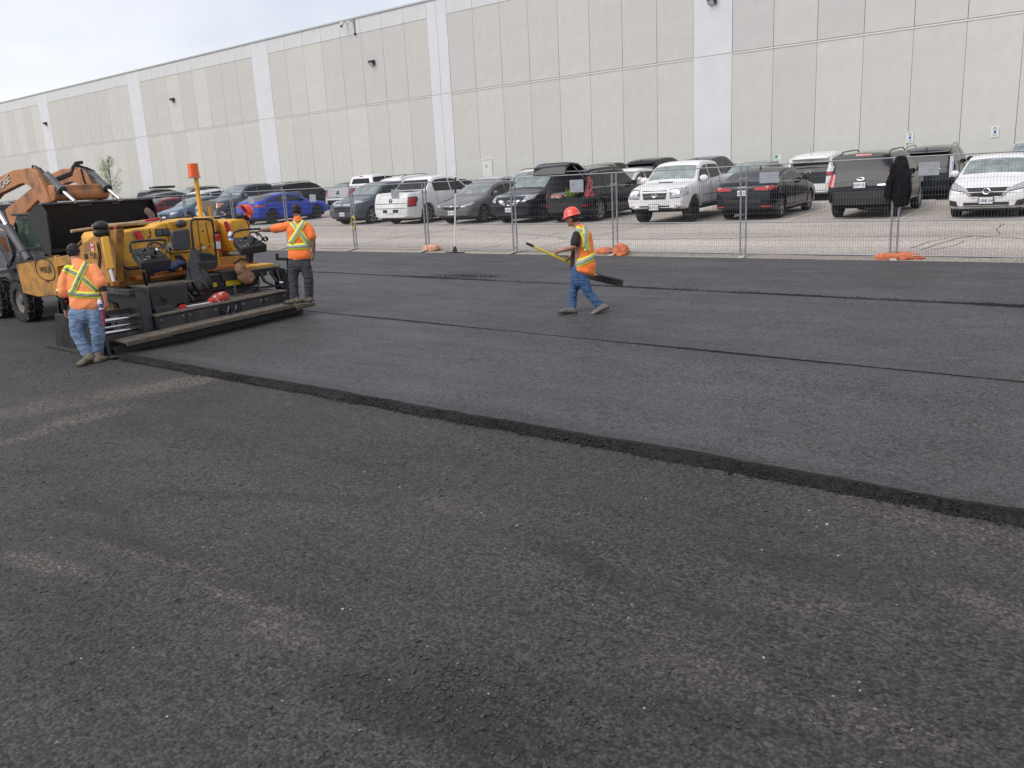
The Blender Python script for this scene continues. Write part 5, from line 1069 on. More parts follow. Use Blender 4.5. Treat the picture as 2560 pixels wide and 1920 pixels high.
# ---- the near worker, back to us (orange tee shirt, no hat)
def worker_near():
    D = ong(212, 903); dep = CAM_F.dot(D); p = P3(dep); S = CAM_R; up = Vector((0, 0, 1)); back = -CAM_F
    t = thing('person', Vector((D.x, D.y, -2.31)), 'worker in a faded orange shirt and washed jeans walking away on the left, bareheaded', 'person', 'road crew in orange high visibility tops')
    mb = MB(); head = p(185, 633, .10)
    face = (CAM_F * 1.0 - CAM_R * .5 - up * .25)
    headpiece(mb, head, face, up * 1 + CAM_F * .2)
    limb(mb, [(p(189, 672, .03), .06, .06), (p(187, 652, .06), .056, .058), (p(186, 640, .09), .055, .06)])
    loft_chain(mb, [(p(215, 775), .15, .10), (p(210, 740), .14, .10), (p(203, 700), .17, .11), (p(200, 672, .02), .15, .09)], S, 16)
    sl, sr = p(163, 680, 0), p(240, 676, 0); el, er = p(158, 738, -.02), p(258, 722, -.03); wl, wr = p(162, 776, .05), p(264, 751, -.02)
    for a, b, c in ((sl, el, wl), (sr, er, wr)): limb(mb, [(a, .052, .052), (sub(a, b, .5), .05, .05), (b, .042, .042), (sub(b, c, .35), .045, .043), (sub(b, c, .8), .032, .030), (c, .027, .024)])
    hand(mb, wl, p(166, 790, .07) - wl, CAM_R + CAM_F * .3, 1.05, .45, -1); hand(mb, wr, p(267, 770, 0) - wr, -CAM_R + CAM_F * .3, 1.05, .4, 1)
    hl, hr = p(196, 786), p(236, 786); kl, kr = p(194, 836, .0), p(245, 838, .02); al, ar = p(221, 888, .03), p(245, 884, .12)
    for a, b, c in ((hl, kl, al), (hr, kr, ar)): limb(mb, [(a, .08, .08), (b, .055, .055), (c, .045, .045)])
    remesh(mb, 'body', M_SKINL, t, .0085, 2)
    # trousers
    mb = MB(); loft_chain(mb, [(p(215, 752), .21, .125), (p(215, 768), .225, .135), (p(215, 788), .215, .14)], S, 18)
    for a, b, c in ((p(192, 786), kl, al), (p(240, 786), kr, ar)):
        limb(mb, [(a, .118, .125), (sub(a, b, .5), .114, .112), (b, .098, .092), (sub(b, c, .5), .090, .086), (sub(b, c, .85), .086, .084), (sub(b, c, 1.04), .078, .078)], 14)
    loft_chain(mb, [(p(181, 803, -.03), .03, .02), (p(182, 826, -.03), .032, .022)], S, 8)
    tr_ = remesh(mb, 'trousers', M_JEAN2, t, .011, 3); wrinkles(tr_, .013, (7, 7, 20))
    # shirt
    mb = MB(); loft_chain(mb, [(p(216, 763, -.01), .245, .15), (p(214, 745, -.01), .24, .145), (p(208, 715), .232, .14), (p(204, 690, .01), .225, .13), (p(201, 673, .02), .19, .105), (p(197, 660, .03), .10, .075), (p(191, 655, .05), .068, .068)], S, 18)
    limb(mb, [(p(172, 674, .01), .075, .08), (sub(sl, el, .35), .085, .088), (sub(sl, el, .88), .098, .095)], 14); limb(mb, [(p(234, 671, .01), .075, .08), (sub(sr, er, .35), .085, .088), (sub(sr, er, .72), .095, .092)], 14)
    sh = remesh(mb, 'shirt', M_ORANGE2, t, .011, 3); wrinkles(sh, .010, (5, 5, 7)); bv = bvh_world(sh)
    # black arm sleeves
    mb = MB(); limb(mb, [(sub(sl, el, .6), .056, .056), (el, .050, .050), (sub(el, wl, .85), .038, .037)]); remesh(mb, 'arm_sleeve', M_SHIRT, t, .01, 2, .004, 20)
    mb = MB(); limb(mb, [(sub(sr, er, .6), .056, .056), (er, .052, .050), (sub(er, wr, .12), .050, .048)]); remesh(mb, 'arm_sleeve', M_SHIRT, t, .01, 2, .004, 20)
    # tapes
    band('waist_tape', bv, p(208, 733), up + CAM_R * .12, -.045, .045, M_YEL, t, .005); band('waist_tape_silver', bv, p(208, 733), up + CAM_R * .12, -.021, .021, M_SILVD, t, .009)
    for pix in ([(163, 672), (200, 690), (243, 728)], [(216, 658), (200, 690), (182, 732)]):
        strip('brace_tape', bv, pix, 15, M_YEL, t, .007 if pix[0][0] < 200 else .012); strip('brace_tape_silver', bv, pix, 7.5, M_SILVD, t, .011 if pix[0][0] < 200 else .016)
    strip('shoulder_tape', bv, [(158, 678), (168, 668), (185, 668)], 10, M_YEL, t, .006)
    # hair
    mb = MB(); s_, f_, u_ = CAM_R, CAM_F, up
    mb.add(*_ellip(head + u_ * .035 - f_ * .008, s_ * .086, f_ * .102, u_ * .098)); mb.add(*_ellip(head - f_ * .045 - u_ * .0, s_ * .078, f_ * .062, u_ * .075)); mb.add(*_ellip(head + u_ * .10 + s_ * .01, s_ * .065, f_ * .07, u_ * .045))
    hr_ = remesh(mb, 'hair', M_HAIR, t, .009, 2, .008, 30)
    h_, q_ = ong(236, 905), ong(188, 920); q_ = h_ + (q_ - h_).normalized() * .34; boot('boot', h_ + Vector((0, 0, .05)), q_, al, up, M_BOOT, t, 1.35); h_, q_ = ong(240, 909), ong(270, 897); q_ = h_ + (q_ - h_).normalized() * .30; boot('boot', h_, q_, ar, up, M_BOOT, t, 1.35)
    # bottle and rag in the back pocket
    b = thing('pocket_bottle', p(251, 752, -.12), 'small clear water bottle with a blue label in the back pocket of the left worker', 'bottle'); c = p(250.5, 762, -.16); ax = up + CAM_R * -.05
    MB().lathe([(.001, -.07), (.030, -.07), (.031, .04), (.027, .06), (.014, .075), (.014, .085)], c, ax, 14).build('bottle_body', mat('clear_plastic', (.75, .8, .85), rough=.15, noise_amt=.1), b, smooth=True); MB().lathe([(.0318, -.045), (.0322, .015)], c, ax, 14).build('bottle_label', mat('blue_label', (.03, .08, .3), rough=.4, color2=(.7, .7, .75), noise_scale=25), b, smooth=True); MB().lathe([(.001, .098), (.016, .098), (.016, .082)], c, ax, 12).build('bottle_cap', M_WHITE, b)
    mb = MB(); loft_chain(mb, [(p(256, 772, -.12), .022, .012), (p(259, 795, -.12), .03, .012), (p(260, 815, -.12), .022, .01)], CAM_F, 10); rg = remesh(mb, 'pocket_rag', mat('red_rag', (.30, .03, .06), rough=.9, noise_amt=.3), None, .009, 2, .008, 22); tag(rg, 'dark red rag hanging from the pocket of the left worker', 'rag')
worker_near()

# ---- the operator on the walkway, back to us, hand on the wheel
def worker_op():
    dep = 15.02; p = P3(dep); S = CAM_R; up = Vector((0, 0, 1))
    base = p(742, 757)
    t = thing('person', base, 'machine operator in an orange shirt and dark trousers standing on the screed walkway, bareheaded', 'person', 'road crew in orange high visibility tops')
    mb = MB(); head = p(742, 528, .02); headpiece(mb, head, CAM_F - CAM_R * .1, up)
    limb(mb, [(p(743, 556), .062, .062), (p(742, 543), .06, .06), (p(742, 534), .058, .06)])
    loft_chain(mb, [(p(748, 648), .14, .10), (p(748, 620), .14, .10), (p(746, 585), .17, .11), (p(745, 560), .15, .09)], S, 16)
    sl, sr = p(717, 566), p(771, 566); el, er = p(684, 573, .12), p(782, 598, -.02); wl, wr = p(655, 576, .26), p(784, 633, .0)
    for a, b, c in ((sl, el, wl), (sr, er, wr)): limb(mb, [(a, .055, .055), (sub(a, b, .5), .054, .054), (b, .045, .045), (sub(b, c, .35), .046, .044), (sub(b, c, .8), .034, .032), (c, .029, .026)])
    hand(mb, wl, p(637, 580, .32) - wl, -up, 1.05, .45, 1); hand(mb, wr, p(783, 650, 0) - wr, -CAM_R, 1.05, .55, 1)
    hl, hr = p(735, 655), p(762, 655); kl, kr = p(733, 697, .0), p(772, 697, .0); al, ar = p(737, 742, -.0), p(773, 742, .06)
    for a, b, c in ((hl, kl, al), (hr, kr, ar)): limb(mb, [(a, .08, .08), (b, .055, .055), (c, .045, .045)])
    remesh(mb, 'body', M_SKIND, t, .0085, 2)
    mb = MB(); loft_chain(mb, [(p(748, 636), .19, .12), (p(748, 650), .20, .125), (p(748, 664), .19, .125)], S, 18)
    for a, b, c in ((p(734, 664), kl, al), (p(763, 664), kr, ar)): limb(mb, [(a, .105, .115), (sub(a, b, .5), .100, .10), (b, .088, .086), (sub(b, c, .5), .082, .08), (sub(b, c, 1.02), .074, .074)], 14)
    tr_ = remesh(mb, 'trousers', M_WORKP, t, .011, 3); wrinkles(tr_, .012, (6, 6, 22))
    mb = MB(); loft_chain(mb, [(p(749, 641, -.01), .205, .135), (p(748, 625), .195, .13), (p(747, 600), .195, .13), (p(745, 578), .205, .13), (p(745, 562), .18, .10), (p(744, 552), .10, .075), (p(743, 546), .07, .068)], S, 18)
    limb(mb, [(p(722, 564), .078, .08), (sub(sl, el, .4), .080, .082), (sub(sl, el, .92), .082, .080)], 14); limb(mb, [(p(766, 564), .078, .08), (sub(sr, er, .35), .08, .082), (sub(sr, er, .80), .080, .082)], 14)
    sh = remesh(mb, 'shirt', M_ORANGE, t, .011, 3); wrinkles(sh, .008, (5, 5, 7)); bv = bvh_world(sh)
    band('waist_tape', bv, p(748, 615), up, -.055, .055, M_YEL, t, .005); band('waist_tape_silver', bv, p(748, 615), up, -.026, .026, M_SILV, t, .009)
    for k, pix in enumerate(([(723, 547), (745, 575), (770, 609)], [(765, 547), (747, 575), (727, 608)])):
        strip('brace_tape', bv, pix, 14, M_YEL, t, .007 + .005 * k); strip('brace_tape_silver', bv, pix, 6.5, M_SILV, t, .011 + .005 * k)
    mb = MB(); mb.add(*_ellip(head + up * .035, CAM_R * .083, CAM_F * .103, up * .095)); mb.add(*_ellip(head - CAM_F * .035 - up * .01, CAM_R * .078, CAM_F * .072, up * .075))
    remesh(mb, 'hair', M_HAIR, t, .009, 2, .003, 40)
    boot('boot', p(751, 757, -.03), p(711, 760, .02), al, up, M_BOOT, t, 1.25); boot('boot', p(781, 754, .0), p(755, 757, .15), ar, up, M_BOOT, t, 1.25)
worker_op()

# ---- the walking worker with hard hat, vest and rake
def worker_rake():
    g = ong(1450, 783, .068); dep = CAM_F.dot(g); p = P3(dep); up = Vector((0, 0, 1)); S = (-CAM_F * .86 - CAM_R * .45).normalized(); fw = up.cross(S).normalized()
    if fw.dot(CAM_R) > 0: fw = -fw
    t = thing('person', Vector((g.x, g.y, tz(g.y) + .06)), 'walking worker in a red hard hat and orange vest carrying a yellow rake', 'person', 'road crew in orange high visibility tops')
    mb = MB(); head = p(1431, 547); s_, f_, u_ = headpiece(mb, head, fw - up * .28, up + fw * .22)
    limb(mb, [(p(1449, 576), .062, .062), (p(1443, 564), .055, .056), (p(1436, 553), .054, .058)], side=S)
    loft_chain(mb, [(p(1447, 690), .145, .10), (p(1449, 655), .14, .10), (p(1453, 615), .165, .11), (p(1452, 585), .155, .09)], S, 16)
    sn, sf = p(1440, 590, -.16), p(1460, 586, .17); en, ef = p(1437, 617, -.22), p(1440, 625, .22); wn, wf = p(1398, 628, -.08), p(1425, 642, .20)
    for a, b, c in ((sn, en, wn), (sf, ef, wf)): limb(mb, [(a, .052, .052), (sub(a, b, .5), .050, .050), (b, .042, .042), (sub(b, c, .35), .044, .042), (sub(b, c, .8), .032, .030), (c, .027, .024)])
    hand(mb, wn, p(1384, 634, .0) - wn, CAM_F, 1.0, .75, -1)
    hand(mb, wf, p(1414, 650, .16) - wf, -CAM_F, 1.0, .7, 1)
    hn, hf = p(1455, 694, -.07), p(1445, 692, .08); kn, kf = p(1471, 732, -.08), p(1433, 729, .08); an, af = p(1499, 764, -.10), p(1431, 766, .07)
    for a, b, c in ((hn, kn, an), (hf, kf, af)): limb(mb, [(a, .08, .08), (b, .055, .055), (c, .045, .045)])
    body = remesh(mb, 'body', M_SKIN, t, .0085, 2); face_bits(head, s_, f_, u_, body)
    mb = MB(); loft_chain(mb, [(p(1447, 672), .15, .11), (p(1448, 690), .16, .12), (p(1449, 704), .145, .12)], S, 18)
    for a, b, c in ((hn, kn, an), (hf, kf, af)): limb(mb, [(a, .092, .105), (sub(a, b, .5), .084, .092), (b, .070, .072), (sub(b, c, .5), .064, .066), (sub(b, c, 1.0), .064, .064)], 14, S)
    tr_ = remesh(mb, 'trousers', M_JEAN, t, .011, 3); wrinkles(tr_, .012, (8, 8, 22))
    mb = MB(); loft_chain(mb, [(p(1443, 668, .03), .145, .10), (p(1446, 630, .02), .145, .105), (p(1451, 600), .165, .11), (p(1452, 582), .15, .09), (p(1448, 572), .07, .06)], S, 18)
    limb(mb, [(p(1442, 588, -.13), .066, .068), (sub(sn, en, .45), .074, .074), (sub(sn, en, .68), .074, .074)], 14, S); limb(mb, [(p(1458, 585, .14), .066, .068), (sub(sf, ef, .95), .07, .07)], 14, S)
    remesh(mb, 'tshirt', M_SHIRT, t, .011, 3, .005, 8)
    # front flap of the dark shirt hanging below the vest opening
    mb = MB(); loft_chain(mb, [(p(1452, 574, 0), .175, .085), (p(1458, 590), .195, .130), (p(1461, 615), .175, .140), (p(1463, 640), .172, .145), (p(1463, 662), .188, .17), (p(1459, 682), .195, .175)], S, 22, (1, .3))
    vs = remesh(mb, 'vest', M_ORANGE, t, .011, 3); wrinkles(vs, .012, (5, 5, 6)); bv = bvh_world(vs)
    ax = (up + fw * -.25).normalized(); ax2 = (up - CAM_R * .0 + CAM_R * -.32).normalized()
    band('waist_tape', bv, p(1452, 652), ax2, -.055, .055, M_YEL, t, .006); band('waist_tape_silver', bv, p(1452, 652), ax2, -.028, .028, M_SILV, t, .010)
    for k, pix in enumerate(([(1434, 571), (1455, 578), (1464, 600), (1468, 628)], [(1462, 566), (1464, 590), (1461, 620)])):
        strip('brace_tape', bv, pix, 14, M_YEL, t, .008 + .005 * k); strip('brace_tape_silver', bv, pix, 6.5, M_SILV, t, .012 + .005 * k)
    strip('front_tape', bv, [(1431, 632), (1434, 660)], 9, M_YEL, t, .008); strip('front_tape_silver', bv, [(1431, 632), (1434, 660)], 4, M_SILVD, t, .012)
    boot('boot', p(1441, 783, .07), p(1396, 782, .02), af, up, M_BOOTG, t, 1.25); boot('boot', p(1521, 770, -.10), p(1478, 791, -.16), an, up + CAM_R * -.4, M_BOOTG, t, 1.25)
    mb = MB(); mb.add(*_ellip(head + u_ * .01 - f_ * .03, s_ * .082, f_ * .085, u_ * .09)); remesh(mb, 'hair', M_HAIR, t, .009, 2, .003, 40)
    hardhat(head + u_ * .055 - f_ * .005, f_, u_, t, 'hard_hat')
    # rake
    g0, g1 = p(1316, 608, .02), p(1497, 691, .28); rk = thing('rake', g0.lerp(g1, .6), 'yellow handled asphalt rake with a black toothed head carried by the walking worker', 'rake'); d = (g1 - g0).normalized()
    MB().tube([g0.lerp(g1, .09), g1], .0175, 10).build('handle', mat('rake_yellow', (.72, .60, .02), rough=.35, noise_amt=.15), rk, smooth=True); MB().tube([g0, g0.lerp(g1, .095)], .022, 10).build('grip', M_BLACK, rk, smooth=True)
    h0, h1 = p(1464, 686, .50), p(1557, 708, .05); hd = (h1 - h0); hn_ = hd.normalized(); u2 = (up - hn_ * up.dot(hn_)).normalized(); n2 = hn_.cross(u2); m_ = MB(); m_.obox((h0 + h1) / 2 - u2 * .02, hd / 2, u2 * .045, n2 * .006); m_.obox((h0 + h1) / 2 + u2 * .03, hd / 2, u2 * .012, n2 * .014); m_.bar(g1 - d * .04, (h0 + h1) / 2, .04, .03)
    MB_head = m_.build('rake_head', M_BLACK, rk); m2 = MB()
    for k in range(23):
        c = h0.lerp(h1, (k + .5) / 23) + u2 * .04; MB().add([c - hn_ * .008 - n2 * .005, c + hn_ * .008 - n2 * .005, c + hn_ * .008 + n2 * .005, c - hn_ * .008 + n2 * .005, c + u2 * .038], [(3, 2, 1, 0), (0, 1, 4), (1, 2, 4), (2, 3, 4), (3, 0, 4)]).build('tooth', M_BLACK, rk)
def hardhat(c, f, u, parent, name):
    c, f, u = Vector(c), Vector(f).normalized(), Vector(u).normalized(); s = f.cross(u).normalized(); f = u.cross(s); mb = MB(); N = 28
    prof = [(0.0, .128), (.35, .121), (.62, .102), (.84, .066), (.95, .03), (1.0, .0)]
    def pt_(a, r_, h): return c + (s * math.cos(a) * .112 + f * math.sin(a) * .136) * r_ + u * h
    vs = []; 
    for r_, h in prof: vs += [pt_(2 * math.pi * k / N, max(r_, .01), h + (.008 if abs(math.cos(2 * math.pi * k / N)) < .28 and h > .05 else 0)) for k in range(N)]
    for rr, h in ((1.0, -.006),):
        for k in range(N):
            a = 2 * math.pi * k / N; sn = max(0, math.sin(a)); vs.append(c + (s * math.cos(a) * .112 + f * math.sin(a) * .136) * (1.07 + .22 * sn ** 3) + u * (h - .012 * sn))
    for k in range(N):
        a = 2 * math.pi * k / N; sn = max(0, math.sin(a)); vs.append(c + (s * math.cos(a) * .112 + f * math.sin(a) * .136) * (1.06 + .22 * sn ** 3) + u * (-.014 - .012 * sn))
    vs += [pt_(2 * math.pi * k / N, .93, -.004) for k in range(N)]; m = len(prof) + 3
    mb.add(vs, [(i * N + k, i * N + (k + 1) % N, (i + 1) * N + (k + 1) % N, (i + 1) * N + k) for i in range(m - 1) for k in range(N)])
    o = mb.build(name, M_HAT, parent, smooth=True, ang=50); return o
worker_rake()

jp, top = PEND_JACKET; mb = MB()
loft_chain(mb, [(jp(.0, -.02), .085, .05), (jp(.0, -.10), .125, .07), (jp(.015, -.28), .165, .075), (jp(.02, -.52), .185, .07), (jp(.045, -.72), .17, .06), (jp(.065, -.86), .13, .04)], (1, 0, 0), 16)
loft_chain(mb, [(jp(-.09, -.14, -.03), .05, .05), (jp(-.15, -.42, -.03), .065, .055), (jp(-.19, -.70, -.03), .08, .05)], (1, 0, 0), 12); loft_chain(mb, [(jp(.09, -.14, -.05), .05, .05), (jp(.14, -.40, -.06), .055, .05), (jp(.17, -.66, -.05), .055, .045)], (1, 0, 0), 12)
o = remesh(mb, 'jacket', mat('black_cloth', (0.008, 0.008, 0.011), rough=.85, noise_amt=.3, noise_scale=6, spec=.25), None, .012, 3, .02, 7.0, (1.6, 1, .5)); tag(o, 'black jacket hung over the fence corner beside the black boxy SUV', 'jacket')

# ================================================================== PAVER
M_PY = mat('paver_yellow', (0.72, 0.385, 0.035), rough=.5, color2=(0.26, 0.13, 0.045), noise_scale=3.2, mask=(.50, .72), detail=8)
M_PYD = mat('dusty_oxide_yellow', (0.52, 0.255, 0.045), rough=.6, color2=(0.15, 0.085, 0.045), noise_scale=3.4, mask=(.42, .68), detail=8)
M_TAN = mat('dusty_deck', (0.33, 0.25, 0.17), rough=.85, color2=(0.20, 0.13, 0.06), noise_scale=5)
M_GR = mat('greasy_black_steel', (0.016, 0.016, 0.019), rough=.45, noise_amt=.5, noise_scale=7, rough_var=.15, bump=.004, bump_scale=30)
M_GR2 = mat('dusty_black_steel', (0.030, 0.029, 0.030), rough=.6, color2=(0.085, 0.075, 0.062), noise_scale=5, mask=(.52, .80), detail=8)
M_DECK = mat('dusty_walk_plate', (0.16, 0.135, 0.105), rough=.75, color2=(0.07, 0.06, 0.055), noise_scale=9, mask=(.4, .7))
M_EDGEB = mat('worn_plate_edge', (0.20, 0.165, 0.12), rough=.5, metal=.4, noise_amt=.3, noise_scale=20)
M_ROD = mat('hydraulic_chrome', (0.62, 0.62, 0.63), rough=.18, metal=1.0)
M_CON = mat('console_black', (0.022, 0.023, 0.025), rough=.5, noise_amt=.4, noise_scale=22); M_SEAT = mat('seat_grey_vinyl', (0.055, 0.058, 0.065), rough=.55, noise_amt=.2)
M_ORB = mat('rusty_orange_ledge', (0.42, 0.15, 0.035), rough=.65, noise_amt=.35, noise_scale=8); M_REFR = mat('step_red', (0.50, 0.02, 0.025), rough=.4, noise_amt=.2, noise_scale=14)
M_STK = mat('caution_yellow', (0.70, 0.50, 0.02), rough=.45, noise_amt=.15); M_HOSE = mat('hose_black', (0.018, 0.018, 0.018), rough=.5)
A = lambda px, py: (180 + px / 3.318, 400 + py / 3.318)
B_ = lambda px, py: (px * .36176, 360 + py * .36176)
XR = lambda x, *uv: onx(uv[0], uv[1], x)
def ax_(px, py, x): return onx(*A(px, py), x)
def by_(px, py, y): return ony(*B_(px, py), y)
pv = thing('asphalt_paver', (-15.2, 8.1, -2.31), 'large yellow and black asphalt paving machine with two steering consoles', 'paver')
YL, YR = 6.86, 9.50; XB = -14.0
def plate_poly(pts, d, name, m, parent=pv, bevel=.012): return MB().prism(pts, d).build(name, m, parent, bevel=bevel)
def xbox(y0, y1, z0, z1, x, depth, name, m, parent=pv, bevel=.012): return MB().box((x, y0, z0), (x - depth, y1, z1)).build(name, m, parent, bevel=bevel)
# engine house: left hood, centre hood, right hood, dusty top decks
plate_poly([(XB, YL, -1.27), (XB, YL, -.56), (XB - .06, YL, -.50), (XB, YL + .02, -.5)][:0] or [(XB, YL + .02, -1.10), (XB, YL + .02, -.56), (XB, YL + .08, -.49), (XB, 7.62, -.455), (XB, 7.74, -.40), (XB, 7.86, -.385), (XB, 7.86, -1.10)], (-1.15, 0, 0), 'left_hood', M_PY, bevel=.03)
plate_poly([(XB, 7.87, -1.27), (XB, 7.87, -.385), (XB, 8.80, -.350), (XB, 8.80, -1.27)], (-1.15, 0, 0), 'centre_hood', M_PY, bevel=.02)
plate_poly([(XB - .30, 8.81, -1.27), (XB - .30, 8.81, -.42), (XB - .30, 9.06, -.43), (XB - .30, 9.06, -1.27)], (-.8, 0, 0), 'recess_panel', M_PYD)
plate_poly([(XB, 9.07, -1.02), (XB, 9.07, -.50), (XB, 9.13, -.44), (XB, 9.46, -.43), (XB, 9.53, -.50), (XB, 9.53, -1.02)], (-1.15, 0, 0), 'right_hood', M_PY, bevel=.03)
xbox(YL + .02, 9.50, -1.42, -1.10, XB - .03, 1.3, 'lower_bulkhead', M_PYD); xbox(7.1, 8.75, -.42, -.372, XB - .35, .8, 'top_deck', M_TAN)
plate_poly([(-15.1, YL + .1, -.56), (-15.1, 9.4, -.50), (-15.95, 9.4, -.84), (-15.95, YL + .1, -.92)], (0, 0, .03), 'sloping_deck', M_TAN)
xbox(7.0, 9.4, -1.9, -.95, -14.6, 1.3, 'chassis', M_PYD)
# panel seams, doors, hinges on the rear face
for (a, b) in (((640, 570), (655, 640)), ((1110, 520), (1140, 690)), ((1040, 500), (1070, 760))):
    p, q = ax_(*a, XB + .004), ax_(*b, XB + .004); MB().bar(p, q, .008, .01).build('panel_seam', M_HOSE, pv)
for a in ((650, 600), (655, 705), (1085, 590), (1078, 700), (640, 640), (380, 640), (1140, 715), (900, 520)): p = ax_(*a, XB); MB().lathe([(.001, .012), (.014, .012), (.016, 0)], p, (1, 0, 0), 8).build('bolt', M_GR, pv)
lv = xbox(*sorted((ax_(688, 600, XB).y, ax_(810, 600, XB).y)), ax_(750, 632, XB).z, ax_(750, 568, XB).z, XB + .012, .02, 'louvre_frame', M_GR)
for k in range(2):
    y0, y1 = ax_(696 + 58 * k, 600, XB).y, ax_(744 + 58 * k, 600, XB).y; MB().box((XB + .014, y0, ax_(750, 623, XB).z), (XB + .02, y1, ax_(750, 576, XB).z)).build('louvre', mat('louvre_glass', (.09, .10, .10), rough=.2), lv)
xbox(ax_(690, 1, XB).y, ax_(980, 1, XB).y, ax_(800, 775, XB).z - .02, ax_(800, 775, XB).z, XB + .01, .02, 'seam_strip', M_GR)
for (a, b) in (((520, 595), (600, 668)), ((1262, 515), (1320, 592))):
    p, q = ax_(*a, XB + .03), ax_(*b, XB + .03); pw = (q.y - p.y)
    plate_poly([(XB + .03, p.y, p.z), (XB + .03, p.y + pw * .62, p.z + .01), (XB + .03, q.y, q.z + .05), (XB + .03, q.y + .01, q.z), (XB + .03, p.y + pw * .35, q.z - .01)], (-.03, 0, 0), 'step_reflector', M_REFR, bevel=.004)
for (a, b) in (((790, 685), (835, 745)), ((1078, 720), (1112, 738)), ((1185, 700), (1205, 740))):
    p, q = ax_(*a, XB), ax_(*b, XB); MB().box((XB + .003, p.y, q.z), (XB + .007, q.y, p.z)).build('decal', M_WHITE, pv)
# left side: flag panel, number, grade control mast
YS = 6.74
flag_pts = [by_(552, 705, YS), by_(660, 625, YS), by_(800, 590, YS), by_(800, 960, YS), by_(690, 960, YS), by_(560, 870, YS), by_(520, 860, YS), by_(500, 790, YS)]
plate_poly(flag_pts, (0, .14, 0), 'side_panel', M_PYD, bevel=.01)
fp = thing('canada_flag_sticker', by_(637, 715, YS - .002), 'red and white maple leaf flag sticker on the side of the paver', 'sticker')
c = by_(637, 715, YS - .003); w_, h_ = .085, .055; rgt = Vector((1, 0, 0)); upv = Vector((0, 0, 1))
bk = MB().box((c.x - w_ * 1.15, YS - .004, c.z - h_), (c.x + w_ * 1.15, YS - .001, c.z + h_)).build('flag_field', M_WHITE, fp)
for sg in (-1, 1): MB().box((c.x + sg * w_ * .6, YS - .0065, c.z - h_), (c.x + sg * w_ * 1.15, YS - .0045, c.z + h_)).build('red_bar', M_REFR, fp)
leaf = [(0, 1), (.15, .68), (.38, .78), (.30, .30), (.62, .58), (.68, .40), (1, .45), (.85, .10), (.98, .0), (.5, -.38), (.55, -.52), (.06, -.45), (.05, -.9)]; leaf = leaf + [(-a, b) for a, b in leaf[::-1][:-1]]
MB().prism([(c.x + a * .036, YS - .0045, c.z + b * .042) for a, b in leaf], (0, -.002, 0)).build('maple_leaf', M_REFR, fp)
text_obj('number_lettering', 'P385', .15, M_HOSE, pv, by_(648, 775, YS - .003), (1, 0, 0.02), (0, 0, 1), sx=.85)
MB().box(by_(586, 795, YS - .003), by_(604, 760, YS - .006)).build('black_decal', M_HOSE, pv)
# hopper with side plates
YH = 6.62
hop = [by_(108, 826, YH), by_(385, 770, YH), by_(415, 1030, YH), by_(395, 1048, YH), by_(260, 1056, YH), by_(160, 1030, YH)]
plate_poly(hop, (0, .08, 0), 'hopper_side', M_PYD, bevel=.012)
MB().bar(by_(108, 826, YH + .04), by_(385, 770, YH + .04), .10, .03).build('hopper_rim', M_GR, pv)
h2 = [by_(388, 782, YH), by_(480, 765, YH), by_(500, 800, YH), by_(480, 835, YH), by_(395, 850, YH)]; plate_poly(h2, (0, .08, 0), 'hopper_side', M_PYD); plate_poly([by_(392, 852, YH + .05), by_(520, 835, YH + .05), by_(560, 960, YH + .05), by_(415, 1035, YH + .05)], (0, .08, 0), 'hopper_side', M_PYD)
hl = hop[0]; xh0, xh1 = hl.x, -15.95; zt_ = -1.0
plate_poly([(xh0, 9.62, -1.0), (xh1, 9.62, -.86), (xh1, 9.62, -1.6), (xh0, 9.62, -1.6)], (0, .08, 0), 'hopper_side', M_PYD)
MB().add([(xh0, YH + .08, -1.05), (xh1, YH + .08, -.9), (xh1, 7.5, -1.62), (xh0, 7.5, -1.62), (xh1, 8.8, -1.62), (xh0, 8.8, -1.62), (xh1, 9.62, -.9), (xh0, 9.62, -1.05)], [(0, 1, 2, 3), (3, 2, 4, 5), (5, 4, 6, 7)]).build('hopper_floor', mat('hopper_lining', (.10, .085, .08), rough=.7, noise_amt=.3), pv)
MB().add([(xh1 - .02, YH + .1, -.9), (xh1 - .02, 9.6, -.9), (xh1 - .02, 9.6, -1.7), (xh1 - .02, YH + .1, -1.7)], [(0, 1, 2, 3)]).build('hopper_back', mat('hopper_lining', (.1, .1, .1)), pv)
# hot mix in the hopper
mb = MB(); mb.grid(lambda u, v: Vector((xh0 + .1 + (xh1 - xh0 - .15) * u, 6.85 + 2.6 * v, -1.22 + .20 * math.sin(math.pi * v) * (1 - .4 * u) + .04 * noise.noise(Vector((u * 9, v * 12, 0))))), 30, 40); hm = mb.build('hot_mix', M_EDGE, None, smooth=True); tag(hm, 'pile of fresh hot asphalt mix in the paver hopper', kind='stuff')
# maker's oval plate lettering on the hopper side
cW = by_(312, 868, YH - .004); wl_ = text_obj('maker_lettering', 'WEILER', .155, M_GR, pv, by_(315, 870, YH - .004), (1, 0, .03), (0, 0, 1), sx=.92)
oc = []; 
for k in range(29):
    a = 2 * math.pi * k / 28; q = lambda v_: math.copysign(abs(v_) ** .75, v_); oc.append(Vector((cW.x + q(math.cos(a)) * .37 - .04 * math.sin(a), YH - .004, cW.z + q(math.sin(a)) * .19)))
MB().tube(oc, .009, 5, caps=False).build('maker_outline', M_GR, pv)
text_obj('model_lettering', 'P385', .085, mat('faded_red', (.30, .06, .03), rough=.7), pv, by_(330, 950, YH - .004), (1, 0, .03), (0, 0, 1))
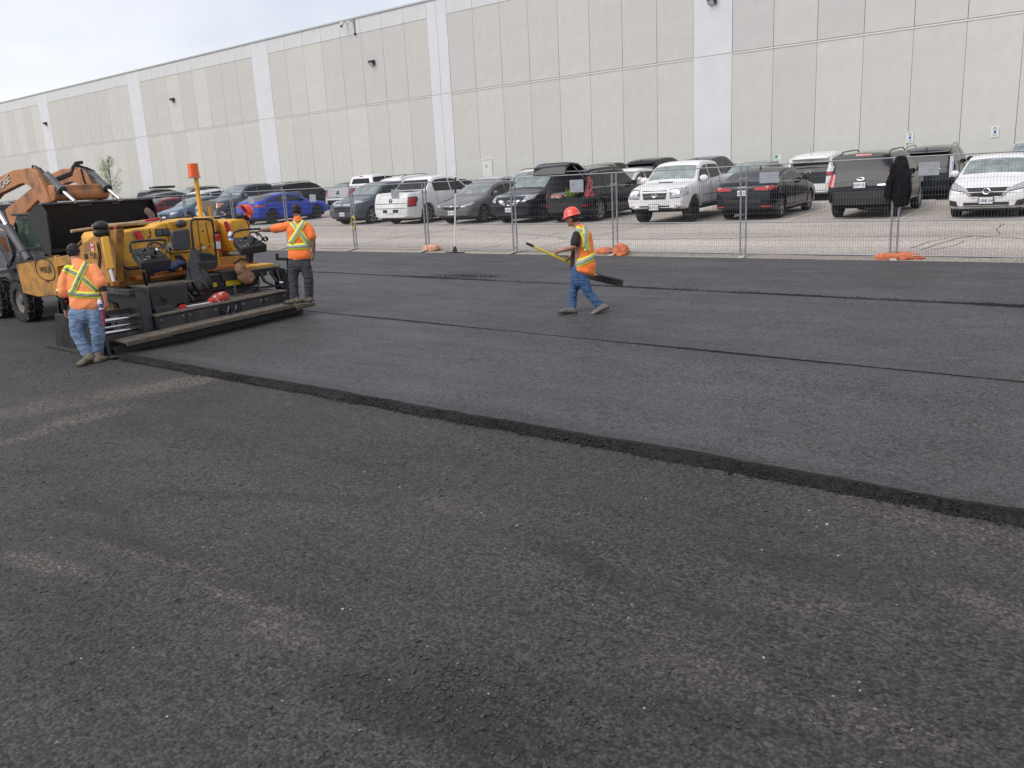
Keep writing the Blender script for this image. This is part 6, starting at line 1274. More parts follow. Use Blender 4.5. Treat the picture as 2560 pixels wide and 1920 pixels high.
# tracks
for y0 in (6.80, 9.15):
    mb = MB(); N = 44; pts = []
    L = 1.75; r = .31
    for k in range(N):
        s = k / N * (2 * L + 2 * math.pi * r)
        if s < L: p = (-16.05 + s, -2.31 + .02)
        elif s < L + math.pi * r: a = (s - L) / r; p = (-16.05 + L + r * math.sin(a), -2.29 + r - r * math.cos(a))
        elif s < 2 * L + math.pi * r: p = (-16.05 + L - (s - L - math.pi * r), -2.29 + 2 * r)
        else: a = (s - 2 * L - math.pi * r) / r; p = (-16.05 - r * math.sin(a), -2.29 + r + r * math.cos(a))
        pts.append(p)
    belt = MB(); n = len(pts); belt.add([(x, y, z) for x, z in pts for y in (y0, y0 + .36)], [(2 * i, 2 * ((i + 1) % n), 2 * ((i + 1) % n) + 1, 2 * i + 1) for i in range(n)])
    tk = belt.build('track', M_RUB, pv); sol = tk.modifiers.new('s', 'SOLIDIFY'); sol.thickness = .05; sol.offset = 1
    for xx in (-16.05, -15.45, -14.88, -14.3): MB().lathe([(.001, 0), (.05, 0), (.06, .02), (.19, .03), (.20, .06), (.20, .3)], (xx, y0 + .02, -2.29 + (.31 if xx in (-16.05, -14.3) else .24)), (0, 1, 0), 20).build('track_roller', M_GR2, tk, smooth=True)
# ---- rear: ledges, tanks, screed
MB().box((-13.98, 7.05, -1.30), (-13.75, 9.45, -1.23)).build('rear_ledge', M_ORB, pv, bevel=.01)
def zspan(pa, pb, x): a, b = ax_(*pa, x), ax_(*pb, x); return min(a.y, b.y), max(a.y, b.y), min(a.z, b.z), max(a.z, b.z)
xT = -13.50
xbox(6.95, 7.62, -1.72, -1.40, -13.20, .62, 'left_box', M_GR2); xbox(7.62, 9.25, -1.63, -1.36, xT, .4, 'hydraulic_tank', M_GR); xbox(8.45, 9.20, -1.47, -1.30, xT + .06, .3, 'rear_cover', M_GR2)
MB().box((-13.95, 6.95, -1.40), (-13.25, 7.9, -1.365)).build('dusty_shelf', M_DECK, pv, bevel=.008)
MB().box((-13.9, 7.9, -1.36), (-13.5, 9.25, -1.335)).build('dusty_shelf', M_DECK, pv, bevel=.008)
MB().box((-13.5, 7.55, -1.74), (-13.42, 9.15, -1.645)).build('cross_beam', M_GR2, pv, bevel=.008)
for k in range(7): MB().box((xT + .005 - .02, 7.7 + k * .22, -1.62), (xT + .008, 7.712 + k * .22, -1.37)).build('rib', M_GR2, pv)
# caution labels
for (a, b, nm) in (((905, 1064), (995, 1092), 'danger_label'), ((1160, 1020), (1205, 1048), 'danger_label'), ((1272, 1004), (1400, 1030), 'danger_label')):
    y0, y1, z0, z1 = zspan(a, b, xT + .02); MB().box((xT + .02, y0, z0), (xT + .024, y1, z1)).build(nm, M_STK, pv)
    text_obj('label_marks', '! * !', (z1 - z0) * .8, M_HOSE, pv, (xT + .026, (y0 + y1) / 2, (z0 + z1) / 2), (0, 1, 0), (0, 0, 1)) if b[0] < 1250 else None
y0, y1, z0, z1 = zspan((1205, 1012), (1265, 1038), xT + .02); MB().box((xT + .02, y0, z0), (xT + .024, y1, z1)).build('label_text_panel', M_HOSE, pv)
# main screed box with dusty top, rear plates and adjusting screws; it follows the cross fall of the yard
xS = -12.82
def tilt(mb, k=.03, y0=6.8):
    for v in mb.v: v.z += k * (v.y - y0)
    return mb
tilt(MB().box((xS, 6.78, -2.2), (-13.55, 9.32, -1.815))).build('screed_box', M_GR, pv, bevel=.015)
sp_y = [6.80, 7.30, 7.90, 8.32, 8.80, 9.30]
for i, (a, b) in enumerate(zip(sp_y[:-1], sp_y[1:])):
    if i == 2: continue
    tilt(MB().box((xS + .002, a + .008, -2.12), (xS + .022, b - .008, -1.84))).build('screed_rear_plate', M_GR2, pv, bevel=.006)
    for yy in (a + .06, b - .06):
        tilt(MB().lathe([(.001, .012), (.014, .012), (.016, 0)], (xS + .022, yy, -1.88), (1, 0, 0), 7)).build('bolt', M_GALV, pv)
tilt(MB().box((xS + .03, 6.78, -1.815), (-13.42, 9.32, -1.785))).build('screed_top_deck', M_DECK, pv, bevel=.006)
for k in range(5): tilt(MB().bar((xS + .03, 7.95 + k * .075, -2.05 + .03 * (k % 2)), (xS + .05, 8.0 + k * .075, -1.87), .02)).build('adjuster', M_GALV if k % 2 else M_GR, pv)
tilt(MB().tube([(xS + .05, 7.93, -1.9), (xS + .1, 8.05, -2.0), (xS + .06, 8.2, -1.95), (xS + .05, 8.3, -2.06)], .014, 6)).build('adjuster_hose', M_HOSE, pv, smooth=True)
tilt(MB().box((-12.70, 6.0, -2.26), (-13.7, 9.55, -2.14)), .043, 6.9).build('screed_plate', M_GR, pv, bevel=.01)
for (ya, yb, dx, dz) in ((6.06, 6.80, .0, 0), (6.81, 9.15, .0, .012), (9.16, 9.56, .08, -.03)):
    w_o = tilt(MB().box((-12.43 + dx, ya, -2.09 + dz), (-12.84, yb, -2.06 + dz)), .04, 6.06).build('walkway_board', M_DECK, pv, bevel=.005)
    tilt(MB().box((-12.42 + dx, ya, -2.125 + dz), (-12.434 + dx, yb, -2.056 + dz)), .04, 6.06).build('board_edge', M_EDGEB, w_o)
    tm = MB(); n = int((yb - ya) / .035)
    for k in range(n): y = ya + .015 + k * .035; tm.prism([(-12.419 + dx, y, -2.118 + dz), (-12.419 + dx, y + .010, -2.118 + dz), (-12.419 + dx, y + .026, -2.075 + dz), (-12.419 + dx, y + .016, -2.075 + dz)], (.005, 0, 0))
    tt = tilt(tm, .04, 6.06).build('checker_pattern', M_GR2, w_o); tt['kind'] = 'stuff'
for y in (6.3, 7.2, 8.1, 8.9): tilt(MB().bar((-12.8, y, -2.11), (-12.48, y, -2.11), .04, .06), .04, 6.06).build('walkway_bracket', M_GR, pv)
# left extension: end plate, chrome slide rods, side arm
plate_poly([(-12.9, 6.60, -2.2), (-12.9, 6.60, -1.55), (-13.0, 6.60, -1.42), (-14.3, 6.60, -1.36), (-14.3, 6.60, -1.5), (-13.6, 6.60, -1.62), (-13.45, 6.60, -2.2)], (0, .18, 0), 'screed_end_frame', M_GR, bevel=.01)
for (z, r_) in ((-1.80, .036), (-1.905, .022), (-1.99, .034)): MB().tube([(-13.15, 6.02, z), (-13.15, 6.62, z)], r_, 14).build('slide_rod', M_ROD, pv, smooth=True)
MB().box((-12.95, 6.0, -2.25), (-13.55, 6.62, -2.09)).build('extension_box', M_GR, pv, bevel=.01); MB().box((-13.25, 5.95, -1.74), (-13.33, 6.62, -1.66)).build('extension_beam', M_GR2, pv, bevel=.006)
plate_poly([(-12.7, 5.90, -2.30), (-12.85, 5.90, -1.75), (-13.0, 5.90, -1.68), (-14.35, 5.90, -1.72), (-14.5, 5.90, -2.30)], (0, .05, 0), 'end_gate', M_GR, bevel=.006)
plate_poly([(-12.62, 5.86, -2.305), (-14.7, 5.86, -2.305), (-14.85, 5.86, -2.25), (-12.5, 5.86, -2.27)], (0, .12, 0), 'end_gate_shoe', M_GR2, bevel=.006)
MB().box((-13.02, 6.52, -1.46), (-14.7, 6.62, -1.36)).build('tow_arm', M_GR2, pv, bevel=.01); text_obj('arm_scrawl', 'x R K y 0', .085, M_SILVD, pv, (-13.5, 6.516, -1.41), (1, 0, 0), (0, 0, 1)); MB().box((-14.0, 6.512, -1.43), (-14.25, 6.518, -1.38)).build('arm_sticker', M_SILV, pv)
cy = onx(*A(655, 1080), -13.0); MB().box((cy.x - .05, cy.y - .06, cy.z - .02), (cy.x + .05, cy.y + .08, cy.z + .05)).tube([cy, cy - Vector((0, 0, .16))], [.035, .03], 10).tube([cy - Vector((0, 0, .14)), cy - Vector((0, 0, .32))], .022, 8).build('depth_crank', M_GR2, pv, bevel=.004)
# linkages between tank and screed
for (a, b, w2) in (((960, 1100), (1010, 1170), .05), ((880, 1150), (960, 1200), .04), ((700, 1130), (790, 1160), .05), ((740, 1180), (800, 1215), .045), ((1500, 1050), (1525, 1120), .03), ((1560, 930), (1600, 1010), .05), ((1600, 1010), (1690, 1050), .03), ((1690, 900), (1740, 1060), .05), ((1640, 930), (1700, 1010), .04), ((1540, 1000), (1560, 1090), .025), ((1430, 1110), (1520, 1060), .05), ((1350, 1030), (1360, 1130), .03), ((1560, 1060), (1740, 1040), .025)):
    MB().bar(ax_(*a, -13.25), ax_(*b, -13.15), w2, .04).build('linkage', M_GR2 if w2 < .05 else M_GR, pv, bevel=.004)
y0, y1, z0, z1 = zspan((690, 1230), (860, 1275), -12.95); MB().box((-12.95, y0, z0), (-13.25, y1, z1)).build('step_plate', M_GR2, pv, bevel=.01)
MB().tube([ax_(1715, 1020, -13.1), ax_(1745, 1018, -13.1)], .028, 10).build('right_rod', M_ROD, pv, smooth=True)
# right side box with rusty top, gate crank
y0, y1, z0, z1 = zspan((1500, 965), (1715, 890), -13.25); MB().box((-13.25, y0, z0 - .02), (-13.75, y1, z1)).build('right_box', M_GR, pv, bevel=.01)
MB().box((-13.22, y0 - .02, z1), (-13.8, y1 + .02, z1 + .03)).build('right_box_lid', M_DECK, pv, bevel=.006); MB().box((-13.35, y0, z1 + .03), (-13.75, y1 - .02, z1 + .075)).build('rusty_tray', M_PY, pv, bevel=.006)
MB().box((-13.245, y0 + .30, z1 - .12), (-13.24, y0 + .38, z1 - .05)).build('decal', M_SILV, pv)
plate_poly([ax_(1700, 890, -13.4), ax_(1770, 900, -13.4), ax_(1800, 980, -13.4), ax_(1815, 1180, -13.4), ax_(1760, 1180, -13.4), ax_(1745, 1000, -13.4)], (-.25, 0, 0), 'right_end_frame', M_GR)
MB().bar(ax_(1695, 822, -13.3), ax_(1795, 822, -13.3), .05, .05).bar(ax_(1700, 775, -13.3), ax_(1703, 830, -13.3), .04, .05).bar(ax_(1790, 820, -13.3), ax_(1792, 980, -13.3), .035, .035).build('right_crank', M_GR, pv, bevel=.004)
# guard rails
def rail(pts, x, r_=.018, m=M_GR, name='guard_rail'):
    P = [ax_(a, b, x if not isinstance(x, list) else x[i]) for i, (a, b) in enumerate(pts)]
    Q2 = [P[0]]
    for i in range(1, len(P) - 1): Q2 += [P[i].lerp(P[i - 1], .18), P[i].lerp((P[i - 1] + P[i + 1]) / 2, .15), P[i].lerp(P[i + 1], .18)]
    Q2.append(P[-1]); return MB().tube(Q2, r_, 8).build(name, m, pv, smooth=True)
rail([(1010, 760), (985, 505), (1012, 490), (1145, 490), (1168, 520), (1200, 835)], -13.7, .02); rail([(728, 525), (745, 490), (1000, 468), (1008, 492)], -14.25, .014)
rail([(488, 770), (480, 690), (520, 675), (772, 658), (775, 690), (748, 735)], -13.3, .020); rail([(1328, 628), (1345, 600), (1400, 580), (1562, 570)], -13.2, .018)
rail([(1415, 480), (1450, 500), (1475, 570)], -13.6, .012)
# seat: back pad, cushion with cup holders
seat_back = plate_poly([ax_(836, 590, -13.72), ax_(965, 568, -13.72), ax_(978, 585, -13.72), ax_(988, 735, -13.72), ax_(972, 745, -13.72), ax_(872, 756, -13.72), ax_(858, 745, -13.72), ax_(850, 690, -13.72), ax_(835, 655, -13.72)], (-.10, 0, 0), 'seat_back', M_SEAT, bevel=.03)
c = ax_(905, 528, -13.9); MB().sphere(c, 1, 12, (.07, .11, .07)).build('headrest', M_SEAT, pv, smooth=True)
plate_poly([ax_(1042, 758, -13.55), ax_(1150, 770, -13.55), ax_(1198, 790, -13.55), ax_(1200, 855, -13.55), ax_(1045, 860, -13.55)], (-.10, 0, 0), 'seat_cushion', M_CON, bevel=.03)
tr0 = plate_poly([ax_(1056, 848, -13.3), ax_(1215, 836, -13.3), ax_(1212, 880, -13.3), ax_(1180, 905, -13.3), ax_(1095, 912, -13.3), ax_(1070, 895, -13.3)], (-.28, 0, 0), 'cup_tray', M_CON, bevel=.012)
for q_ in (1098, 1160): MB().lathe([(.045, .0), (.048, .012), (.036, .012), (.036, -.01)], ax_(q_, 846, -13.42) + Vector((0, 0, .02)), (0, 0, 1), 16).build('cup_holder', M_GR2, tr0, smooth=True)
# consoles with steering wheel
def console(cs, x, wc, wr, stem, nm):
    P = [ax_(a, b, xx) for (a, b), xx in zip(cs, (x - .16, x - .16, x + .14, x + .14))]
    c0 = MB().add(P + [p - Vector((0.03, 0, .13)) for p in P], [(0, 1, 2, 3), (7, 6, 5, 4), (0, 4, 5, 1), (1, 5, 6, 2), (2, 6, 7, 3), (3, 7, 4, 0)]).build('control_console', M_CON, pv, bevel=.012)
    u_ = (P[1] - P[0]); v_ = (P[3] - P[0]); nn = u_.cross(v_).normalized(); nn = nn if nn.z > 0 else -nn
    rr = random.Random(5)
    for k in range(16):
        a, b = rr.uniform(.06, .62), rr.uniform(.08, .92); c = P[0] + u_ * a + v_ * b; s_ = rr.choice((.012, .018, .03))
        MB().obox(c + nn * .012, u_.normalized() * s_, v_.normalized() * .010, nn * .010).build('switch', M_GR2 if k % 3 else M_SILVD, c0)
    w0 = ax_(*wc, x + .10) ; ax2 = (Vector((.75, 0, .62)) + Vector((0, -.05, 0))).normalized(); a = Vector((0, 1, 0)); a = (a - ax2 * a.dot(ax2)).normalized(); b = ax2.cross(a); N = 28
    wh = MB().tube([w0 + (a * math.cos(2 * math.pi * k / N) + b * math.sin(2 * math.pi * k / N)) * wr for k in range(N + 1)], .0155, 8, caps=False).build('steering_wheel', M_CON, pv, smooth=True)
    m3 = MB()
    for k in range(3): an = 2 * math.pi * k / 3 + .5; m3.bar(w0 - ax2 * .015, w0 + (a * math.cos(an) + b * math.sin(an)) * wr, .03, .014)
    m3.tube([w0 - ax2 * .12, w0 - ax2 * .01], .028, 8); m3.build('wheel_spoke', M_CON, wh); MB().lathe([(.001, .012), (.022, .010), (.024, 0)], w0, ax2, 12).build('wheel_badge', M_WHITE, wh)
    s0, s1 = ax_(*stem[0], x - .05), ax_(*stem[1], x - .1); MB().bar(s0, s1, .11, .09).build('console_post', M_CON, pv, bevel=.01)
    MB().lathe([(.04, -.03), (.05, .02), (.04, .05)], ax_(stem[2][0], stem[2][1], x + .1), (1, 0, 0), 10).build('horn', M_CON, pv, smooth=True)
console([(492, 738), (690, 715), (825, 825), (572, 852)], -13.22, (702, 743), .145, ((655, 850), (650, 960), (795, 745)), 'a')
console([(1335, 645), (1500, 628), (1618, 700), (1405, 735)], -13.05, (1523, 640), .115, ((1478, 735), (1470, 850), (1600, 655)), 'b')
# levers with chrome knobs, hoses
for (a, b) in (((590, 925), (620, 1040)), ((622, 890), (640, 1010))):
    p, q = ax_(*a, -13.15), ax_(*b, -13.25); MB().bar(p, q, .045, .04).build('lever', M_GR, pv, bevel=.006); MB().sphere(p + Vector((0, 0, .02)), 1, 10, (.03, .038, .03)).build('lever_knob', M_ROD, pv, smooth=True)
for pts in ([(850, 800), (900, 795), (938, 840), (945, 900), (940, 950)], [(860, 815), (895, 812), (925, 850), (930, 945)], [(420, 880), (470, 905), (560, 895), (600, 860)], [(1350, 860), (1400, 820), (1450, 830), (1480, 800)]):
    MB().tube([ax_(a, b, -13.8) for a, b in pts], .024, 8).build('hydraulic_hose', M_HOSE, pv, smooth=True)
MB().tube([ax_(400, 830, -13.95), ax_(425, 900, -13.9), ax_(445, 970, -13.9)], .012, 6).build('hydraulic_hose', M_HOSE, pv, smooth=True)
# lifting cylinder on the left corner and grade sensor mast
p0, p1, p2, p3 = ax_(270, 640, -13.75), ax_(322, 910, -13.6), ax_(318, 900, -13.6), ax_(352, 1020, -13.5)
MB().bar(p0, p1, .115, .09).build('lift_cylinder', M_PY, pv, bevel=.015); MB().tube([p2, p3], .030, 12).build('cylinder_rod', M_ROD, pv, smooth=True); MB().box((p3.x - .05, p3.y - .05, p3.z - .05), (p3.x + .05, p3.y + .06, p3.z + .03)).build('rod_clevis', M_ORB, pv, bevel=.01)
MB().bar(ax_(262, 600, -13.85), ax_(300, 850, -13.7), .045, .04).build('sensor_mast', M_GR, pv, bevel=.006)
MB().sphere(ax_(238, 548, -13.9), 1, 14, (.09, .125, .085)).build('sensor_dome', M_GR, pv, smooth=True); MB().sphere(ax_(235, 605, -13.88), 1, 12, (.08, .12, .07)).sphere(ax_(310, 600, -13.86), 1, 12, (.07, .11, .05)).build('sensor_cover', M_HOSE, pv, smooth=True)
cp = MB(); hp = []
for k in range(150): f = k / 149; c = ax_(215 + 18 * math.sin(f * 3), 690 + 230 * f, -13.95); hp.append(c + Vector((.0, math.cos(k * .9) * .025, math.sin(k * .9) * .025)))
cp.tube(hp, .006, 5).build('coiled_cable', M_HOSE, pv, smooth=True)
plate_poly([ax_(355, 560, -13.8), ax_(378, 545, -13.8), ax_(368, 600, -13.8), ax_(352, 605, -13.8)], (-.04, 0, 0), 'red_flag_tab', M_REFR, bevel=.004)
MB().box((-13.97, YL - .06, -1.20), (-14.1, YL + .03, -.60)).build('corner_post', M_PYD, pv, bevel=.012); MB().bar(ax_(390, 700, -13.9), ax_(405, 860, -13.9), .05, .03).build('corner_strap', M_GR, pv)
# beacon
bt, bb0, bp = ax_(1012, 60, -14.35), ax_(1015, 140, -14.35), ax_(1070, 345, -14.35)
MB().bar(ax_(1028, 150, -14.35), ax_(1072, 480, -14.35), .085, .05).build('beacon_post', M_PY, pv, bevel=.006)
c = ax_(1013, 142, -14.35); bl_ = MB().lathe([(.001, 0), (.115, 0), (.115, -.02), (.001, -.02)], c, (.02, .0, 1), 20).build('beacon_base', M_GALV, pv)
bcn = MB(); prof = [(.098, .0)]; 
for k in range(8): z = .02 + k * .028; prof += [(.097 - k * .0012, z), (.100 - k * .0012, z + .014)]
prof += [(.088, .24), (.001, .245)]; bcn.lathe(prof, c, (.02, 0, 1), 24).build('beacon_lens', mat('beacon_orange', (.85, .13, .015), rough=.25, coat=.5, noise_amt=.1), bl_, smooth=True, ang=20)
# things lying on the paver
ex = ax_(1195, 612, -13.85); exb = ax_(1208, 752, -13.85); t = thing('fire_extinguisher', exb, 'red fire extinguisher with white label strapped beside the seat rail', 'fire extinguisher'); d_ = (ex - exb)
MB().tube([exb, exb + d_ * .03, exb + d_ * .88, exb + d_ * .97], [.04, .062, .062, .025], 14).build('cylinder', M_REFR, t, smooth=True); MB().tube([exb + d_ * .12, exb + d_ * .55], .0635, 14, caps=False).build('label', M_WHITE, t, smooth=True)
MB().tube([exb + d_ * .97, exb + d_ * 1.05], .02, 8).bar(exb + d_ * 1.08 - Vector((0, .03, 0)), exb + d_ * 1.1 + Vector((0, .07, .01)), .02).bar(exb + d_ * 1.04, exb + d_ * 1.05 + Vector((0, .07, .0)), .018).build('valve', M_GR, t)
bo = ax_(1322, 665, -13.4); t = thing('spray_bottle', bo, 'white plastic bottle tucked beside the right steering console', 'bottle'); MB().lathe([(.001, 0), (.045, 0), (.047, .10), (.03, .135), (.018, .145), (.018, .16), (.001, .16)], bo, (0, 0, 1), 14).build('bottle_body', M_WHITE, t, smooth=True); MB().lathe([(.0475, .03), (.0478, .075)], bo, (0, 0, 1), 14).build('bottle_label', mat('blue_label', (.03, .08, .3)), t, smooth=True)
jc = ax_(790, 895, -13.72); mb = MB(); rj = random.Random(12)
for k in range(9): mb.add(*_ellip(jc + Vector((rj.uniform(-.06, .06), (k - 4) * .065, rj.uniform(0, .05))), Vector((.10, 0, 0)), Vector((0, .10, 0)), Vector((0, 0, rj.uniform(.035, .07)))))
o = remesh(mb, 'folded_jacket', mat('navy_cloth', (.035, .05, .115), rough=.85, noise_amt=.3, noise_scale=9), None, .012, 3, .018, 14); tag(o, 'crumpled navy jacket lying on the orange ledge under the left console', 'jacket')
mb = MB()   # bin bag hung on the rail
def bag(u, v):
    a = 2 * math.pi * u; c = ax_(1003 + 25 * v + 55 * v * v, 735 + 375 * v, -13.38 + .04 * v); w2 = .05 + .17 * min(1, v * 1.35) * (1 - .25 * (v > .9)); fl = 1 + .30 * math.sin(u * 46 + 6 * v) * min(1, v * 2) * .35
    return c + Vector((math.sin(a) * w2 * .45 * fl, math.cos(a) * w2 * fl, .02 * math.sin(u * 20)))
mb.grid(bag, 70, 26); o = mb.build('bin_bag', mat('shiny_black_plastic', (.012, .012, .014), rough=.22, spec=.7, bump=.02, bump_scale=14), None, smooth=True); tag(o, 'black plastic bin bag hanging from the seat rail of the paver', 'bin bag')
pbv = ax_(1445, 960, -13.30); mb = MB(); mb.add(*_ellip(pbv + Vector((0, 0, -.02)), Vector((.10, 0, 0)), Vector((0, .165, -.03)), Vector((0, .02, .12)))); mb.add(*_ellip(pbv + Vector((0, -.09, .12)), Vector((.08, 0, 0)), Vector((0, .11, 0)), Vector((0, -.02, .12))))
o = remesh(mb, 'paper_bag', mat('brown_paper', (.30, .17, .10), rough=.85, color2=(.55, .22, .12), noise_scale=6, mask=(.52, .6)), None, .012, 3, .014, 13); tag(o, 'crumpled brown bag propped on the right shelf of the paver', 'bag')
tb_ = ax_(1215, 1150, -12.98); mb = MB(); mb.add(*_ellip(tb_, Vector((.09, 0, 0)), Vector((0, .21, .03)), Vector((0, 0, .075)))); mb.add(*_ellip(tb_ + Vector((0, .03, .06)), Vector((.06, 0, 0)), Vector((0, .13, .02)), Vector((0, 0, .04))))
o = remesh(mb, 'tool_bag', mat('red_canvas', (.50, .05, .03), rough=.7, color2=(.60, .55, .5), noise_scale=11, mask=(.56, .60)), None, .011, 2, .012, 16); tag(o, 'red and white rolled bag lying on the screed deck', 'bag')
s0, s1 = ax_(935, 1218, -12.95), ax_(1160, 1180, -12.95); t = thing('measuring_stick', s0.lerp(s1, .5), 'white pole with a red head lying on the screed deck', 'pole'); MB().tube([s0, s1], .013, 8).build('shaft', M_WHITE, t, smooth=True); MB().box(s0 - Vector((.03, .09, .04)), s0 + Vector((.03, .02, .04))).build('red_head', M_REFR, t, bevel=.01)
s0, s1, s2 = onx(*B_(492, 603), -14.2), onx(*B_(1000, 532), -14.5), onx(*B_(1105, 516), -14.55); t = thing('wooden_handle', s0.lerp(s2, .5), 'long wooden tool handle with a red end resting across the paver top', 'tool handle'); MB().tube([s0, s1], .024, 10).build('wood_shaft', mat('ash_wood', (.52, .36, .19), rough=.6, noise_amt=.25, noise_scale=12), t, smooth=True); MB().tube([s1, s2], .0245, 10).build('red_tip', M_REFR, t, smooth=True)
# shovel blade leaning upright behind the hood
xs = -14.75; t = thing('shovel', ax_(1130, 440, xs), 'dirty grey shovel blade standing up behind the paver hood', 'shovel')
sh_p = [(1058, 342), (1130, 335), (1192, 340), (1200, 372), (1188, 420), (1172, 508), (1148, 512), (1110, 470), (1078, 410), (1060, 380)]
plate_poly([ax_(a, b, xs) for a, b in sh_p], (-.012, 0, 0), 'blade', mat('dirty_shovel_steel', (.30, .30, .27), rough=.7, color2=(.18, .17, .15), noise_scale=5), t, bevel=.004); MB().bar(ax_(1133, 388, xs + .02), ax_(1150, 520, xs + .02), .035, .03).build('shaft', M_PY, t)
# hard hat on a cap on the right hood
hc = ax_(1448, 428, -14.0); hardhat(hc, Vector((0, -.25, .9)), Vector((.2, .86, .42)), None, 'spare_hard_hat'); tag(bpy.data.objects['spare_hard_hat'], 'spare red hard hat tipped on its side on the right yellow hood', 'hard hat')
mb = MB(); mb.add(*_ellip(ax_(1410, 475, -14.1), Vector((.09, 0, 0)), Vector((0, .15, -.03)), Vector((0, 0, .05)))); mb.add(*_ellip(ax_(1370, 470, -14.1), Vector((.05, 0, 0)), Vector((0, .05, 0)), Vector((0, 0, .06)))); o = remesh(mb, 'work_glove', mat('dark_glove', (.03, .03, .032), rough=.8, color2=(.25, .16, .10), noise_scale=9, mask=(.58, .62)), None, .011, 2, .01, 18); tag(o, 'dark work gloves lying under the spare hard hat', 'gloves')
# exhaust stub seen before the bucket
MB().tube([ax_(672, 495, -14.9), ax_(655, 450, -14.9), ax_(628, 425, -14.92), ax_(610, 418, -14.95)], [.055, .06, .06, .055], 12).build('exhaust_pipe', mat('burnt_exhaust', (.16, .12, .10), rough=.7, noise_amt=.4), pv, smooth=True)

# ================================================================== LOADER
M_LO = mat('loader_orange', (0.47, 0.205, 0.085), rough=.6, color2=(0.20, 0.10, 0.06), noise_scale=3.4, mask=(.46, .68), detail=8); M_LB = mat('bucket_black', (0.010, 0.010, 0.012), rough=.55, noise_amt=.5, noise_scale=5, bump=.006, bump_scale=20)
M_LG = mat('loader_grey', (0.085, 0.09, 0.10), rough=.55, noise_amt=.35, noise_scale=5)
ld = thing('skid_loader', (-19.2, 7.9, -2.31), 'orange skid steer loader tipping its black bucket into the paver hopper', 'loader')
def ly(px, py, y): return ony(*B_(px, py), y)
YN, YF = 7.20, 8.12
def arm(y, ucorr=0, du=0):
    pts = [(-260, 470), (0, 232), (105, 180), (215, 165), (262, 190), (320, 300), (365, 400), (300, 415), (283, 385), (262, 330), (215, 285), (180, 272), (150, 278), (0, 352), (-220, 600)]
    P = [ony(B_(a, b)[0], B_(a, b)[1], YN) for a, b in pts]
    return [Vector((p.x, y, p.z)) for p in P]
an_ = plate_poly(arm(YN - .05), (0, .14, 0), 'lift_arm', M_LO, ld, bevel=.012); af_ = plate_poly(arm(YF - .05), (0, .14, 0), 'lift_arm', M_LO, ld, bevel=.012)
text_obj('maker_lettering', 'CASE', .22, mat('letter_black', (.02, .02, .02), rough=.5), an_, ly(38, 268, YN - .054), (1, 0, .30), (-.30, 0, 1))
text_obj('maker_lettering', 'CASE', .22, mat('letter_silver', (.6, .62, .64), rough=.5), an_, ly(34, 264, YN - .060), (1, 0, .30), (-.30, 0, 1))
# coupler tube between the arms
q0, q1 = ly(345, 372, YN), ly(345, 372, YN); xc, zc_ = q0.x, q0.z
MB().tube([(xc + .1, YN, zc_ + .06), (xc + .12, YF + .1, zc_ + .06)], .13, 16).box((xc - .02, YN, zc_ + .10), (xc + .22, YF + .05, zc_ + .22)).build('cross_tube', M_LO, ld, smooth=False, bevel=.02)
for y, l in ((YN + .10, 0), (YF + .02, 1)):
    a0, a1, a2 = ony(*B_(285, 215), YN), ony(*B_(395, 325), YN), ony(*B_(480, 400), YN)
    P = [Vector((a.x, y, a.z)) for a in (a0, a1, a2)]
    MB().tube(P[:2], .075, 14).tube([P[1] - (P[1] - P[0]).normalized() * .04, P[1]], .088, 14).build('tilt_cylinder', M_LG, ld, smooth=True); MB().tube(P[1:], .035, 12).build('tilt_rod', M_ROD, ld, smooth=True)
    e_ = [Vector((q.x, y - .06, q.z)) for q in (ony(*B_(205, 178), YN), ony(*B_(212, 150), YN), ony(*B_(240, 160), YN), ony(*B_(290, 215), YN), ony(*B_(330, 250), YN))]
    MB().tube(e_, .018, 7).tube([v + Vector((0, .06, -.03)) for v in e_], .018, 7).build('hydraulic_hose', M_HOSE, ld, smooth=True)
fh = [ony(*B_(370, 250), YN), ony(*B_(490, 200), YN), ony(*B_(500, 160), YN), ony(*B_(520, 130), YN), ony(*B_(565, 125), YN)]
def far(px, py): return onx(*B_(px, py), -17.0)
MB().tube([far(380, 258), far(492, 212), far(500, 165), far(522, 132), far(570, 126)], .032, 8).tube([far(385, 240), far(495, 195), far(515, 150), far(545, 140)], .026, 8).tube([far(560, 170), far(580, 250), far(615, 320)], .02, 7).build('hydraulic_hose', M_HOSE, ld, smooth=True)
MB().tube([far(520, 150), far(600, 165), far(655, 190)], .02, 7).build('hydraulic_hose', M_HOSE, ld, smooth=True)
# bucket, mouth towards the hopper
YB0, YB1 = 6.93, 9.08
side_pts = [ly(283, 418, YB0), ly(245, 425, YB0), ly(185, 512, YB0), ly(250, 640, YB0), ly(310, 760, YB0), ly(355, 772, YB0), ly(352, 690, YB0), ly(330, 560, YB0), ly(318, 480, YB0)]
bk_ = plate_poly(side_pts, (0, .03, 0), 'bucket_side', M_LB, ld, bevel=.006); plate_poly([Vector((p.x, YB1, p.z)) for p in side_pts], (0, -.03, 0), 'bucket_side', M_LB, ld, bevel=.006)
shell = [side_pts[i] for i in (0, 1, 2, 3, 4)]; mb = MB(); n = len(shell)
mb.add([Vector((p.x, y, p.z)) for p in shell for y in (YB0, YB1)], [(2 * i, 2 * i + 2, 2 * i + 3, 2 * i + 1) for i in range(n - 1)]); so = mb.build('bucket_shell', M_LB, ld); sm_ = so.modifiers.new('s', 'SOLIDIFY'); sm_.thickness = .03; sm_.offset = 0
tp = side_pts[0]; MB().box((tp.x - .08, YB0 - .01, tp.z - .01), (tp.x + .06, YB1 + .01, tp.z + .025)).build('bucket_lip', M_LG, ld, bevel=.006)
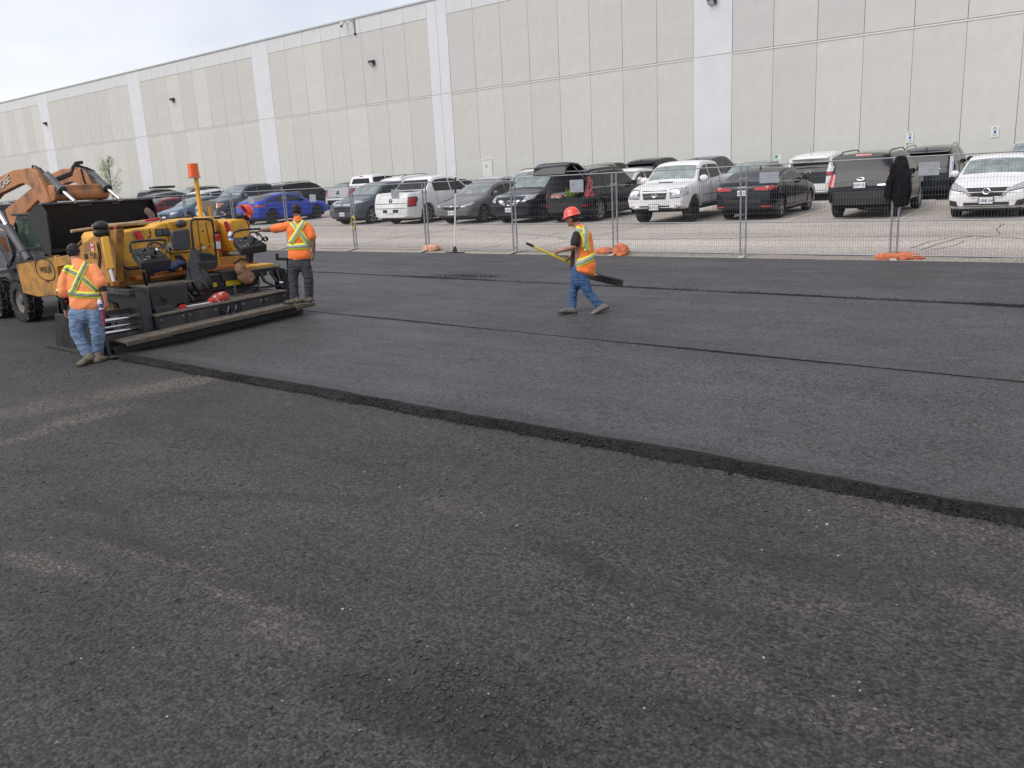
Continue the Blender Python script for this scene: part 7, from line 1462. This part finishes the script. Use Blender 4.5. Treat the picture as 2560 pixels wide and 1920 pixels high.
# inner back wall just behind the mouth, dark with the freshly tipped mix
MB().add([(tp.x - .02, YB0 + .02, tp.z - .02), (tp.x - .02, YB1 - .02, tp.z - .02), (tp.x - .28, YB1 - .02, -.95), (tp.x - .28, YB0 + .02, -.95)], [(0, 1, 2, 3)]).build('bucket_back', M_LB, ld)
for k, (yy, w2) in enumerate(((7.6, .22), (8.25, .1))): MB().tube([(tp.x + .02, yy, tp.z + .02), (tp.x + .06, yy, tp.z - .05), (tp.x + .06, yy + w2, tp.z - .05), (tp.x + .02, yy + w2, tp.z + .02)], .010, 6).build('bucket_loop', M_LG, ld)
MB().box((tp.x - .1, 8.66, -.58), (tp.x - .09, 8.82, -.53)).build('wear_spot', M_SILV, ld)
# body, cab with mesh window, lift cylinder, wheels
MB().box((-21.3, 7.32, -1.75), (-18.2, 8.6, -.95)).build('chassis', M_LG, ld, bevel=.04)
YC = 7.34
cab = [ly(97, 545, YC), ly(108, 500, YC), ly(130, 478, YC), ly(262, 474, YC), ly(330, 620, YC), ly(345, 780, YC), ly(120, 815, YC)]
cabp = plate_poly(cab, (0, 1.18, 0), 'cab', M_LG, ld, bevel=.02)
win = [ly(112, 545, YC - .006), ly(122, 512, YC - .006), ly(232, 508, YC - .006), ly(305, 716, YC - .006), ly(150, 722, YC - .006)]
gp = plate_poly(win, (0, -.006, 0), 'side_window', mat('green_tinted_glass', (.07, .15, .10), rough=.12, color2=(.30, .42, .33), noise_scale=2.6, mask=(.5, .6)), ld, bevel=0)
wm = MB(); xs_ = [p.x for p in win]; zs_ = [p.z for p in win]
def inside(x, z):
    c = False; n = len(win)
    for i in range(n):
        a, b = win[i], win[(i + 1) % n]
        if (a.z > z) != (b.z > z) and x < (b.x - a.x) * (z - a.z) / (b.z - a.z) + a.x: c = not c
    return c
def seg(a, b, steps=60):
    run = None
    for i in range(steps + 1):
        q = Vector(a).lerp(Vector(b), i / steps); ok = inside(q.x, q.z)
        if ok and run is None: run = q
        if (not ok or i == steps) and run is not None: wm.bar(run, q, .004); run = None
for k in range(30): x = min(xs_) + (max(xs_) - min(xs_)) * k / 29; seg((x, YC - .03, min(zs_)), (x, YC - .03, max(zs_)))
for k in range(22): z = min(zs_) + (max(zs_) - min(zs_)) * k / 21; seg((min(xs_), YC - .03, z), (max(xs_), YC - .03, z))
wmo = wm.build('window_mesh', M_GR, ld, recalc=False); wmo['kind'] = 'stuff'
for a, b in ((win[4], win[3]), (win[0], win[4]), (win[1], win[2])): MB().bar(a - Vector((0, .02, 0)), b - Vector((0, .02, 0)), .04, .05).build('window_frame', M_GR, ld)
MB().bar(ly(120, 488, YC + .1), ly(258, 482, YC + .1), .25, .05).build('cab_roof', M_GR, ld, bevel=.01)
c0, c1, c2 = ly(-10, 470, YN - .12), ly(52, 570, YN - .12), ly(205, 805, YN - .12)
MB().tube([c0, c1], .045, 12).build('lift_rod', M_ROD, ld, smooth=True); MB().tube([c1, c2], .082, 14).tube([c1.lerp(c2, .74), c1.lerp(c2, .78)], .095, 14).build('lift_cylinder', M_LG, ld, smooth=True)
for a, b, w2 in (((-20, 690), (70, 830), .12), ((-30, 600), (60, 640), .09), ((60, 640), (95, 760), .1), ((95, 760), (70, 830), .08), ((-20, 770), (60, 850), .07), ((0, 560), (60, 600), .05)): MB().bar(ly(*a, YN - .02), ly(*b, YN - .02), w2, .08).build('linkage', M_LG, ld, bevel=.01)
MB().lathe([(.001, .03), (.06, .03), (.075, 0)], ly(70, 822, YN - .1), (0, -1, 0), 14).build('pivot_pin', M_GR2, ld, smooth=True)
MB().box(ly(-60, 868, YN - .2), ly(104, 886, YN + .1)).build('side_step', M_GALV, ld, bevel=.008)
MB().box((-21.5, 7.3, -1.5), (-20.1, 8.6, -.5)).build('rear_body', M_LO, ld, bevel=.05)
def chain_wheel(c, r, w, hubm):
    tb = MB(); hw = w / 2; tb.lathe([(r * .55, -hw * .7), (r * .6, -hw), (r * .9, -hw), (r * .97, -hw * .8), (r * .97, hw * .8), (r * .9, hw), (r * .6, hw), (r * .55, hw * .7)], c, (0, 1, 0), 36); ty = tb.build('wheel', M_RUB, ld, smooth=True)
    cc = Vector(c); lg = MB(); N = 22
    for k in range(N):
        a = 2 * math.pi * k / N; 
        for sgn in (-1, 1):
            a2 = a + sgn * 0.0 + (.5 * 2 * math.pi / N if sgn > 0 else 0); p = cc + Vector((math.cos(a2) * r * .985, sgn * hw * .08, math.sin(a2) * r * .985)); q = cc + Vector((math.cos(a2 + .13) * r * .965, sgn * hw * .95, math.sin(a2 + .13) * r * .965)); lg.bar(p, q, .05, .05, up=(math.cos(a2), 0, math.sin(a2)))
    lgo = lg.build('tread_lugs', M_RUB, ty); lgo['kind'] = 'stuff'
    ch = MB(); N = 14
    for k in range(N):
        a = 2 * math.pi * k / N; a1 = a + math.pi / N; R2 = r * 1.03
        P = lambda an, y: cc + Vector((math.cos(an) * R2, y, math.sin(an) * R2))
        ch.tube([P(a, -hw * .95), P(a, -hw * .35), P(a1, -hw * .1), P(a1, hw * .3), P(a, hw * .95)], .009, 5); ch.tube([P(a1, -hw * .1), P(a + 2 * math.pi / N, -hw * .35)], .009, 5); ch.tube([P(a, -hw * .95), P(a, -hw * .95) * 1 + (cc - P(a, -hw * .95)).normalized() * .14], .009, 5)
    ch.build('tyre_chain', mat('chain_steel', (.16, .15, .14), rough=.5, metal=.6), ty, smooth=True)
    MB().lathe([(r * .56, -hw * .72), (r * .5, -hw * .55), (r * .3, -hw * .45), (.001, -hw * .45)], c, (0, 1, 0), 24).build('rim', mat('muddy_rim', (.20, .18, .15), rough=.8, noise_amt=.3), ty, smooth=True)
    MB().lathe([(.001, -hw * .8), (r * .16, -hw * .78), (r * .2, -hw * .45)], c, (0, 1, 0), 16).build('hub', hubm, ty, smooth=True)
chain_wheel((-19.95, 7.16, -1.88), .43, .30, M_LO); chain_wheel((-18.62, 7.16, -1.88), .43, .30, M_LG); chain_wheel((-19.95, 8.62, -1.88), .43, .30, M_LO); chain_wheel((-18.62, 8.62, -1.88), .43, .30, M_LG)

bpy.data.scenes.remove(scratch)
